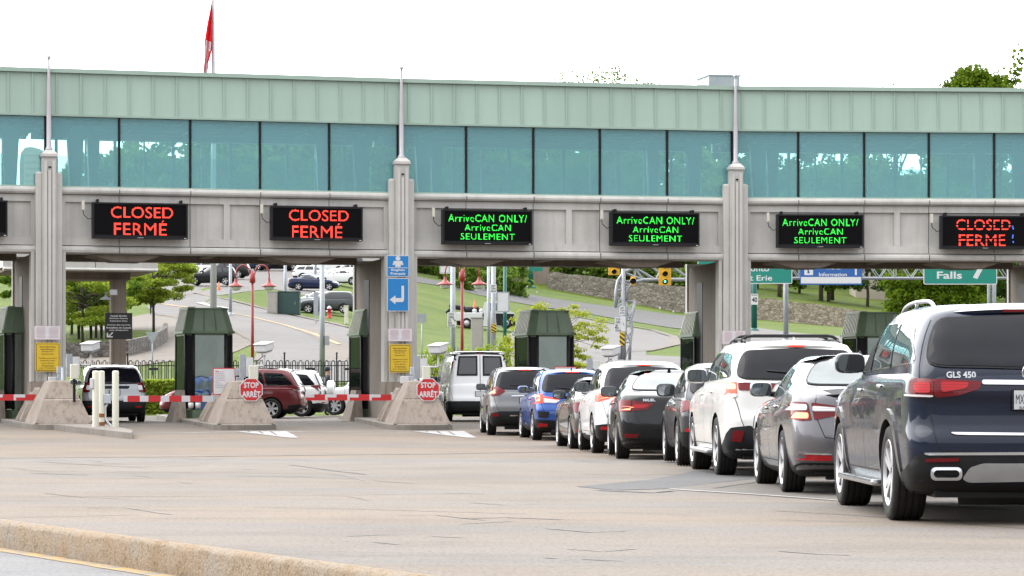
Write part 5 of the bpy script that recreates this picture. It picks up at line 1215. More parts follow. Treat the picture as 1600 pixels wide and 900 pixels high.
def island(nose, back, label, gate=None, stop=None, blk=1):
    (px, d), (bx, bd) = nose, back
    p0 = PX(px, 613, d); p1 = PX(bx, 613, bd); p0.z = p1.z = 0
    y = (p1-p0).normalized(); x = V(y.y, -y.x, 0); T = tframe(V(p0.x, p0.y, 0), x, V(0, 0, 1)); gz = zp(d)
    # kerbed slab
    g = MB(); hw = .86
    outl = [(-hw, 21), (-hw, .5)]+[(-hw*cos(pi*k/10), .4-.75*sin(pi*k/10)) for k in range(1, 10)]+[(hw, .5), (hw, 21)]
    n = len(outl)
    vs = []
    for (s, h) in ((1, -.08), (1, .14), (.94, .165)): vs += [V(u*s, v if v > 20 else v+(1-s)*.6, zp(min(110, (T @ V(0, v, 0)).y))+h) for u, v in outl]
    g.add(vs, [(k, k+1, n+k+1, n+k) for k in range(n-1)]+[(n+k, n+k+1, 2*n+k+1, 2*n+k) for k in range(n-1)]+[tuple(range(2*n, 3*n))], 'kerbgrey', False, T)
    struct(g.build('island_kerb'))
    def zz(v): return zp((T @ V(0, v, 0)).y)+.16
    ISL.append((T, zz))
    # crash block at the nose
    r = thing('crash_block', label, 'concrete barrier', T @ V(0, 1.5, zz(1)), 0, 'crash blocks on the lane islands'); off = V(*r.location)
    g = MB()
    bw, tw = .76, .20
    def ring(v0, v1, w, h): return [V(-w, v0, h), V(w, v0, h), V(w, v1, h), V(-w, v1, h)]
    zb = zz(1)
    lv = [(0.0, 3.0, bw, zb), (.42, 2.95, bw*.66, zb+.62), (.50, 2.94, bw*.635, zb+.66), (.50, 2.94, bw*.62, zb+.675), (.85, 2.85, tw*1.25, zb+1.12), (.92, 2.7, tw*.8, zb+1.16)]
    if blk:
        vs = []
        for l in lv: vs += ring(*l)
        fs = [(4*i+k, 4*i+(k+1) % 4, 4*i+4+(k+1) % 4, 4*i+4+k) for i in range(len(lv)-1) for k in range(4)]+[(20, 21, 22, 23)]
        g.add(vs, fs, 'conc_old', False, T)
    g.build('nose_block', r, off=off)
    for (v0, v1, h, w) in ((3.1, 5.0, .95, .74), (5.1, 6.6, .80, .72)):
        g = MB(); zb = zz(v0); vs = ring(v0, v1, w, zb)+ring(v0+.25, v1-.1, w*.42, zb+h); g.hexa(vs, 'conc_old', T)
        for k in range(4):
            u0 = v0+.3+k*(v1-v0-.4)/4; g.hexa([V(-w-.02, u0, zb), V(-w+.1, u0, zb), V(-w+.1, u0+.12, zb), V(-w-.02, u0+.12, zb), V(-w*.44-.02, u0+.10, zb+h-.06), V(-w*.44+.1, u0+.10, zb+h-.06), V(-w*.44+.1, u0+.2, zb+h-.06), V(-w*.44-.02, u0+.2, zb+h-.06)], 'conc_old', T)
        g.build('side_block', r, off=off)
    if gate:
        x0, x1, yy, gd, pat, lab = gate
        a, c = PX(x0, yy, gd), PX(x1, yy, gd+.3); dr = (c-a); L = dr.length; TT = tframe(a, dr, V(0, 0, 1))
        r2 = thing('barrier_arm', lab, 'barrier gate', c, 0, 'striped barrier arms'); off = V(*r2.location)
        g = MB(); bb(g, TT, 0, L, -.04, .04, -.085, .085, 'arm_w'); am = g.build('arm', r2, off=off)
        g = MB(); k = 0
        if pat == 'plain':
            u = L-.30
            while u > .1: bb(g, TT, max(0, u-.34), u, -.044, .044, -.0865, .0865, 'sheet_r'); u -= .58
        else:
            u = L-.1
            while u > .1:
                bb(g, TT, max(0, u-.55), u, -.044, .044, -.0865, .0, 'sheet_r'); bb(g, TT, max(0, u-.30), max(.05, u+.0), -.0445, .0445, 0.0, .0865, 'sheet_r'); u -= .62
        g.build('stripes', am, off=off)
        g = MB(); bb(g, TT, L, L+.42, -.10, .10, -.10, .10, 'greybox'); g.build('hinge', r2, off=off)
        if pat == 'plain':
            for q in (.62, .42):
                g = MB(); g.lathe([(.001, -.18), (.06, -.18), (.075, -.10), (.075, -.02), (.001, -.02)], 'white', 12, TT @ Matrix.Translation(V(L-q, -.05, -.09))); g.build('lamp', r2, off=off)
        g = MB(); hp = TT @ V(L+.21, 0, -.1); g.tube([hp, V(hp.x, hp.y, zz(4))], .09, 'greybox', 10); g.build('post', r2, off=off)
    if stop:
        sx, sy, sd, lab = stop; c = PX(sx, sy, sd); TT = tframe(c, x, V(0, 0, 1)); R_ = .335
        r3 = thing('stop_sign', lab, 'stop sign', c, 0, 'stop signs on the crash blocks')
        oc = lambda k: [(k*cos(radians(22.5+45*i)), k*sin(radians(22.5+45*i))) for i in range(8)]
        g = MB(); g.prism(oc(R_), -.02, .0, 'sheet_w', TT @ XZ); g.prism(oc(R_*.93), .0, .004, 'sheet_r', TT @ XZ); bo_ = g.build('plate', r3, off=c)
        g = MB(); text(g, 'STOP', TT, 0, .125, .40, .155, 'sheet_w', y=-.008, bold=.03); text(g, 'ARR\u00caT', TT, 0, -.10, .50, .20, 'sheet_w', y=-.008, bold=.03); g.build('lettering', bo_, off=c)
        g = MB(); bb(g, TT, -.03, .03, .02, .5, -.25, .25, 'galv'); g.build('bracket', r3, off=c)
    return T, zz
T1, z1 = island((100, 77.5), (38, 88.6), 'bare pyramid crash block beside the cream bollards', (-62, 62, 621, 80.5, 'stag', 'red and white barrier arm running off the left frame edge'))
T2, z2 = island((385, 77), (318, 89.5), 'crash block carrying the stop sign before the maroon minivan', (193, 333, 623, 80.5, 'plain', 'red and white barrier arm with two small lamps, behind the bollards'), (392.5, 609, 77.4, 'red octagonal STOP ARRET sign in front of the maroon minivan'))
T3, z3 = island((660, 77), (590, 92), 'crash block carrying the stop sign beside the white van', (478, 617, 621, 80.5, 'stag', 'red and white barrier arm in front of the booth by the pillar'), (669, 609, 77.4, 'red octagonal STOP ARRET sign beside the white van'))
T4, z4 = island((928, 78), (850, 92), 'crash block hidden among the queuing cars below the second camera')
T5, z5 = island((1190, 79), (1108, 94.5), 'crash block hidden behind the white SUV with crossbars')
T6, z6 = island((1455, 79.5), (1362, 94), 'crash block hidden behind the navy SUV')
def at(px, py, d, T): m = T.copy(); m.translation = PX(px, py, d); return m
camera_unit(at(121, 545, 81, T1), 'white camera on an arm over the bare crash block')
camera_unit(at(392, 546, 79.5, T2), 'white camera above the stop sign by the minivan')
camera_unit(at(664, 548, 79.5, T3), 'white camera above the stop sign by the van')
camera_unit(at(934, 552, 80.5, T4), 'white camera showing above the queuing cars by the truss mast')
def boxpost(px, py0, py1, w, d, T, label, mat='cream', py2=628):
    c = PX(px, (py0+py1)/2, d); h = (py1-py0)*d/F; TT = at(px, (py0+py1)/2, d, T); ww = w*d/F
    r = thing('card_reader_post', label, 'reader box', c, 0, 'reader boxes on black posts')
    g = MB(); g.box((0, 0, 0), (ww, .2, h), mat, TT, .015); g.build('box', r, off=c)
    g = MB(); bb(g, TT, -.035, .035, -.03, .03, -(py2-(py0+py1)/2)*d/F, -h/2, 'black'); g.build('post', r, off=c)
boxpost(116, 569, 592, 12, 77.9, T1, 'cream reader box on a black post in front of the bare crash block')
boxpost(396, 571, 593, 14, 79.2, T2, 'cream reader box behind the stop sign by the minivan')
boxpost(666, 572, 594, 12, 79.2, T3, 'cream reader box behind the stop sign by the van')
def boxes(lst, T, d, label):
    c = PX(lst[0][0], lst[0][1], d); r = thing('electrical_box', label, 'electrical box', c, 0, 'electrical boxes on the islands')
    for (x0, y0, x1, y1, mt) in lst:
        g = MB(); TT = at((x0+x1)/2, (y0+y1)/2, d, T); g.box((0, 0, 0), ((x1-x0)*d/F, .16, (y1-y0)*d/F), mt, TT, .01); g.build('box', r, off=c)
    g = MB()
    for k in range(3):
        q = PX(lst[-1][0]+2+k*3, lst[-1][3], d); g.tube([q, q+V(.02*k, 0, -.12), q+V(.05, .05, -.25-.04*k)], .012, 'black', 6)
    g.build('cable', r, off=c)
boxes([(89, 573, 98, 584, 'greybox'), (90, 585, 98, 599, 'greybox'), (76, 589, 88, 599, 'white')], T1, 81.5, 'grey and white electrical boxes behind the bare crash block')
boxes([(368, 576, 378, 587, 'greybox'), (369, 589, 379, 602, 'greybox'), (358, 590, 366, 598, 'galv')], T2, 80.2, 'grey electrical boxes next to the white notice board')
boxes([(641, 574, 651, 586, 'greybox'), (640, 588, 651, 600, 'greybox'), (626, 588, 639, 599, 'white')], T3, 81.5, 'grey and white electrical boxes between the pillar and a stop sign')
for (T, px, lab) in ((T1, 101, 1), (T2, 382, 2), (T3, 655, 3)):      # conduit posts behind the blocks
    c = PX(px, 585, 80.5); g = MB(); g.tube([V(c.x-.1, c.y+.3, 1.75), V(c.x-.1, c.y+.3, .3)], .05, 'galv', 8)
    o = g.build('conduit_post', off=V(c.x-.1, c.y+.3, .3)); o.location = V(c.x-.1, c.y+.3, .3)
    tag(o, {1: 'grey conduit post rising behind the bare crash block', 2: 'grey conduit post rising behind the stop sign by the minivan', 3: 'grey conduit post rising behind the stop sign by the van'}[lab], 'post', 'conduit posts on the islands')
# kerb extension with bollards
g = MB(); o = [PG(78, 671), PG(206, 686.5), PG(207, 681), PG(150, 669), PG(95, 664)]
vs = [V(p.x, p.y, zp(p.y)-.02) for p in o]+[V(p.x, p.y, zp(p.y)+.15) for p in o]
g.add(vs, [(k, (k+1) % 5, 5+(k+1) % 5, 5+k) for k in range(5)]+[(5, 6, 7, 8, 9)], 'kerbgrey'); struct(g.build('island_kerb'))
for (px, py, lab) in ((149.5, 676.5, 'cream bollard with a small side box, nearest the crash block'), (158.5, 675, 'cream bollard with rusty base, middle of the three'), (180.5, 676.5, 'cream bollard standing apart, in front of the pale grey SUV')):
    p = PG(px, py); p.z = zp(p.y)+.14; h = (py-588)*p.y/F
    r = thing('bollard', lab, 'bollard', p, 0, 'cream bollards'); g = MB(); g.lathe([(.085, 0), (.085, h-.03), (.07, h), (.001, h+.01)], 'cream', 16); g.build('post', r)
    if px < 150: g = MB(); g.box((-.09, -.06, h*.78), (.09, .1, .26), 'white', None, .02); g.build('side_box', r)
    if 150 < px < 170:
        g = MB(); M['rust'] = worn('rust', (.30, .12, .04), .9, .3, 12); g.lathe([(.0875, .02), (.0875, .12)], 'rust', 16); g.build('rust_band', r); g = MB(); g.lathe([(.0875, .24), (.0875, .34)], 'rust', 16); g.build('rust_band', r)
p = PG(168, 675); g = MB(); g.box((0, 0, .72), (.17, .14, .24), 'greybox', None, .015); bo_ = g
g2 = MB(); g2.tube([V(0, 0, .6), V(-.06, 0, .5), V(-.06, 0, .2), V(.08, 0, .02), V(.12, 0, .0)], .03, 'white', 8)
r = thing('conduit_box', 'small grey box on a bent white conduit between the bollards', 'electrical box', V(p.x, p.y, zp(p.y)+.14)); g.build('box', r); g2.build('conduit', r)

# ------------------------------------------------------------------ signs on the pillars
def board(name, x0, y0, x1, y1, d, T, label, cat, layers, texts=(), thick=.02, group=None, extra=None, r=.0):
    c = PX((x0+x1)/2, (y0+y1)/2, d); w, h = (x1-x0)*d/F, (y1-y0)*d/F; TT = T.copy(); TT.translation = c
    ro = thing(name, label, cat, c, 0, group); g = MB(); y = 0
    for k, (mat, inset) in enumerate(layers):
        pl = rrect(w-2*inset, h-2*inset, max(.002, r*h-inset)) if r else [(w/2-inset, h/2-inset), (-w/2+inset, h/2-inset), (-w/2+inset, -h/2+inset), (w/2-inset, -h/2+inset)]
        g.prism(pl, -thick if k == 0 else y, y+.004, mat, TT @ XZ); y += .004
    pl = g.build('panel', ro, off=c); g = MB()
    for (s, cx, cz, tw, th, mat, *rest) in texts: text(g, s, TT, cx*w, cz*h, tw*w if tw else None, th*h if th else None, mat, y=-y-.003, bold=rest[0] if rest else .02)
    if extra: extra(g, TT, w, h, -y-.003)
    if g.v: g.build('lettering', pl, off=c)
    return ro
def fd(px, bay): return (BAY[bay] @ V(col_u(bay, px), 0, 0)).y
dp1, dp2, dp3 = 84.9, 87.7, 89.9
yl = ['Please Have Photo', 'Identification', 'Ready For', 'Inspection', 'Veuillez avoir pr\u00eat \u00e0', 'pr\u00e9senter votre', 'carte photo', "d'identit\u00e9", "pour l'inspection"]
yt = [(s, 0, .36-.085*k-(.06 if k > 3 else 0), .021*len(s)+.28, .055, 'sheet_k', .01) for k, s in enumerate(yl)]
yd = [('sheet_y', 0), ('sheet_k', .03), ('sheet_y', .045)]
board('notice_sign', 55, 535.5, 94, 580.5, dp1-.1, PIL[1], 'yellow notice on the pillar beside the bare crash block', 'sign', yd, yt, group='yellow notices on the pillars', r=.07)
board('notice_sign', 607.5, 538, 642.5, 582, dp2-.1, PIL[2], 'yellow notice on the pillar below the blue signs', 'sign', yd, yt, group='yellow notices on the pillars', r=.07)
def pinktext(g, TT, w, h, y):
    random.seed(3)
    for s in (-1, 1):
        for k in range(9):
            zz = .36*h-k*h*.085; wv = random.uniform(.28, .40)*w; g.add([V(s*w*.24-wv/2, y, zz-.006), V(s*w*.24+wv/2, y, zz-.006), V(s*w*.24+wv/2, y, zz+.006), V(s*w*.24-wv/2, y, zz+.006)], [(0, 1, 2, 3)], 'sheet_pk', False, TT)
for (a, b_, c_, d_, dd, T, lab) in ((53.5, 509, 94.5, 531, dp1-.1, PIL[1], 'white paper notice with fine pink print, above the far left yellow sign'), (606, 513, 644.5, 533.5, dp2-.1, PIL[2], 'white paper notice with fine pink print, below the blue arrow sign'), (1128, 516.5, 1165, 538, dp3-.1, PIL[3], 'white paper notice with fine pink print, behind the black roof crossbars')):
    board('paper_notice', a, b_, c_, d_, dd, T, lab, 'notice', [('sheet_pk', 0), ('sheet_w', .012)], group='paper notices on the pillars', extra=pinktext)
def person_icon(g, TT, w, h, y):
    def q(pts): g.add([V(a, y, b_) for a, b_ in pts], [tuple(range(len(pts)))], 'sheet_w', False, TT)
    q([(.075*cos(2*pi*k/16), h*.36+.07*sin(2*pi*k/16)) for k in range(16)]); q([(-.17, h*.05), (-.13, h*.24), (.13, h*.24), (.17, h*.05), (.10, h*.05), (.09, h*.12), (.08, -h*.04), (-.08, -h*.04), (-.09, h*.12), (-.10, h*.05)]); q([(-.30, -h*.09), (.30, -h*.09), (.30, -h*.065), (-.30, -h*.065)])
board('language_sign', 604, 399, 639.5, 432.5, dp2-.1, PIL[2], 'blue sign with a white figure and English Francais, top of the pillar', 'sign', [('sheet_w', 0), ('sheet_b', .02)], [('English', 0, -.19, .60, .13, 'sheet_w', .03), ('Fran\u00e7ais', 0, -.36, .66, .14, 'sheet_w', .03)], extra=person_icon, r=.05)
def turn_arrow(g, TT, w, h, y):
    P = [(.16, .27), (.28, .27), (.28, -.16), (.22, -.22), (-.12, -.22), (-.12, -.29), (-.38, -.15), (-.12, -.02), (-.12, -.10), (.16, -.10)]
    g.add([V(a*w, y, b_*h) for a, b_ in P], [tuple(range(10))], 'sheet_w', False, TT)
board('arrow_sign', 604.5, 434.5, 639, 486.5, dp2-.1, PIL[2], 'blue sign with a white arrow turning left, on the pillar', 'sign', [('sheet_w', 0), ('sheet_b', .02)], extra=turn_arrow, r=.04)
def notice_marks(g, TT, w, h, y):
    random.seed(5)
    for k in range(10):
        zz = .36*h-k*.065*h; x0 = -.40*w if k else -.38*w; L = random.uniform(.3, .8)*w
        g.add([V(-.2*w if not k else x0, y, zz-.007), V(x0+L*.6, y, zz-.007), V(x0+L*.6, y, zz+.007), V(-.2*w if not k else x0, y, zz+.007)], [(0, 1, 2, 3)], 'sheet_pk' if k in (2, 5) else 'galv', False, TT)
    for a in (-.38, -.29): g.add([V(a*w, y, .34*h), V((a+.05)*w, y, .34*h), V((a+.05)*w, y, .40*h), V(a*w, y, .40*h)], [(0, 1, 2, 3)], 'sheet_r', False, TT)
board('notice_board', 332.5, 575, 368, 617, 79.6, T2, 'white notice board with a red border beside the free-standing booth', 'notice board', [('sheet_r', 0), ('sheet_w', .025)], extra=notice_marks)
board('notice_board', 866, 573, 901, 616, 84.0, T4, 'white notice board with a red top edge peeking over the blue SUV', 'notice board', [('sheet_r', 0), ('sheet_w', .025)], extra=notice_marks)
# ------------------------------------------------------------------ the land behind
TC = [-400, 100, 330, 545, 700, 860, 1060, 1200, 1340, 1560, 2000]
TD = [(112, [650]*11), (118, [640]*11), (125, [601, 601, 601, 602, 606, 606, 606, 606, 606, 606, 606]), (135, [584, 584, 584, 584, 588, 588, 588, 588, 588, 588, 588]),
 (150, [560, 560, 559, 558, 566, 568, 568, 568, 568, 568, 568]), (180, [525, 523, 518, 526, 545, 549, 550, 549, 548, 548, 548]), (205, [500, 500, 492, 506, 530, 538, 540, 538, 537, 538, 538]),
 (225, [480, 480, 472, 492, 521, 532, 536, 533, 531, 534, 534]), (245, [460, 458, 452, 465, 512, 525, 532, 528, 527, 531, 531]), (270, [446, 444, 436, 446, 492, 514, 526, 523, 524, 528, 528]),
 (300, [432, 430, 424, 430, 464, 497, 517, 517, 521, 526, 526]), (340, [418, 416, 412, 415, 442, 476, 503, 509, 516, 523, 523]), (384, [402, 402, 400, 402, 430, 452, 488, 499, 513, 520, 520]),
 (391, [398, 398, 396, 398, 426, 428, 462, 466, 485, 512, 512]), (440, [380, 380, 378, 380, 404, 406, 436, 442, 460, 480, 480]), (520, [350, 350, 350, 352, 368, 370, 395, 415, 430, 445, 445]),
 (700, [345, 340, 330, 325, 325, 325, 330, 335, 340, 345, 345]), (1200, [340, 335, 315, 300, 300, 300, 300, 300, 300, 300, 300]), (3000, [420]*11)]
TROW = [(d, list(zip(TC, r))) for d, r in TD]
def ty(px, d):
    if d <= 112: return 650
    for (a, ra), (b_, rb_) in zip(TROW, TROW[1:]):
        if d <= b_: t = (d-a)/(b_-a); return interp(px, ra)*(1-t)+interp(px, rb_)*t
    return 420
def tz(x, y):
    if y < 112.5:
        f = min(1, max(0, (100-y)/40)); a = max(0, min(1, (-28-y)/55)); c = max(0, min(1, (-58-x)/45))*f
        return -.30+17*a*a*(3-2*a)+14*c*c*(3-2*c)  # unseen hill added behind and left of the camera to cut reflected sky
    return CH+(YH-ty(800+x*F/y, y))*y/F
_tz = tz; _G = {}
def tz(x, y):
    """height of the ground mesh itself (bilinear in its own grid)"""
    i = bisect.bisect_right(ysn, y)-1; k = bisect.bisect_right(xs, x)-1; i = max(0, min(len(ysn)-2, i)); k = max(0, min(len(xs)-2, k))
    def g(a, c):
        if (a, c) not in _G: _G[(a, c)] = _tz(xs[c], ysn[a])
        return _G[(a, c)]
    u = (x-xs[k])/(xs[k+1]-xs[k]); v = (y-ysn[i])/(ysn[i+1]-ysn[i])
    return (g(i, k)*(1-u)+g(i, k+1)*u)*(1-v)+(g(i+1, k)*(1-u)+g(i+1, k+1)*u)*v
def TG(px, py, lo=113):
    """where the view ray of a photo pixel meets the land behind the plaza"""
    d = lo
    while d < 900 and ty(px, d) > py: d += .5
    return V((px-800)*d/F, d, tz((px-800)*d/F, d))
xs = sorted(set([-1500, -900, -500, -300, -200, -150, -120]+[-100+2*k for k in range(101)]+[120, 150, 200, 300, 500, 900, 1500]))
ysn = [-400, -140]+[-100+6*k for k in range(16)]+[20, 60, 70, 80, 90, 100, 112.4, 112.6]+[114+3*k for k in range(90)]+[385, 388, 391, 394]+[400+14*k for k in range(24)]+[760, 850, 1000, 1200, 1600, 2200, 3000]
ysn = sorted(set(ysn)); b = MB(); n = len(xs)
b.add([V(x, y, tz(x, y)) for y in ysn for x in xs], [(i*n+k, i*n+k+1, (i+1)*n+k+1, (i+1)*n+k) for i in range(len(ysn)-1) for k in range(n-1)], 'grass', True)
mi = b.mi('scrub')
for q, f in enumerate(b.f):
    if b.v[f[0]].y < 95: b.m[q] = mi  # unseen near ground takes the added hill's tone
struct(b.build('ground'))
def tsheet(name, pxs, mat, off=.07, res=3.0):
    pl = [TG(*p) for p in pxs]; b = MB(); poly = [(p.x, p.y) for p in pl]
    vs, fs, _ = triangulate(poly, res); b.add([V(v[0], v[1], tz(v[0], v[1])+off) for v in vs], fs, mat, True); return struct(b.build(name))
tsheet('parking_lot', [(150, 405), (640, 405), (600, 474), (545, 470), (470, 461), (425, 452), (345, 462), (310, 462), (252, 472), (180, 470)], 'farroad', .03)
tsheet('far_road', [(228, 480), (300, 460), (352, 469), (420, 486), (480, 499), (545, 513), (640, 532), (640, 598), (395, 598), (404, 565), (411, 548), (396, 532), (360, 513), (310, 501), (240, 490)], 'farroad', .045, 2)
tsheet('walkway', [(60, 575), (60, 530), (185, 500), (240, 489), (300, 501), (360, 514), (394, 531), (398, 537), (370, 550), (350, 556), (262, 566), (200, 575)], 'tan', .035, 2)
tsheet('lawn_bed', [(60, 545), (60, 517), (170, 519), (250, 518), (256, 527), (240, 540), (160, 552)], 'grass', .10, 2)
tsheet('far_road', [(640, 430), (676, 438), (740, 447), (800, 456), (920, 475), (1070, 494), (1070, 515), (900, 487), (800, 472), (745, 461), (690, 447), (640, 440)], 'asphalt', .05)
tsheet('far_road', [(640, 585), (640, 556), (760, 552), (800, 520), (870, 500), (905, 498), (960, 508), (1020, 518), (1052, 528), (1052, 538), (1010, 548), (1010, 556), (1100, 560), (1600, 562), (1600, 586)], 'farroad', .045)
tsheet('far_road', [(1130, 512), (1180, 512), (1320, 526), (1420, 530), (1600, 534), (1600, 547), (1130, 545)], 'farroad', .04)
def tline(name, pts, w, mat, off=.07):
    P = []
    for (a, c) in zip(pts, pts[1:]):
        for i in range(10): P.append(TG(a[0]+(c[0]-a[0])*i/10, a[1]+(c[1]-a[1])*i/10))
    P.append(TG(*pts[-1])); vs = []
    for i, p in enumerate(P):
        t = P[min(i+1, len(P)-1)]-P[max(0, i-1)]; q = V(-t.y, t.x, 0).normalized()*w/2
        for s in (-1, 1): r = p+q*s; vs.append(V(r.x, r.y, tz(r.x, r.y)+off))
    b = MB(); b.add(vs, [(2*i, 2*i+1, 2*i+3, 2*i+2) for i in range(len(P)-1)], mat); return struct(b.build(name))
tline('yellow_centre_line', [(250, 476), (330, 486), (390, 496), (440, 508), (490, 523), (530, 540)], .35, 'liney')
tline('white_lane_line', [(311, 474), (335, 479), (362, 484)], .6, 'linew')
tline('kerb_line', [(252, 471), (305, 458), (352, 467.5), (420, 484.5), (480, 497.5), (545, 511.5)], .6, 'tan', .06); tline('kerb_line', [(240, 491), (310, 502), (360, 514), (396, 533), (411, 548), (404, 565)], .5, 'tan', .06)
tline('kerb_line', [(470, 513), (505, 526), (527, 540), (529, 552), (515, 566)], 1.6, 'tan', .06); tline('kerb_line', [(868, 498), (905, 496), (960, 506), (1020, 516), (1054, 527), (1055, 539), (1010, 549), (930, 553)], .8, 'tan', .06)
tline('white_lane_line', [(920, 512), (940, 513)], .4, 'linew'); tline('white_lane_line', [(990, 520), (1010, 520.5)], .4, 'linew')

# stone walls
def stone(name, sc=(1.9, 1.9, 3.6), c0=(.20, .17, .13), c1=(.42, .37, .30)):
    c0, c1 = mul(c0, .6), mul(c1, .6)
    t = NT(name); o = t.coord(sc); v = t.a('ShaderNodeTexVoronoi'); v.inputs['Scale'].default_value = 1.0; t.l(o, v.inputs['Vector'])
    v2 = t.a('ShaderNodeTexVoronoi', feature='DISTANCE_TO_EDGE'); v2.inputs['Scale'].default_value = 1.0; t.l(o, v2.inputs['Vector'])
    sx = t.a('ShaderNodeSeparateXYZ'); t.l(v.outputs['Color'], sx.inputs[0]); c = t.ramp(sx.outputs[0], [(.1, c0), (.9, c1)])
    c = t.mix(1, c, t.ramp(v2.outputs['Distance'], [(.0, (.35, .33, .3)), (.09, (1, 1, 1))]), 'MULTIPLY'); c = t.mix(.5, c, t.ramp(t.noise(t.coord(), 6, 4), [(.3, (.6,)*3), (.6, (1, 1, 1))]), 'MULTIPLY')
    return t.done(t.bsdf(c, .9, spec=.2, normal=t.bump(v2.outputs['Distance'], .6, .06)))
M['stone'] = stone('rubble_stone', c0=(.33, .29, .25), c1=(.54, .48, .42)); M['stone_low'] = stone('low_wall_stone', (3, 3, 5), (.17, .155, .14), (.30, .28, .26)); M['stone_pale'] = stone('pale_rubble_stone', (1.9, 1.9, 3.6), (.38, .32, .25), (.62, .54, .44))
def wall(name, pts, label, mat, th=.7, d=None):
    """pts: (px, y base, y top[, depth])"""
    B = []
    for p in pts:
        dd = p[3] if len(p) > 3 else d; B.append((PX(p[0], p[1], dd), PX(p[0], p[2], dd)))
    g = MB(); vs = []
    k = 6; Q = []
    for (a, c) in zip(B, B[1:]):
        for i in range(k): t = i/k; Q.append((a[0].lerp(c[0], t), a[1].lerp(c[1], t)))
    Q.append(B[-1])
    for i, (lo, hi) in enumerate(Q):
        w = V(0, 0, noise.noise(hi*.6)*.18); vs += [lo-V(0, 0, .8), hi+w, hi+w+V(0, th, 0), lo+V(0, th, -.8)]
    g.add(vs, [(4*i+a, 4*i+4+a, 4*i+4+(a+1) % 4, 4*i+(a+1) % 4) for i in range(len(Q)-1) for a in range(4)]+[(0, 1, 2, 3), (len(vs)-1, len(vs)-2, len(vs)-3, len(vs)-4)], mat)
    o = g.build(name, off=B[0][0]); o.location = B[0][0]; return tag(o, label, 'wall')
wall('stone_wall', [(856, 452, 425, 383), (905, 459, 429, 383), (960, 470, 436, 383), (1062, 489, 447, 382), (1130, 496, 454, 381)], 'brown rubble stone wall beyond the truss mast, below dark shrubs', 'stone')
wall('stone_wall', [(1130, 492, 456, 378), (1200, 500, 466, 377), (1280, 508, 476, 376), (1338, 518, 484, 375), (1350, 519, 490, 376)], 'pale rubble stone wall below the travel information sign', 'stone_pale')  # paler stone colour than the neighbouring wall
wall('abutment', [(791, 452, 402, 386), (830, 455, 402, 386), (858, 458, 402, 386)], 'tall tan concrete abutment beside the green street sign', 'conc_old', 3)
p = [TG(60, 562), TG(130, 561), TG(200, 557), TG(240, 548), TG(260, 536), TG(262, 527)]; g = MB(); vs = []
for q in p: vs += [q-V(0, 0, .3), q+V(0, 0, .85), q+V(-.3, .4, .85), q+V(-.3, .4, -.3)]
g.add(vs, [(4*i+a, 4*i+4+a, 4*i+4+(a+1) % 4, 4*i+(a+1) % 4) for i in range(5) for a in range(4)]+[(20, 23, 22, 21)], 'stone_low'); o = g.build('retaining_wall', off=p[0]); o.location = p[0]; tag(o, 'low curved grey stone wall edging the lawn under the trees', 'wall')

# ------------------------------------------------------------------ foliage
def leafmat(name, c0, c1, c2, trans=.35):
    c0, c1, c2 = mul(c0, .5), mul(c1, .5), mul(c2, .5)
    t = NT(name); gi = t.n.new('ShaderNodeNewGeometry'); c = t.ramp(gi.outputs['Random Per Island'], [(.1, c0), (.5, c1), (.9, c2)])
    d = t.a('ShaderNodeBsdfDiffuse'); t.l(c, d.inputs[0]); tr = t.a('ShaderNodeBsdfTranslucent'); t.l(c, tr.inputs[0])
    m = t.a('ShaderNodeMixShader'); m.inputs[0].default_value = trans; t.l(d.outputs[0], m.inputs[1]); t.l(tr.outputs[0], m.inputs[2]); return t.done(m)
M['leaf'] = leafmat('leaves_mid_green', (.14, .25, .035), (.24, .40, .06), (.36, .52, .09), .45)
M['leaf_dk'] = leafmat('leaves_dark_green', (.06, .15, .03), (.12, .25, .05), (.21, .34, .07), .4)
M['leaf_br'] = leafmat('leaves_bright_green', (.34, .48, .05), (.50, .66, .08), (.68, .80, .14), .55)
M['leaf_ye'] = leafmat('leaves_yellow_green', (.44, .54, .05), (.62, .68, .09), (.75, .78, .14), .55)
M['leaf_maple'] = leafmat('leaves_maple', (.09, .18, .012), (.17, .28, .02), (.27, .38, .04), .45)
M['bark'] = worn('bark', (.085, .065, .05), .9, .25, 6, streak=True)
def crown(rx, ry, rz, zc, n, leaf, nclump, seed, mat, flat_=1.0, open_=.0, bottom=-.85):
    """many small leaves gathered in uneven clumps through an ellipsoid"""
    R = random.Random(seed); b = MB(); cl = []
    for k in range(nclump):
        while True:
            p = V(R.uniform(-1, 1), R.uniform(-1, 1), R.uniform(bottom, 1))
            if .25 < p.length < 1: break
        p = p.normalized()*(.35+.62*p.length); cl.append((V(p.x*rx, p.y*ry, p.z*rz), R.uniform(.16, .34)*(1-open_*.5)))
    vs = []; fs = []
    for k in range(n):
        c, r = cl[k % nclump]; q = V(R.gauss(0, 1), R.gauss(0, 1), R.gauss(0, 1)); q = q.normalized()*R.random()**.45
        p = c+V(q.x*r*rx*1.15, q.y*r*ry*1.15, q.z*r*rz*flat_); nrm = (q*.9+V(R.gauss(0, .5), R.gauss(0, .5), R.gauss(.35, .5))).normalized()
        u = nrm.orthogonal().normalized(); a = R.uniform(0, 6.28); w = nrm.cross(u); u, w = u*cos(a)+w*sin(a), w*cos(a)-u*sin(a); s = leaf*R.uniform(.6, 1.3)
        i = len(vs); p = p+V(0, 0, zc); vs += [p-u*s, p-w*s*.55+nrm*s*.15, p+u*s, p+w*s*.55+nrm*s*.15]; fs.append((i, i+1, i+2, i+3))
    b.add(vs, fs, mat); return b, cl
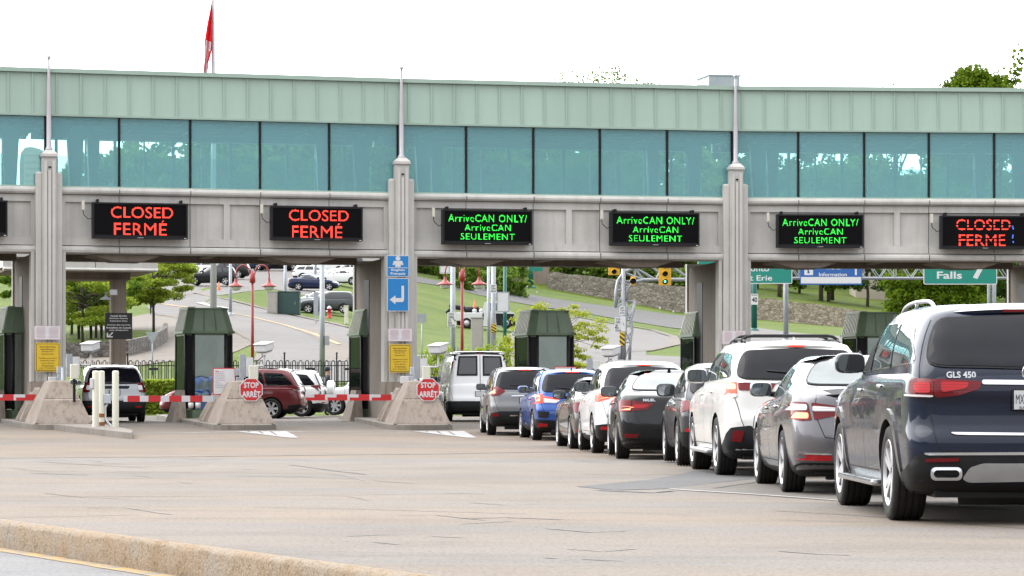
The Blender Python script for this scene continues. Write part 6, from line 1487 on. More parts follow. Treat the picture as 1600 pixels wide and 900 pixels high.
def tree(name, label, cat, loc, rx, rz, h, mat, n=3000, leaf=.3, ncl=26, seed=1, group=None, trunk=.22, limbs=6, ry=None, open_=0, flat_=1, bottom=-.85):
    r = thing(name, label, cat, loc, 0, group); ry = ry or rx; zc = h-rz
    cb, cl = crown(rx, ry, rz, zc, n, leaf, ncl, seed, mat, flat_, open_, bottom); R = random.Random(seed+9)
    g = MB(); pts = [V(0, 0, -.5)]+[V(R.uniform(-.05, .05)*h*.3, R.uniform(-.05, .05)*h*.3, zc*t) for t in (.35, .7, 1.0)]+[V(R.uniform(-.1, .1)*rx, 0, zc+rz*.45)]
    g.tube(pts, [trunk*1.25, trunk, trunk*.85, trunk*.6, trunk*.2], 'bark', 8)
    for k in range(min(limbs, ncl)):
        c = cl[k][0]+V(0, 0, zc); s = pts[2].lerp(pts[3], R.random()); m = s.lerp(c, .5)+V(0, 0, .1*rz); g.tube([s, m, c], [trunk*.42, trunk*.25, trunk*.08], 'bark', 6)
    g.build('trunk', r); cb.build('crown', r); return r
# big maple on the right
q = TG(1470, 536)
tree('maple_tree', 'large dense green maple rising behind the Falls sign and over the roof', 'tree', V((1522-800)*245/F, 245, tz((1522-800)*245/F, 245)), 3.5, 5.2, 23.4, 'leaf_maple', 40000, .15, 190, 3, trunk=.4, limbs=14, ry=4.2, flat_=.6)
tree('maple_tree', 'bright green rounded maple below the Falls sign', 'tree', V((1462-800)*232/F, 232, tz((1462-800)*232/F, 232)), 4.1, 3.2, 7.2, 'leaf_maple', 12000, .19, 60, 5, trunk=.26, limbs=10, ry=3.6, flat_=.75)
tree('poplar_tree', 'sparse tall tree whose thin twigs show over the right end of the roof', 'tree', V((1596-800)*190/F, 190, tz((1596-800)*190/F, 190)), 1.6, 6.5, 20.4, 'leaf_maple', 900, .22, 22, 8, open_=.5, trunk=.16, limbs=16)
tree('poplar_tree', 'sparse tree with loose leaves showing above the middle of the roof', 'tree', V((945-800)*440/F, 440, tz((945-800)*440/F, 440)), 11, 9, 31.0, 'leaf', 9000, .22, 90, 11, open_=.5, trunk=.35, limbs=30)
tree('poplar_tree', 'thin leafy top barely clearing the roof, before the big maple', 'tree', V((1405-800)*300/F, 300, tz((1405-800)*300/F, 300)), 4.2, 8, 26.3, 'leaf_maple', 1300, .22, 30, 13, open_=.5, trunk=.2, limbs=18)
# left trees near the lawn
for (px, d, rx, rz, h, mt, n, sd, lab, lf) in ((240, 178, 2.4, 1.8, 5.4, 'leaf_br', 9000, 21, 'feathery bright green tree beside the roadside, before the parked cars', .13), (130, 168, 2.7, 2.1, 5.0, 'leaf_br', 8000, 23, 'light green tree over the lawn, left of the canopy column', .13), (150, 173, 2.2, 1.5, 4.6, 'leaf', 4500, 25, 'dark leaning tree behind the canopy column', .15), (62, 172, 2.4, 1.8, 5.2, 'leaf', 4500, 27, 'green tree seen beside the far left pillar', .15), (196, 186, 2.4, 1.8, 5.0, 'leaf_br', 4500, 28, 'airy green tree between the canopy column and the walkway', .14), (112, 178, 2.3, 1.7, 4.3, 'leaf', 5000, 29, 'dense dark green tree low beside the far left pillar', .15), (166, 182, 2.3, 1.6, 4.2, 'leaf', 5000, 30, 'dense dark green tree low behind the black sign', .15)):
    x = (px-800)*d/F; tree('locust_tree', lab, 'tree', V(x, d, tz(x, d)), rx*1.12, rz, h, mt, int(n*1.7), lf*.78, 64, sd, 'trees on the lawn behind the canopy', .08, 26, open_=.55, flat_=.62)
x = (868-800)*118/F
tree('young_tree', 'thin young tree with yellow-green leaves beside the middle booth', 'tree', V(x, 118, tz(x, 118)), 2.1, 1.5, 4.5, 'leaf_ye', 5200, .062, 80, 31, trunk=.045, limbs=60, open_=.9, flat_=.6, ry=1.4)
x = (905-800)*112/F
tree('young_tree', 'small sapling with yellow-green leaves just left of the truss mast', 'tree', V(x, 112.8, .15), 1.5, .9, 2.2, 'leaf_ye', 1500, .08, 22, 33, trunk=.03, limbs=20, open_=.5, flat_=.7, ry=1.2)
for (px, py, d, w, h, mt, sd, lab) in ((672, 562, 128, 2.0, 1.7, 'leaf_br', 41, 'feathery green bush just right of the blue-signed pillar'), (700, 562, 132, 1.8, 1.2, 'leaf_br', 42, 'low green bush at the foot of the grey stop-here pole'), (765, 566, 126, 1.9, 1.8, 'leaf_br', 43, 'yellow-green bush behind the white van roof'), (800, 566, 130, 1.8, 1.9, 'leaf_ye', 44, 'bright bush between the van and the middle booth'), (735, 562, 140, 1.3, 1.0, 'leaf_br', 45, 'small bush in front of the tan utility cabinet')):
    x = (px-800)*d/F; r = thing('bush', lab, 'bush', V(x, d, tz(x, d)), 0, 'bushes behind the van')
    cb, cl = crown(w*.62, w*.55, h*.62, h*.5, 2200, .065, 26, sd, mt, 1, .1, -.7); g = MB()
    for c, _ in cl[:9]: g.tube([V(0, 0, -.2), c*.5+V(0, 0, h*.3), c+V(0, 0, h*.5)], [.025, .018, .006], 'bark', 5)
    g.build('stems', r); cb.build('foliage', r)
# hedge below the iron fence
r = thing('hedge', 'clipped green hedge below the black iron fence', 'hedge', PX(250, 620, 113)); o = r.location.copy(); b = MB(); R = random.Random(4); vs = []; fs = []
for k in range(9000):
    x = (R.uniform(205, 285)-800)*114/F; y = 114+R.uniform(-.5, .5); zz = R.uniform(.2, 1.55); p = V(x, y, zz)
    if R.random() < .25: p.y = 113.6
    u = V(R.gauss(0, 1), R.gauss(0, 1), R.gauss(0, 1)).normalized(); w = u.orthogonal().normalized(); s = .07*R.uniform(.6, 1.3); i = len(vs); vs += [p-u*s, p-w*s*.6, p+u*s, p+w*s*.6]; fs.append((i, i+1, i+2, i+3))
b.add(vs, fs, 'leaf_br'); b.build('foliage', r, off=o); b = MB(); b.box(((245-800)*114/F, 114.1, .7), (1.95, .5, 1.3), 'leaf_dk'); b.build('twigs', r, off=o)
# wooded hill: individual trees, four shapes copied
protos = []
for k, (rx, rz, h, mt) in enumerate(((5.5, 7, 17, 'leaf'), (6.5, 6.5, 16, 'leaf_dk'), (5, 8, 19, 'leaf_maple'), (6, 7, 16, 'leaf'))):
    protos.append(tree('hillside_tree', 'green tree on the wooded hillside behind the building, one of many alike', 'tree', (0, 0, -200), rx, rz, h, mt, 3600, .46, 34, 60+k, 'trees on the wooded hill', .3, 7, flat_=.75))
R = random.Random(12); used = [0]*4; cnt = 0
def hill(px, d, sc=1.0, dy=0):
    global cnt
    x = (px-800)*d/F; k = cnt % 4; cnt += 1; loc = V(x, d, tz(x, d)-.5); s = sc*R.uniform(.85, 1.15); rz_ = R.uniform(0, 6)
    if not used[k]: used[k] = 1; t = protos[k]; t.location = loc; t.rotation_euler = (0, 0, rz_); t.scale = (s, s, s*R.uniform(.9, 1.1))
    else: t = dup(protos[k], loc, rz_, (s, s, s*R.uniform(.9, 1.1)))
for d, step, x0, x1, sc in ((412, 56, 640, 1640, .72), (455, 54, 560, 1650, .98), (500, 56, 420, 1660, 1.1), (545, 56, 400, 1660, 1.15), (610, 56, 400, 1670, 1.1)):
    px = x0
    while px < x1: hill(px+R.uniform(-18, 18), d+R.uniform(-14, 14), sc*(1.15 if px < 700 else 1)); px += step*R.uniform(.75, 1.2)
for px, d, sc in ((100, 330, .78), (170, 350, .85), (235, 340, .80), (300, 360, .9), (345, 340, .82), (390, 360, 1.1), (440, 350, 1.1), (490, 370, 1.15), (545, 360, 1.2), (600, 365, 1.2), (130, 420, .8), (260, 430, .95), (200, 420, .9), (330, 420, 1.0), (410, 430, 1.2), (60, 330, .35), (45, 335, .3), (470, 440, 1.2), (530, 440, 1.2), (600, 440, 1.2)): hill(px, d, sc)
# shrubs along the wall tops
sh = []
R = random.Random(5)
for k in range(26):
    px = 655+k*17+R.uniform(-6, 6) if k < 9 else 858+(k-9)*16+R.uniform(-5, 5)
    d = 392 if k >= 9 else R.uniform(330, 384)
    x = (px-800)*d/F; z0 = tz(x, d); s = R.uniform(.8, 1.3)*(1 if k >= 9 else 1.1)
    if not sh:
        r = thing('shrub', 'dark shrub in the scrub along the stone wall top, one of many alike', 'shrub', V(x, d, z0), 0, 'shrubs above the stone wall'); cb, cl = crown(2.2, 2.0, 1.9, 1.5, 1500, .22, 22, 71, 'leaf', 1, 0, -.8); g = MB()
        for c, _ in cl[:6]: g.tube([V(0, 0, -.4), c*.5+V(0, 0, .9), c+V(0, 0, 1.5)], [.08, .05, .02], 'bark', 5)
        g.build('stems', r); cb.build('foliage', r); sh.append(r); r.scale = (s, s, s)
    else: dup(sh[0], V(x, d, z0), R.uniform(0, 6), s)
for (px, d, h, lab) in ((1218, 400, 9, 'tree with thin trunk on the slope behind the travel information sign'), (1283, 405, 10, 'dark trunked tree on the grass slope below the travel information sign'), (1300, 412, 11, 'second dark trunk standing close on the same grass slope')):
    x = (px-800)*d/F; tree('slope_tree', lab, 'tree', V(x, d, tz(x, d)), 3.2, 3.0, h+1.5, 'leaf_maple', 2500, .3, 26, int(px), 'trees on the right grass slope', .28, 8)
# ------------------------------------------------------------------ street furniture behind
def gz(px, d): x = (px-800)*d/F; return V(x, d, tz(x, d) if d > 112.5 else zp(min(d, 110)))
I4 = Matrix()
def flatT(px, py, d, rz=0): m = Matrix.Rotation(rz, 4, 'Z'); m.translation = PX(px, py, d); return m
def post(name, px, ytop, d, r0, r1, mat, label, cat='pole', group=None, base=True, n=10, ybase=None):
    p = gz(px, d) if ybase is None else PX(px, ybase, d); h = CH+(YH-ytop)*d/F-p.z; r = thing(name, label, cat, p, 0, group)
    g = MB(); g.tube([V(0, 0, -.3), V(0, 0, h)], [r0, r1], mat, n); g.build('shaft', r)
    if base: g = MB(); g.lathe([(r0*1.7, -.1), (r0*1.7, .12), (r0*1.2, .22), (r0, .3)], mat, 12); g.build('foot', r)
    return r, p, h
def red_lamp(px, ytop, d, label):
    r, p, h = post('street_lamp', px, ytop, d, .075, .06, 'lampred', label, 'street lamp', 'red twin street lamps')
    g = MB(); g.lathe([(.06, h-.45), (.13, h-.4), (.13, h-.05), (.06, h), (.03, h+.12), (.001, h+.14)], 'lampred', 12); g.build('collar', r)
    for s in (-1, 1):
        g = MB(); pts = [V(s*.10, 0, h-.1)]+[V(s*(.42-.32*cos(pi*k/10)), 0, h-.05+.42*sin(pi*k/10)) for k in range(11)]+[V(s*.74, 0, h-.25)]; g.tube(pts, .03, 'lampred', 8); a = g.build('arm', r)
        g = MB(); T = Matrix.Translation(V(s*.74, 0, h-.25)); g.lathe([(.05, .02), (.07, -.10), (.13, -.20), (.33, -.30), (.35, -.34), (.30, -.33)], 'lampred', 18, T); g.build('lamp_shade', r)
        g = MB(); g.lathe([(.22, -.32), (.24, -.40), (.16, -.50), (.001, -.53)], 'sheet_w', 14, T); g.build('globe', r)
red_lamp(394.5, 427, 128, 'red twin-armed street lamp against the curving road')
red_lamp(722, 424, 126, 'red twin-armed street lamp in front of the grass slope')
r, p, h = post('flag_pole', 333.5, -60, 150, .19, .07, 'pole_w', 'tall white flagpole rising behind the building', 'flagpole', ybase=560)
def flag():
    b = MB(); zt = 300; o = PX(333, 118, 150); d = 150; s = d/F; NU, NV = 26, 34
    # hanging folded cloth: (photo outline) hoist on the pole, folds gathered to the left
    L = lambda v: interp(v, [(0, 331.5), (.12, 329.5), (.35, 323.5), (.6, 318.2), (.8, 317.8), (1, 316.8)]); Rr = lambda v: interp(v, [(0, 333.3), (.4, 333), (.62, 332.6), (.75, 331), (.85, 327), (1, 325)])
    vs = []; 
    for j in range(NV+1):
        v = j/NV; y = -10+v*126
        for i in range(NU+1):
            u = i/NU; x = L(v)+(Rr(v)-L(v))*u; dp = .45*sin(u*pi*3.2+v*2)*min(1, v*2)*(1-.3*u); q = PX(x+.5*sin(v*9+u*5)*(1-u), y, d); vs.append(q+V(0, dp, 0))
    q = PX(333, 60, d)
    for mat, test in (('flagred', lambda u, v: not test_w(u, v)), ('flagwhite', lambda u, v: test_w(u, v))):
        pass
    def test_w(u, v):
        return (v > .58 and .20+.25*(1-v) < u < .78-.3*max(0, v-.9)*5 and not (.55 < u < .68 and .72 < v < .86)) or (v > .93 and u > .25)
    for j in range(NV):
        for i in range(NU):
            u, v = (i+.5)/NU, (j+.5)/NV
            b.add([vs[j*(NU+1)+i], vs[j*(NU+1)+i+1], vs[(j+1)*(NU+1)+i+1], vs[(j+1)*(NU+1)+i]], [(0, 1, 2, 3)], 'flagwhite' if test_w(u, v) else 'flagred', True)
    o = b.build('flag', off=q); o.location = q; tag(o, 'red and white flag hanging limp on the tall white flagpole', 'flag')
flag()
for (px, yt, d, r0, r1, mt, lab, yb) in ((360, 405, 205, .12, .10, 'galv', 'thin grey utility pole at the roadside before the parking lot', None), (445.5, 398, 222, .13, .11, 'galv', 'leaning grey pole beside the dark green utility cabinet', None), (503.5, 398, 126, .13, .10, 'galv', 'stout grey pole with a small box, in front of the parked cars', None), (707.5, 405, 132, .125, .11, 'galv', 'grey pole with a stop here sign behind the red lamp', None), (1228, 400, 215, .20, .18, 'galv', 'grey gantry pole below the travel information sign', None), (771, 400, 140, .12, .11, 'galv', 'right grey signal pole with a striped hazard board', None), (763.5, 400, 141, .09, .08, 'galv', 'thin grey signal pole close to the hazard board pole', None)):
    r, p, h = post('utility_pole', px, yt, d, r0, r1, mt, lab, 'pole', 'grey poles behind the booths')
    if px == 503.5: g = MB(); g.box((.22, -.1, 1.9), (.2, .2, .40), 'galv'); g.build('control_box', r); g = MB(); g.box((-.3, .1, h-.6), (.10, .1, .5), 'galv'); g.build('bracket', r)
    if px == 707.5: g = MB(); g.box((.25, 0, 1.2), (.14, .3, .55), 'galv'); g.build('control_box', r)
for (px, d, lab) in ((789, 150, 'green painted pole beside the grey signal poles'), (829, 380, 'green pole carrying the street name sign'), (716, 384, 'short green post on the slope behind the red lamp'), (1178.5, 300, 'green pole carrying the speed limit sign')):
    post('sign_pole', px, 398 if px != 716 else 408, d, .16*d/150 if d > 200 else .10, .13*d/150 if d > 200 else .09, 'greenpole', lab, 'pole', 'green poles')
def sboard(name, box, d, label, cat, layers, texts=(), rz=0, group=None, extra=None, r=.0, thick=.03): return board(name, *box, d, Matrix.Rotation(rz, 4, 'Z'), label, cat, layers, texts, thick, group, extra, r)
def down_arrow(sgn, fx=.15, fz=-.12):
    def fn(g, TT, w, h, y):
        c = V(fx*w, y, fz*h); a = V(sgn*.16*w, 0, -.11*h); q = V(.11*h*sgn, 0, .16*w).normalized()*.035*w
        g.add([c-a-q, c+a*.4-q, c+a*.4+q, c-a+q], [(0, 1, 2, 3)], 'sheet_k', False, TT); g.add([c+a*.3-q*3, c+a*1.2, c+a*.3+q*3], [(0, 1, 2)], 'sheet_k', False, TT)
    return fn
wh = [('sheet_w', 0)]
stp = [('STOP', -.05, .36, .6, .15, 'sheet_k'), ('HERE', -.05, .17, .62, .15, 'sheet_k'), ('ON', -.25, -.03, .3, .14, 'sheet_k'), ('RED', -.18, -.21, .45, .14, 'sheet_k'), ('SIGNAL', 0, -.39, .8, .14, 'sheet_k')]
sboard('traffic_sign', (699, 488, 712.5, 511), 131.7, 'white STOP HERE ON RED SIGNAL sign on the pole behind the red lamp', 'sign', wh, stp, extra=down_arrow(1, .28, 0), r=.04)
sboard('traffic_sign', (960.5, 496, 972, 519), 148.6, 'white STOP HERE ON RED SIGNAL sign on the truss mast', 'sign', wh, stp, extra=down_arrow(-1, -.28, -.1), r=.04)
sboard('traffic_sign', (970.5, 494, 977.5, 518), 148.5, 'narrow white arrow sign beside the stop here sign on the truss mast', 'sign', wh, [], extra=down_arrow(1, 0, 0), r=.04)
sboard('traffic_sign', (968, 478, 977, 492), 148.6, 'small white LEFT TURN SIGNAL sign high on the truss mast', 'sign', wh, [('LEFT', 0, .28, .7, .2, 'sheet_k'), ('TURN', 0, 0, .75, .2, 'sheet_k'), ('SIGNAL', 0, -.28, .85, .2, 'sheet_k')], r=.04)
sboard('traffic_sign', (766, 444, 776, 458), 139.6, 'small white LEFT TURN SIGNAL sign on the grey signal pole', 'sign', wh, [('LEFT', 0, .28, .7, .2, 'sheet_k'), ('TURN', 0, 0, .75, .2, 'sheet_k'), ('SIGNAL', 0, -.28, .85, .2, 'sheet_k')], r=.04)
def hazard(g, TT, w, h, y):
    for k in range(-1, 4):
        z0 = -h/2+k*h/3.0; P = [(-w/2, z0+h*.30), (w/2, z0), (w/2, z0+h*.16), (-w/2, z0+h*.46)]
        P = [(a, max(-h/2, min(h/2, b_))) for a, b_ in P]; g.add([V(a, y, b_) for a, b_ in P], [(0, 1, 2, 3)], 'sheet_k', False, TT)
sboard('hazard_board', (768, 506, 775.5, 520), 139.6, 'yellow and black striped hazard board on the grey signal pole', 'sign', [('sheet_y', 0)], extra=hazard)
sboard('hazard_board', (968, 519, 976, 541), 148.5, 'yellow and black striped hazard board low on the truss mast', 'sign', [('sheet_y', 0)], extra=hazard)
sboard('traffic_sign', (1173.5, 459, 1184.5, 476), 299, 'white speed limit 40 sign on the green pole', 'sign', [('sheet_w', 0)], [('MAXIMUM', 0, .38, .8, .12, 'sheet_k'), ('40', 0, -.05, .75, .48, 'sheet_k', .03)], r=.03)
sboard('street_sign', (829, 417.5, 848, 424), 379, 'small dark green street name sign at the abutment', 'sign', [('sheet_g', 0)], extra=None)
sboard('traffic_sign', (687, 415.5, 703, 427.5), 131.7, 'blank white board with a small round lamp on the pole behind the red lamp', 'sign', [('sheet_w', 0), ('galv', .03), ('sheet_w', .05)])
sboard('traffic_sign', (776, 456, 796, 488), 143, 'back of a grey framed board beside the green pole', 'sign', [('galv', 0), ('white', .06)])
for (a, b_, c, d_, dd, lab) in ((652, 490, 666, 504, 128, 'grey back of a square sign on the grass slope'), (490, 456, 497.5, 494, 200, 'grey backs of signs on a thin post beside the parked grey SUV')):
    ro = sboard('traffic_sign', (a, b_, c, d_), dd, lab, 'sign', [('galv', 0)]); g = MB(); g.tube([V(0, .03, 0), V(0, .03, -2.4)], .03, 'galv', 6); g.build('post', ro)
# yield sign seen from behind
c = PX(238, 525, 124); r = thing('yield_sign', 'grey back of a triangular yield sign near the iron fence', 'sign', c); g = MB(); g.prism([(-.29, .17), (.29, .17), (0, -.33)], 0, .015, 'galv', XZ); g.build('plate', r); g = MB(); g.tube([V(0, .03, .1), V(0, .03, -1.7)], .03, 'galv', 6); g.build('post', r)
# white marker posts
for (px, py, lab) in ((839, 456, 'tiny white marker below the abutment'), (1031, 481, 'white roundel marker on the verge by the truss mast'), (1052, 486.5, 'white diamond marker on the verge near the pillar')):
    p = TG(px, py+14); c = PX(px, py, p.y-.3); r = thing('verge_marker', lab, 'marker', c, 0, 'white verge markers'); g = MB(); g.prism([(.13, 0), (0, .13), (-.13, 0), (0, -.13)] if px != 1031 else [(.13*cos(k), .13*sin(k)) for k in [i*.628 for i in range(10)]], 0, .02, 'sheet_w', XZ); g.build('plate', r); g = MB(); g.tube([V(0, .03, 0), V(0, .03, p.z-c.z)], .025, 'galv', 5); g.build('post', r)

# lattice truss mast and signal bridge
r = thing('truss_mast', 'grey lattice truss mast curving into an overhead signal arm', 'signal mast', gz(975, 150)); o = V(*r.location); D = 150
def W(px, py, dd=0): return PX(px, py, D+dd)
def lattice(name, A, Bp, rad=.035, dy=.7, br=.02, close=True):
    g = MB()
    for dd in (0, dy): g.tube([q+V(0, dd, 0) for q in A], rad, 'galv', 6); g.tube([q+V(0, dd, 0) for q in Bp], rad, 'galv', 6)
    n = min(len(A), len(Bp))
    for k in range(n-1):
        for dd in (0, dy): g.tube([A[k]+V(0, dd, 0), Bp[k+1]+V(0, dd, 0)], br, 'galv', 5); g.tube([Bp[k]+V(0, dd, 0), A[k+1]+V(0, dd, 0)] if k % 2 else [A[k]+V(0, dd, 0), Bp[k]+V(0, dd, 0)], br, 'galv', 5)
        g.tube([A[k], A[k+1]+V(0, dy, 0)], br, 'galv', 5); g.tube([Bp[k], Bp[k+1]+V(0, dy, 0)], br, 'galv', 5)
    return g.build(name, r, off=o)
lattice('mast_leg', [W(992, 470), W(990, 485), W(986, 500), W(988, 515), W(985, 535), W(984, 562)], [W(978, 470), W(979, 485), W(978, 500), W(977, 515), W(976, 535), W(976, 562)], .07, .5, .035)
lattice('arm', [W(962, 480), W(963, 455), W(966, 438), W(975, 425), W(992, 418), W(1015, 414), W(1040, 409), W(1075, 405)], [W(978, 470), W(980, 452), W(985, 446), W(993, 440), W(1005, 437), W(1025, 436.5), W(1045, 436.5), W(1080, 436.5)], .085, .6, .05)
g = MB(); g.tube([W(974, 562), W(974, 400)], .12, 'galv', 10); g.tube([W(968, 562), W(968, 540)], .10, 'galv', 8); g.build('pole', r, off=o)
def signal(px, y0, y1, d, label, n=3):
    c = PX(px, (y0+y1)/2, d); h = (y1-y0)*d/F; r2 = thing('traffic_light', label, 'traffic light', c, 0, 'yellow traffic lights')
    g = MB(); g.box((0, 0, 0), (h*.52, .16, h), 'signal', None, .02); g.build('housing', r2); q = h/n
    for k in range(n):
        zz = h/2-q*(k+.5); g = MB(); T = Matrix.Translation(V(0, -.085, zz)) @ Matrix.Rotation(radians(90), 4, 'X'); g.lathe([(.001, .005), (q*.34, .005), (q*.36, -.005)], 'black', 16, T)
        if k == n-1 and n == 3 and px > 1000: M.setdefault('sig_g', emit('green_signal_lamp', (.2, 1, .7), 1.0)); g.add([V(q*.16*cos(i), -.095, zz+q*.16*sin(i)) for i in [j*.523 for j in range(12)]], [tuple(range(12))], 'sig_g')
        g.build('lens', r2)
        g = MB(); vs = []
        for i in range(9): a = pi*i/8; vs += [V(q*.38*cos(a), -.08, zz+q*.38*sin(a)), V(q*.36*cos(a), -.30, zz+q*.34*sin(a)-.02)]
        g.add(vs, [(2*i, 2*i+2, 2*i+3, 2*i+1) for i in range(8)], 'signal', False); g.build('visor', r2)
signal(1039, 409, 446, 149.3, 'yellow traffic light with a green lamp on the truss arm, beside the pillar')
signal(959.5, 396, 430, 149.3, 'yellow traffic light left of the truss mast, its top hidden by the girder')
signal(989, 432, 446, 149.6, 'small yellow traffic light low between the truss mast and arm', 1)

# overhead direction signs on a gantry
r = thing('sign_gantry', 'grey lattice gantry carrying the green and blue direction signs', 'gantry', gz(1228, 215)); o = V(*r.location); D = 213
lattice('beam', [W(1100+k*25, 398) for k in range(20)], [W(1100+k*25, 434.5) for k in range(20)], .09, 1.2, .035)
g = MB(); g.tube([W(1553, 398), W(1553, 540)], .16, 'galv', 8); g.tube([W(1545, 398), W(1545, 540)], .12, 'galv', 8); g.build('column', r, off=o)
gr = [('sheet_w', 0), ('sheet_g', .06)]
sboard('direction_sign', (1090, 384, 1238, 443.5), 211.5, 'green direction sign reading Toronto Fort Erie, partly behind the pillar', 'road sign', gr, [('Toronto', .075, -.10, .36, .145, 'sheet_w', .015), ('Fort Erie', .095, -.345, .385, .145, 'sheet_w', .015)], group='direction signs on the gantry', r=.04)
def qmark(g, TT, w, h, y):
    g.add([V(w*a, y, h*b_) for a, b_ in ((-.43, -.25), (-.29, -.25), (-.29, .08), (-.43, .08))], [(0, 1, 2, 3)], 'sheet_w', False, TT); text(g, '?', TT, -.36*w, -.085*h, None, .25*h, 'sheet_bd', y=y-.004, bold=.04)
    g.add([V(w*a, y, h*b_) for a, b_ in ((-.485, -.465), (.485, -.465), (.485, -.30), (-.485, -.30))], [(0, 1, 2, 3)], 'sheet_w', False, TT)
    g.add([V(w*a, y, h*b_) for a, b_ in ((.385, -.25), (.415, -.25), (.415, -.05), (.385, -.05))], [(0, 1, 2, 3)], 'sheet_w', False, TT); g.add([V(w*a, y, h*b_) for a, b_ in ((.35, -.07), (.45, -.07), (.40, .06))], [(0, 1, 2)], 'sheet_w', False, TT)
sboard('direction_sign', (1250, 384, 1347, 445), 211.5, 'blue Travel Information sign with a question mark and a white strip', 'road sign', [('sheet_bd', 0)], [('Travel', .03, -.06, .24, .095, 'sheet_w', .015), ('Information', .03, -.235, .45, .095, 'sheet_w', .015)], group='direction signs on the gantry', extra=qmark)
def diag(g, TT, w, h, y): g.add([V(w*a, y, h*b_) for a, b_ in ((.17, -.32), (.23, -.36), (.38, .16), (.32, .20))], [(0, 1, 2, 3)], 'sheet_w', False, TT)
sboard('direction_sign', (1443, 384, 1558, 444.5), 211.5, 'green direction sign reading Niagara Falls with a slanted arrow', 'road sign', gr, [('Niagara', -.09, .12, .46, .19, 'sheet_w', .02), ('Falls', -.148, -.26, .34, .19, 'sheet_w', .02)], group='direction signs on the gantry', extra=diag, r=.04)

# iron fence
r = thing('iron_fence', 'black iron fence with hooped tops behind the minivan and booth', 'fence', PX(380, 600, 119)); o = V(*r.location)
xa, xb = (120-800)*119/F, (572-800)*119/F; zb_ = PX(0, 600, 119).z-.15; zt = PX(0, 563, 119).z; n = int((xb-xa)/.27); sec = 8
for s in range(0, n, sec):
    g = MB()
    for k in range(s, min(n, s+sec)):
        x = xa+k*.27; g.tube([V(x, 119, zb_), V(x, 119, zt-.09)]+[V(x+.065-.065*cos(pi*i/6), 119, zt-.09+.085*sin(pi*i/6)) for i in range(1, 6)]+[V(x+.13, 119, zt-.09), V(x+.13, 119, zb_)], .022, 'iron', 5); g.tube([V(x+.20, 119, zb_), V(x+.20, 119, zt-.06)], .018, 'iron', 5)
    x0, x1 = xa+s*.27-.06, xa+min(n, s+sec)*.27-.06
    for zz in (zt-.22, zb_+.15): g.box(((x0+x1)/2, 119, zz), (x1-x0, .03, .04), 'iron')
    g.box(((x0+x1)/2, 118.97, zt-.36), (.42, .02, .10), 'iron'); g.build('panel', r, off=o)
    g = MB(); g.box((x1, 119, (zb_+zt)/2+.1), (.06, .06, zt-zb_+.35), 'iron'); g.ball((x1, 119, zt+.30), .05, 'iron', 6); g.build('post', r, off=o)

# canopy on its column at the left
r = thing('concrete_canopy', 'flat concrete canopy slab on a square column, left behind the building', 'canopy', V((184-800)*104/F, 104, ZG)); o = V(*r.location); T = tframe(V((184-800)*104/F, 104, 0), E_[1], V(0, 0, 1))
zt = PX(0, 404, 104).z; zl = PX(0, 421, 104).z; zu = PX(0, 426, 104).z
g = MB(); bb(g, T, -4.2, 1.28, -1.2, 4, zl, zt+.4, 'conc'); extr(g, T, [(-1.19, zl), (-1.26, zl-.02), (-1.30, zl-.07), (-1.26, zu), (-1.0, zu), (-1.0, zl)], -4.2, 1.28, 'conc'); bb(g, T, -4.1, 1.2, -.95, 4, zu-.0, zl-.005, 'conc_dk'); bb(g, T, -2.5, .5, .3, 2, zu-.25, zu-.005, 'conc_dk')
for u in (-2.9, -.95): bb(g, T, u-.012, u+.012, -1.204, -1.19, zl, zt+.4, 'seam')
g.build('slab', r, off=o); g = MB(); bb(g, T, -.27, .27, -.27, .27, ZG, zu-.26, 'conc_old'); g.build('column', r, off=o)
sboard('direction_board', (164.5, 489, 206.5, 530), 103.0, 'black sign reading Canada Border Services Agency on the canopy column', 'sign', [('sheet_k', 0)],
  [('Canada Border', 0, .39, .62, .065, 'sheet_w'), ('Services Agency', 0, .29, .68, .065, 'sheet_w'), ('Inspection Area', 0, .19, .64, .065, 'sheet_w'), ('Agence des services', 0, .04, .86, .065, 'sheet_w'), ('frontaliers du Canada', 0, -.06, .92, .065, 'sheet_w'), ("zone d'inspection", 0, -.16, .70, .065, 'sheet_w')],
  rz=radians(10), extra=lambda g, TT, w, h, y: (g.add([V(w*a, y, h*b_) for a, b_ in ((-.40, -.43), (-.22, -.43), (-.22, -.39), (-.36, -.39))], [(0, 1, 2, 3)], 'sheet_w', False, TT), g.add([V(w*a, y, h*b_) for a, b_ in ((-.44, -.43), (-.39, -.43), (-.39, -.26), (-.44, -.26))], [(0, 1, 2, 3)], 'sheet_w', False, TT), g.add([V(w*a, y, h*b_) for a, b_ in ((-.40, -.40), (-.37, -.42), (-.20, -.26), (-.24, -.23))], [(0, 1, 2, 3)], 'sheet_w', False, TT)))
c = PX(176, 461, 103.2); r = thing('wall_lamp', 'small grey shaded lamp with a white box on the canopy column', 'lamp', c); g = MB(); g.box((.02, .1, .10), (.24, .2, .19), 'white', None, .01); g.build('box', r); g = MB(); g.lathe([(.03, .0), (.05, -.04), (.19, -.14), (.21, -.17), (.16, -.16)], 'galv', 16, Matrix.Translation(V(-.25, -.05, 0))); g.build('lamp_shade', r); g = MB(); g.tube([V(-.25, -.05, -.02), V(-.25, -.05, .08), V(-.1, 0, .1)], .02, 'galv', 6); g.build('arm', r)
for (px, d, lab) in ((123, 172, 'black post under the lawn trees, nearest the pillar'), (142, 172, 'black post under the lawn trees, middle one'), (158.5, 172, 'black post under the lawn trees, beside the black sign')):
    p = gz(px, d); r = thing('bollard', lab, 'bollard', p, 0, 'black posts under the trees'); g = MB(); g.lathe([(.09, 0), (.09, .85), (.12, .88), (.12, .95), (.05, 1.02), (.001, 1.04)], 'iron', 12); g.build('post', r)

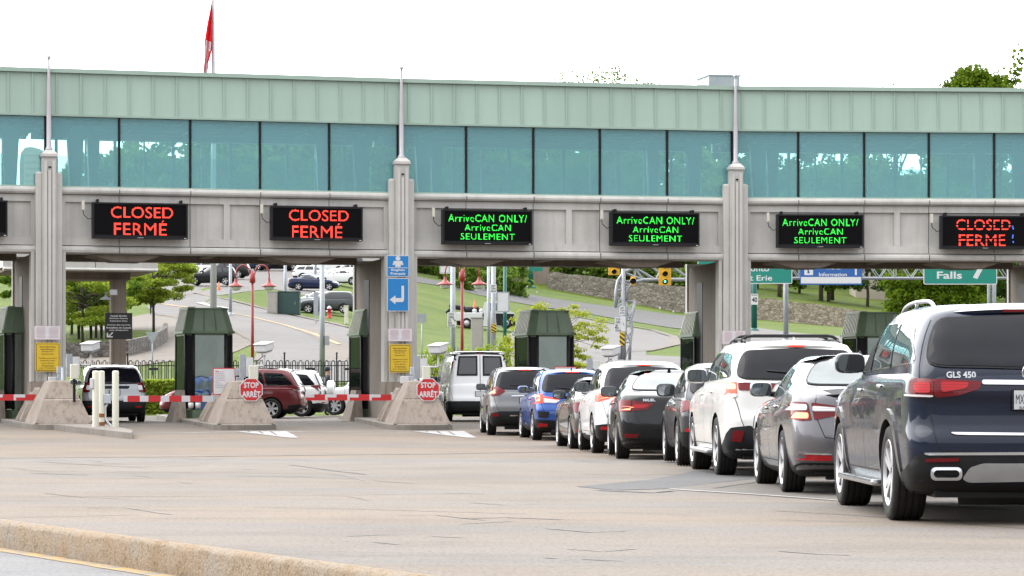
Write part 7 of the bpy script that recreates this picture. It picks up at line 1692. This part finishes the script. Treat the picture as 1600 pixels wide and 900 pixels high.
# cabinets, hydrant, cone
def cabinet(x0, y0, x1, y1, d, mat, label, dep=.8):
    c = PX((x0+x1)/2, y1, d); w, h = (x1-x0)*d/F, (y1-y0)*d/F; c.y += dep/2; c.z = min(c.z, tz(c.x, c.y)) if d > 113 else c.z; h = CH+(YH-y0)*d/F-c.z
    r = thing('utility_cabinet', label, 'cabinet', c); g = MB(); g.box((0, 0, h/2), (w, dep, h), mat, None, .03); g.box((0, 0, h+.02), (w+.06, dep+.06, .05), mat); g.build('housing', r); g = MB(); g.box((0, -dep/2-.012, h*.5), (w*.86, .02, h*.84), mat); g.box((w*.3, -dep/2-.03, h*.5), (.03, .03, .2), 'galv'); g.build('door', r); return r
cabinet(433, 456, 468, 480, 214, 'dkgreen', 'dark green utility cabinet on the grass before the parked cars', 1.2); cabinet(417, 456, 433, 479, 213.5, 'tancab', 'grey utility cabinet standing against the dark green one', 1.2)
cabinet(736, 497, 755, 540, 140, 'tancab', 'tan utility cabinet with a scribble of graffiti, behind the red lamp', .6); cabinet(538, 478, 544, 505, 204, 'cream', 'pale post-like cabinet on the verge by the booth pillar', .3)
c = TG(514.5, 497); r = thing('fire_hydrant', 'red fire hydrant with a pale blue cap on the grass verge', 'fire hydrant', c); g = MB(); g.lathe([(.20, 0), (.20, .06), (.14, .08), (.14, .62), (.18, .64), (.18, .70)], 'sheet_r', 14); g.build('body', r); g = MB(); g.lathe([(.18, .70), (.15, .82), (.05, .90), (.001, .92)], 'greybox', 14); g.build('cap', r)
for s in (-1, 1): g = MB(); g.lathe([(.001, 0), (.08, 0), (.08, .26), (.001, .26)], 'sheet_w' if s < 0 else 'greybox', 10, Matrix.Translation(V(0, 0, .50)), 'X') if s > 0 else g.lathe([(.001, -.26), (.08, -.26), (.08, 0), (.001, 0)], 'sheet_w', 10, Matrix.Translation(V(0, 0, .50)), 'X'); g.build('nozzle', r)
def cone(c, label):
    r = thing('traffic_cone', label, 'traffic cone', c, 0, 'orange traffic cones'); g = MB(); g.box((0, 0, .02), (.36, .36, .04), 'orange'); g.lathe([(.15, .04), (.03, .70), (.001, .71)], 'orange', 14); g.build('body', r); g = MB(); g.lathe([(.105, .28), (.075, .45)], 'sheet_w', 14); g.build('band', r); return r
cone(TG(342, 453), 'orange traffic cone on the lot beside the flagpole')

# tow truck
p0 = TG(742, 514); D = p0.y; r = thing('tow_truck', 'white and black tow truck parked on the road below the abutment', 'tow truck', p0, 0); o = V(*p0)
def tb(name, x0, y0, x1, y1, dep, mat, bev=.05, y=0, parent=None):
    a, c = PX(x0, y0, D), PX(x1, y1, D); g = MB(); g.box(((a.x+c.x)/2, D+y, (a.z+c.z)/2), (abs(c.x-a.x), dep, abs(a.z-c.z)), mat, None, bev); return g.build(name, parent or r, off=o)
tb('side_box', 712, 489, 757, 502, 2.1, 'white'); tb('chassis', 714, 500, 800, 508, 1.6, 'plastic'); 
g = MB(); cab = [(754, 510), (754, 486), (757, 473), (764, 470.5), (778, 471), (785, 484), (803, 489), (806, 511)]; q = [PX(a, b_, D) for a, b_ in cab]; g.prism([(k.x, k.z) for k in q], -1.05-0, 1.05, 'white', Matrix.Translation(V(0, D, 0)) @ XZ); g.build('cab', r, off=o)
g = MB(); q = [PX(a, b_, D) for a, b_ in ((763, 486), (764, 474), (776, 474.5), (783, 486))]; g.prism([(k.x, k.z) for k in q], 1.05, 1.07, 'cg', Matrix.Translation(V(0, D, 0)) @ XZ); g.build('side_window', r, off=o)
g = MB(); q = [PX(a, b_, D) for a, b_ in ((774, 490), (776, 509), (806, 511), (803, 491))]; g.prism([(k.x, k.z) for k in q], 1.05, 1.06, 'plastic', Matrix.Translation(V(0, D, 0)) @ XZ); g.build('fender', r, off=o)
g = MB(); g.tube([PX(703, 476, D), PX(712, 480, D), PX(755, 487, D)], .22, 'plastic', 8); g.tube([PX(703, 476, D), PX(705, 482, D), PX(697, 489, D)], .12, 'plastic', 6); g.tube([PX(726, 484, D), PX(748, 484, D)], .3, 'black', 8); g.build('boom', r, off=o)
for px in (741.5, 752): c = PX(px, 486, D-.5); g = MB(); g.lathe([(.001, -.1), (.19, -.1), (.21, 0), (.19, .1), (.001, .1)], 'alu', 14, Matrix.Translation(c) @ Matrix.Rotation(radians(90), 4, 'Z'), 'X'); g.build('winch_drum', r, off=o)
for px in (729.5, 791):
    for yy in (-.95, .95):
        c = PX(px, 501, D); c.y += yy; c.z = p0.z+.46; T = Matrix.Translation(c) @ Matrix.Rotation(radians(90), 4, 'Z'); g = MB(); g.lathe([(.26, -.13), (.42, -.14), (.46, -.09), (.46, .09), (.42, .14), (.26, .13)], 'tyre', 24, T, 'X'); w_ = g.build('wheel', r, off=o); g = MB(); g.lathe([(.001, -.10), (.27, -.12), (.27, .12), (.001, .10)], 'alu', 18, T, 'X'); g.build('rim', w_, off=o)
g = MB(); tb('light_bar', 762, 468, 770, 470.5, 1.2, 'signal', .0); 
cone(PX(741.5, 481, D-.2), 'orange traffic cone standing on the tow truck bed')

# ------------------------------------------------------------------ parked cars in the far lot
G3 = 'cars parked in the far lot'
fs_ = suv(far=True) if False else suv(L=4.6, H=1.68, spokes=5, dbl=(0,), rails=(.8, 2.6, .62, 'black', .03))
ft = sedan(L=4.6, W=.89, H=1.45, wb=2.7, ro=1.0, spokes=5, dbl=(0,))
def park(name, sp, paint_, label, cat, px, py, deg, d=None, grp=G3):
    p = TG(px, py) if d is None else gz(px, d); sp = dict(sp); s = car(name, sp, paint_, label, cat, grp, far=True)
    a = radians(deg); c = V(0, sp['L']/2-sp['ro'], 0); s.root.location = p-(Matrix.Rotation(a, 3, 'Z') @ c)+V(0, .9, .06); s.root.rotation_euler = (0, 0, a)
    q = s.root.location; s.root.location.z = tz(p.x, p.y+.9)+.07; return s
park('compact_suv', fs_, 'black', 'black SUV at the front of the parking lot, behind the flagpole', 'suv', 329, 447, 88)
park('family_suv', suv(L=4.9, W=.98, H=1.8, spokes=5, dbl=(0,)), 'black', 'second black SUV in the lot, tail showing between the thin poles', 'suv', 350, 436, 84)
park('saloon_car', ft, 'navy2', 'dark blue saloon parked in the lot, facing the booth pillar', 'car', 489, 456, -90)
park('hatchback_car', suv(L=4.4, W=.89, H=1.55, belt=1.0, spokes=5, dbl=(0,)), 'white2', 'white hatchback parked just behind the dark blue saloon', 'car', 492, 441, -88)
park('saloon_car', ft, 'white2', 'white saloon parked beyond the dark blue one, by the booth pillar', 'car', 527, 447, 95)
park('family_suv', suv(L=4.75, W=.94, H=1.7, spokes=5, dbl=(0,)), 'slate', 'dark grey SUV parked on the verge by the fire hydrant', 'suv', 508, 492, 90)
park('saloon_car', ft, 'silver', 'silver saloon mostly hidden by the dark grey SUV and cabinets', 'car', 488, 487, 92)
park('compact_suv', fs_, 'white2', 'white SUV mostly hidden behind the first black one', 'suv', 312, 434, 90)
park('pickup_truck', suv(L=5.3, W=.98, H=1.85, wb=3.3, R=.4, belt=1.15, spokes=5, dbl=(0,)), 'black', 'black truck in the back row of the lot beside two standing people', 'truck', 437, 424, 84)
park('compact_suv', fs_, 'slate', 'dark SUV in the back row between the grey poles', 'suv', 468, 424, 80)
park('saloon_car', ft, 'red', 'red car in the back row of the lot, barely showing', 'car', 492, 421, 10)
park('compact_suv', fs_, 'dkgrey', 'charcoal SUV in the back row of the lot by the booth pillar', 'suv', 536, 424, 90)
park('compact_suv', fs_, 'navy2', 'dark blue SUV in the back row behind the red twin lamp', 'suv', 385, 424, 85)
park('saloon_car', ft, 'white2', 'white car in the back row of the lot, behind the white hatchback', 'car', 508, 428, -88)

for px, py, mt, lab in ((356, 421, 'slate', 'slate SUV in the back row of the lot, left of the red twin lamp'), (408, 419, 'silver', 'silver SUV in the back row of the lot, behind the two standing people'), (452, 420, 'dkgrey', 'dark SUV in the back row of the lot, left of the leaning grey pole'), (296, 424, 'white2', 'white SUV at the left end of the lot, above the feathery tree'), (545, 436, 'white2', 'white SUV at the right end of the lot, cut by the booth pillar')):
    park('compact_suv', fs_, mt, lab, 'suv', px, py, 88 if px != 452 else -88)

# ------------------------------------------------------------------ people
def person(loc, rz, label, top, bottom, stride=.0, pack=None, cap=None, hair='cloth_k', scale=1.0, legskin=False, arm=.05):
    r = thing('person', label, 'person', loc, rz); r.scale = (scale,)*3
    J = [((0, 0, .93), .15), ((0, 0, 1.15), .155), ((0, 0, 1.36), .165), ((0, 0, 1.50), .075), ((0, -.01, 1.60), .095), ((0, -.015, 1.70), .095)]
    E = [(0, 1), (1, 2), (2, 3), (3, 4), (4, 5)]
    for s in (-1, 1):
        k = len(J); st = s*stride; J += [((s*.10, 0, .86), .105), ((s*.10, -.02-st*.5, .49), .07), ((s*.10, -st, .10), .048), ((s*.11, -st-.14, .045), .042)]; E += [(0, k), (k, k+1), (k+1, k+2), (k+2, k+3)]
        k = len(J); J += [((s*.20, 0, 1.40), .065), ((s*.25, .03+st*.3, 1.13), .05), ((s*.25, -.06+st*.6-arm, .90), .038), ((s*.25, -.09+st*.7-arm, .80), .032)]; E += [(2, k), (k, k+1), (k+1, k+2), (k+2, k+3)]
    me = bpy.data.meshes.new('body'); me.from_pydata([j[0] for j in J], E, []); me.update(); o = bpy.data.objects.new('body', me); COL.objects.link(o)
    bm = bmesh.new(); bm.from_mesh(me); bm.verts.layers.skin.verify(); bm.to_mesh(me); bm.free()
    m = o.modifiers.new('skin', 'SKIN'); sv = o.data.skin_vertices[0].data
    for i, j in enumerate(J): sv[i].radius = (j[1]*(1.25 if i in (0, 1, 2) else 1), j[1]*(.8 if i in (0, 1, 2) else 1)); sv[i].use_root = i == 0
    m2 = o.modifiers.new('sub', 'SUBSURF'); m2.levels = m2.render_levels = 1
    dg = bpy.context.evaluated_depsgraph_get(); dg.update(); nm = bpy.data.meshes.new_from_object(o.evaluated_get(dg)); bpy.data.objects.remove(o)
    b = MB(); vs = [v.co.copy() for v in nm.vertices]
    sets = {}
    for p in nm.polygons:
        z_ = p.center.z; x_ = abs(p.center.x)
        mt = 'skin' if z_ > 1.50 or (x_ > .19 and z_ < .93 and z_ > .7) else (top if z_ > .97 or x_ > .19 else (bottom if z_ > (.55 if legskin else .09) else ('skin' if legskin and z_ > .09 else 'black')))
        sets.setdefault(mt, []).append(list(p.vertices))
    for mt, fl in sets.items(): b.add(vs, fl, mt, True)
    b.build('body', r); bpy.data.meshes.remove(nm)
    g = MB(); g.ball((0, .012, 1.70), .105, cap or hair, 8, None, (1, 1.05, .95)); 
    if cap: g.box((0, -.13, 1.70), (.15, .12, .015), cap)
    g.build('cap' if cap else 'hair', r)
    if pack: g = MB(); g.box((0, .21, 1.22), (.32, .2, .46), pack, None, .06); g.build('backpack', r)
    return r
person(V((512-800)*106.5/F, 106.5, .18), radians(100), 'officer in dark uniform and cap standing among the stopped vehicles', 'cloth_k', 'cloth_k', .1, None, 'cloth_k', scale=1.02)
person(TG(238, 492), radians(15), 'person in dark trousers carrying a blue backpack on the walkway', 'cloth_k', 'cloth_k', .16, 'cloth_b', scale=1.0)
person(TG(399, 424), radians(180), 'person in a pale blue top standing in the lot', 'cloth_w', 'cloth_k', .04, None, scale=1.0)
person(TG(415, 424), radians(170), 'person in white shorts with bare legs standing in the lot', 'cloth_w', 'cloth_w', .05, None, scale=1.0, legskin=True)

# pale buildings on the hill
def house(px0, px1, y0, y1, d, label, mat='housewall'):
    a, c = PX(px0, y1, d), PX(px1, y0, d); r = thing('house', label, 'building', V((a.x+c.x)/2, d, a.z)); w, h = c.x-a.x, c.z-a.z; g = MB(); g.box((0, 4, h/2-1.0), (w, 8, h+2.0), mat); g.build('wall', r)
    g = MB(); g.hexa([V(-w/2-.4, -.4, h), V(w/2+.4, -.4, h), V(w/2+.4, 8.4, h), V(-w/2-.4, 8.4, h), V(-w/2+.3, 3.8, h+2.2), V(w/2-.3, 3.8, h+2.2), V(w/2-.3, 4.2, h+2.2), V(-w/2+.3, 4.2, h+2.2)], 'slate'if False else 'galv'); g.build('roof', r); return r, w, h
house(1337, 1398, 408, 467, 430, 'cream walled house on the slope between the blue and Falls signs')
r, w, h = house(1262, 1334, 428, 446, 470, 'low grey building far up the slope under the blue sign', 'greybox')
c = PX(50, 330, 420); r = thing('arched_building', 'pale round-topped building seen through the far left corridor glass', 'building', c); g = MB(); pl = [(-1.8, 0), (1.9, 0), (1.9, 5.5), (1.7, 8), (1.1, 9.1), (0, 9.4), (-1.0, 9.3), (-1.6, 8.6), (-1.8, 7)]; g.prism(pl, -6, 0, 'housewall', XZ); g.build('wall', r); g = MB()
for k in range(9): g.box((.3, -.02, .6+k*.95), (2.8, .1, .06), 'galv')
g.build('cornice', r)

# ------------------------------------------------------------------ light, sky, camera
w = bpy.data.worlds.new('World'); SC.world = w; w.use_nodes = True; nt = w.node_tree; nt.nodes.clear()
sky = nt.nodes.new('ShaderNodeTexSky'); sky.sky_type = 'NISHITA'; sky.sun_disc = False; SUN_EL, SUN_AZ = radians(50), radians(250)
sky.sun_elevation = SUN_EL; sky.sun_rotation = SUN_AZ; sky.air_density = 1.2; sky.dust_density = 4
hs = nt.nodes.new('ShaderNodeHueSaturation'); hs.inputs['Saturation'].default_value = .25; nt.links.new(sky.outputs[0], hs.inputs['Color'])
# overcast: a pale cloud deck, dimmer behind the viewer than towards the hidden sun
tc = nt.nodes.new('ShaderNodeTexCoord'); dt = nt.nodes.new('ShaderNodeVectorMath'); dt.operation = 'DOT_PRODUCT'; dt.inputs[1].default_value = (-.45, .72, .53); nt.links.new(tc.outputs['Generated'], dt.inputs[0])
rp = nt.nodes.new('ShaderNodeMapRange'); rp.inputs['From Min'].default_value = -.75; rp.inputs['From Max'].default_value = .75; nt.links.new(dt.outputs['Value'], rp.inputs['Value'])
ck = nt.nodes.new('ShaderNodeValToRGB'); ck.color_ramp.elements[0].color = (.60, .61, .63, 1); ck.color_ramp.elements[1].color = (2.3, 2.3, 2.3, 1); e = ck.color_ramp.elements.new(.6); e.color = (.90, .91, .92, 1); nt.links.new(rp.outputs[0], ck.inputs[0])
cn = nt.nodes.new('ShaderNodeTexNoise'); cn.inputs['Scale'].default_value = 2.2; cn.inputs['Detail'].default_value = 5; nt.links.new(tc.outputs['Generated'], cn.inputs['Vector'])
cr = nt.nodes.new('ShaderNodeValToRGB'); cr.color_ramp.elements[0].position = .3; cr.color_ramp.elements[0].color = (12.2, 12.5, 13.0, 1); cr.color_ramp.elements[1].position = .7; cr.color_ramp.elements[1].color = (16.6, 16.6, 16.8, 1); nt.links.new(cn.outputs[0], cr.inputs[0])
cm = nt.nodes.new('ShaderNodeMix'); cm.data_type = 'RGBA'; cm.blend_type = 'MULTIPLY'; cm.inputs[0].default_value = 1; nt.links.new(cr.outputs[0], cm.inputs[6]); nt.links.new(ck.outputs[0], cm.inputs[7])
mx = nt.nodes.new('ShaderNodeMix'); mx.data_type = 'RGBA'; mx.inputs[0].default_value = .88; nt.links.new(hs.outputs[0], mx.inputs[6]); nt.links.new(cm.outputs[2], mx.inputs[7])
bg = nt.nodes.new('ShaderNodeBackground'); bg.inputs[1].default_value = .1; nt.links.new(mx.outputs[2], bg.inputs[0]); ow = nt.nodes.new('ShaderNodeOutputWorld'); nt.links.new(bg.outputs[0], ow.inputs[0])
sl = bpy.data.lights.new('sun', 'SUN'); sl.energy = .7; sl.angle = radians(50); sl.color = (1, .95, .88); so = bpy.data.objects.new('sun', sl); COL.objects.link(so)
dv = V(sin(SUN_AZ)*cos(SUN_EL), cos(SUN_AZ)*cos(SUN_EL), sin(SUN_EL)); so.rotation_euler = dv.to_track_quat('Z', 'Y').to_euler(); so.location = dv*60
cd = bpy.data.cameras.new('camera'); co = bpy.data.objects.new('camera', cd); COL.objects.link(co); co.location = (0, 0, CH); co.rotation_euler = (radians(90), 0, 0)
cd.sensor_width = 36; cd.lens = 36*F/1600; cd.shift_y = (YH-450)/1600; cd.clip_start = .5; cd.clip_end = 6000; SC.camera = co
vs_ = SC.view_settings; vs_.view_transform = 'Standard'; vs_.look = 'None'; vs_.gamma = 1; vs_.use_curve_mapping = False; vs_.exposure = .92
SC.cycles.max_bounces = 8; SC.cycles.transparent_max_bounces = 16; SC.cycles.diffuse_bounces = 3; SC.cycles.glossy_bounces = 4; SC.cycles.use_denoising = True; SC.cycles.caustics_reflective = False; SC.cycles.caustics_refractive = False
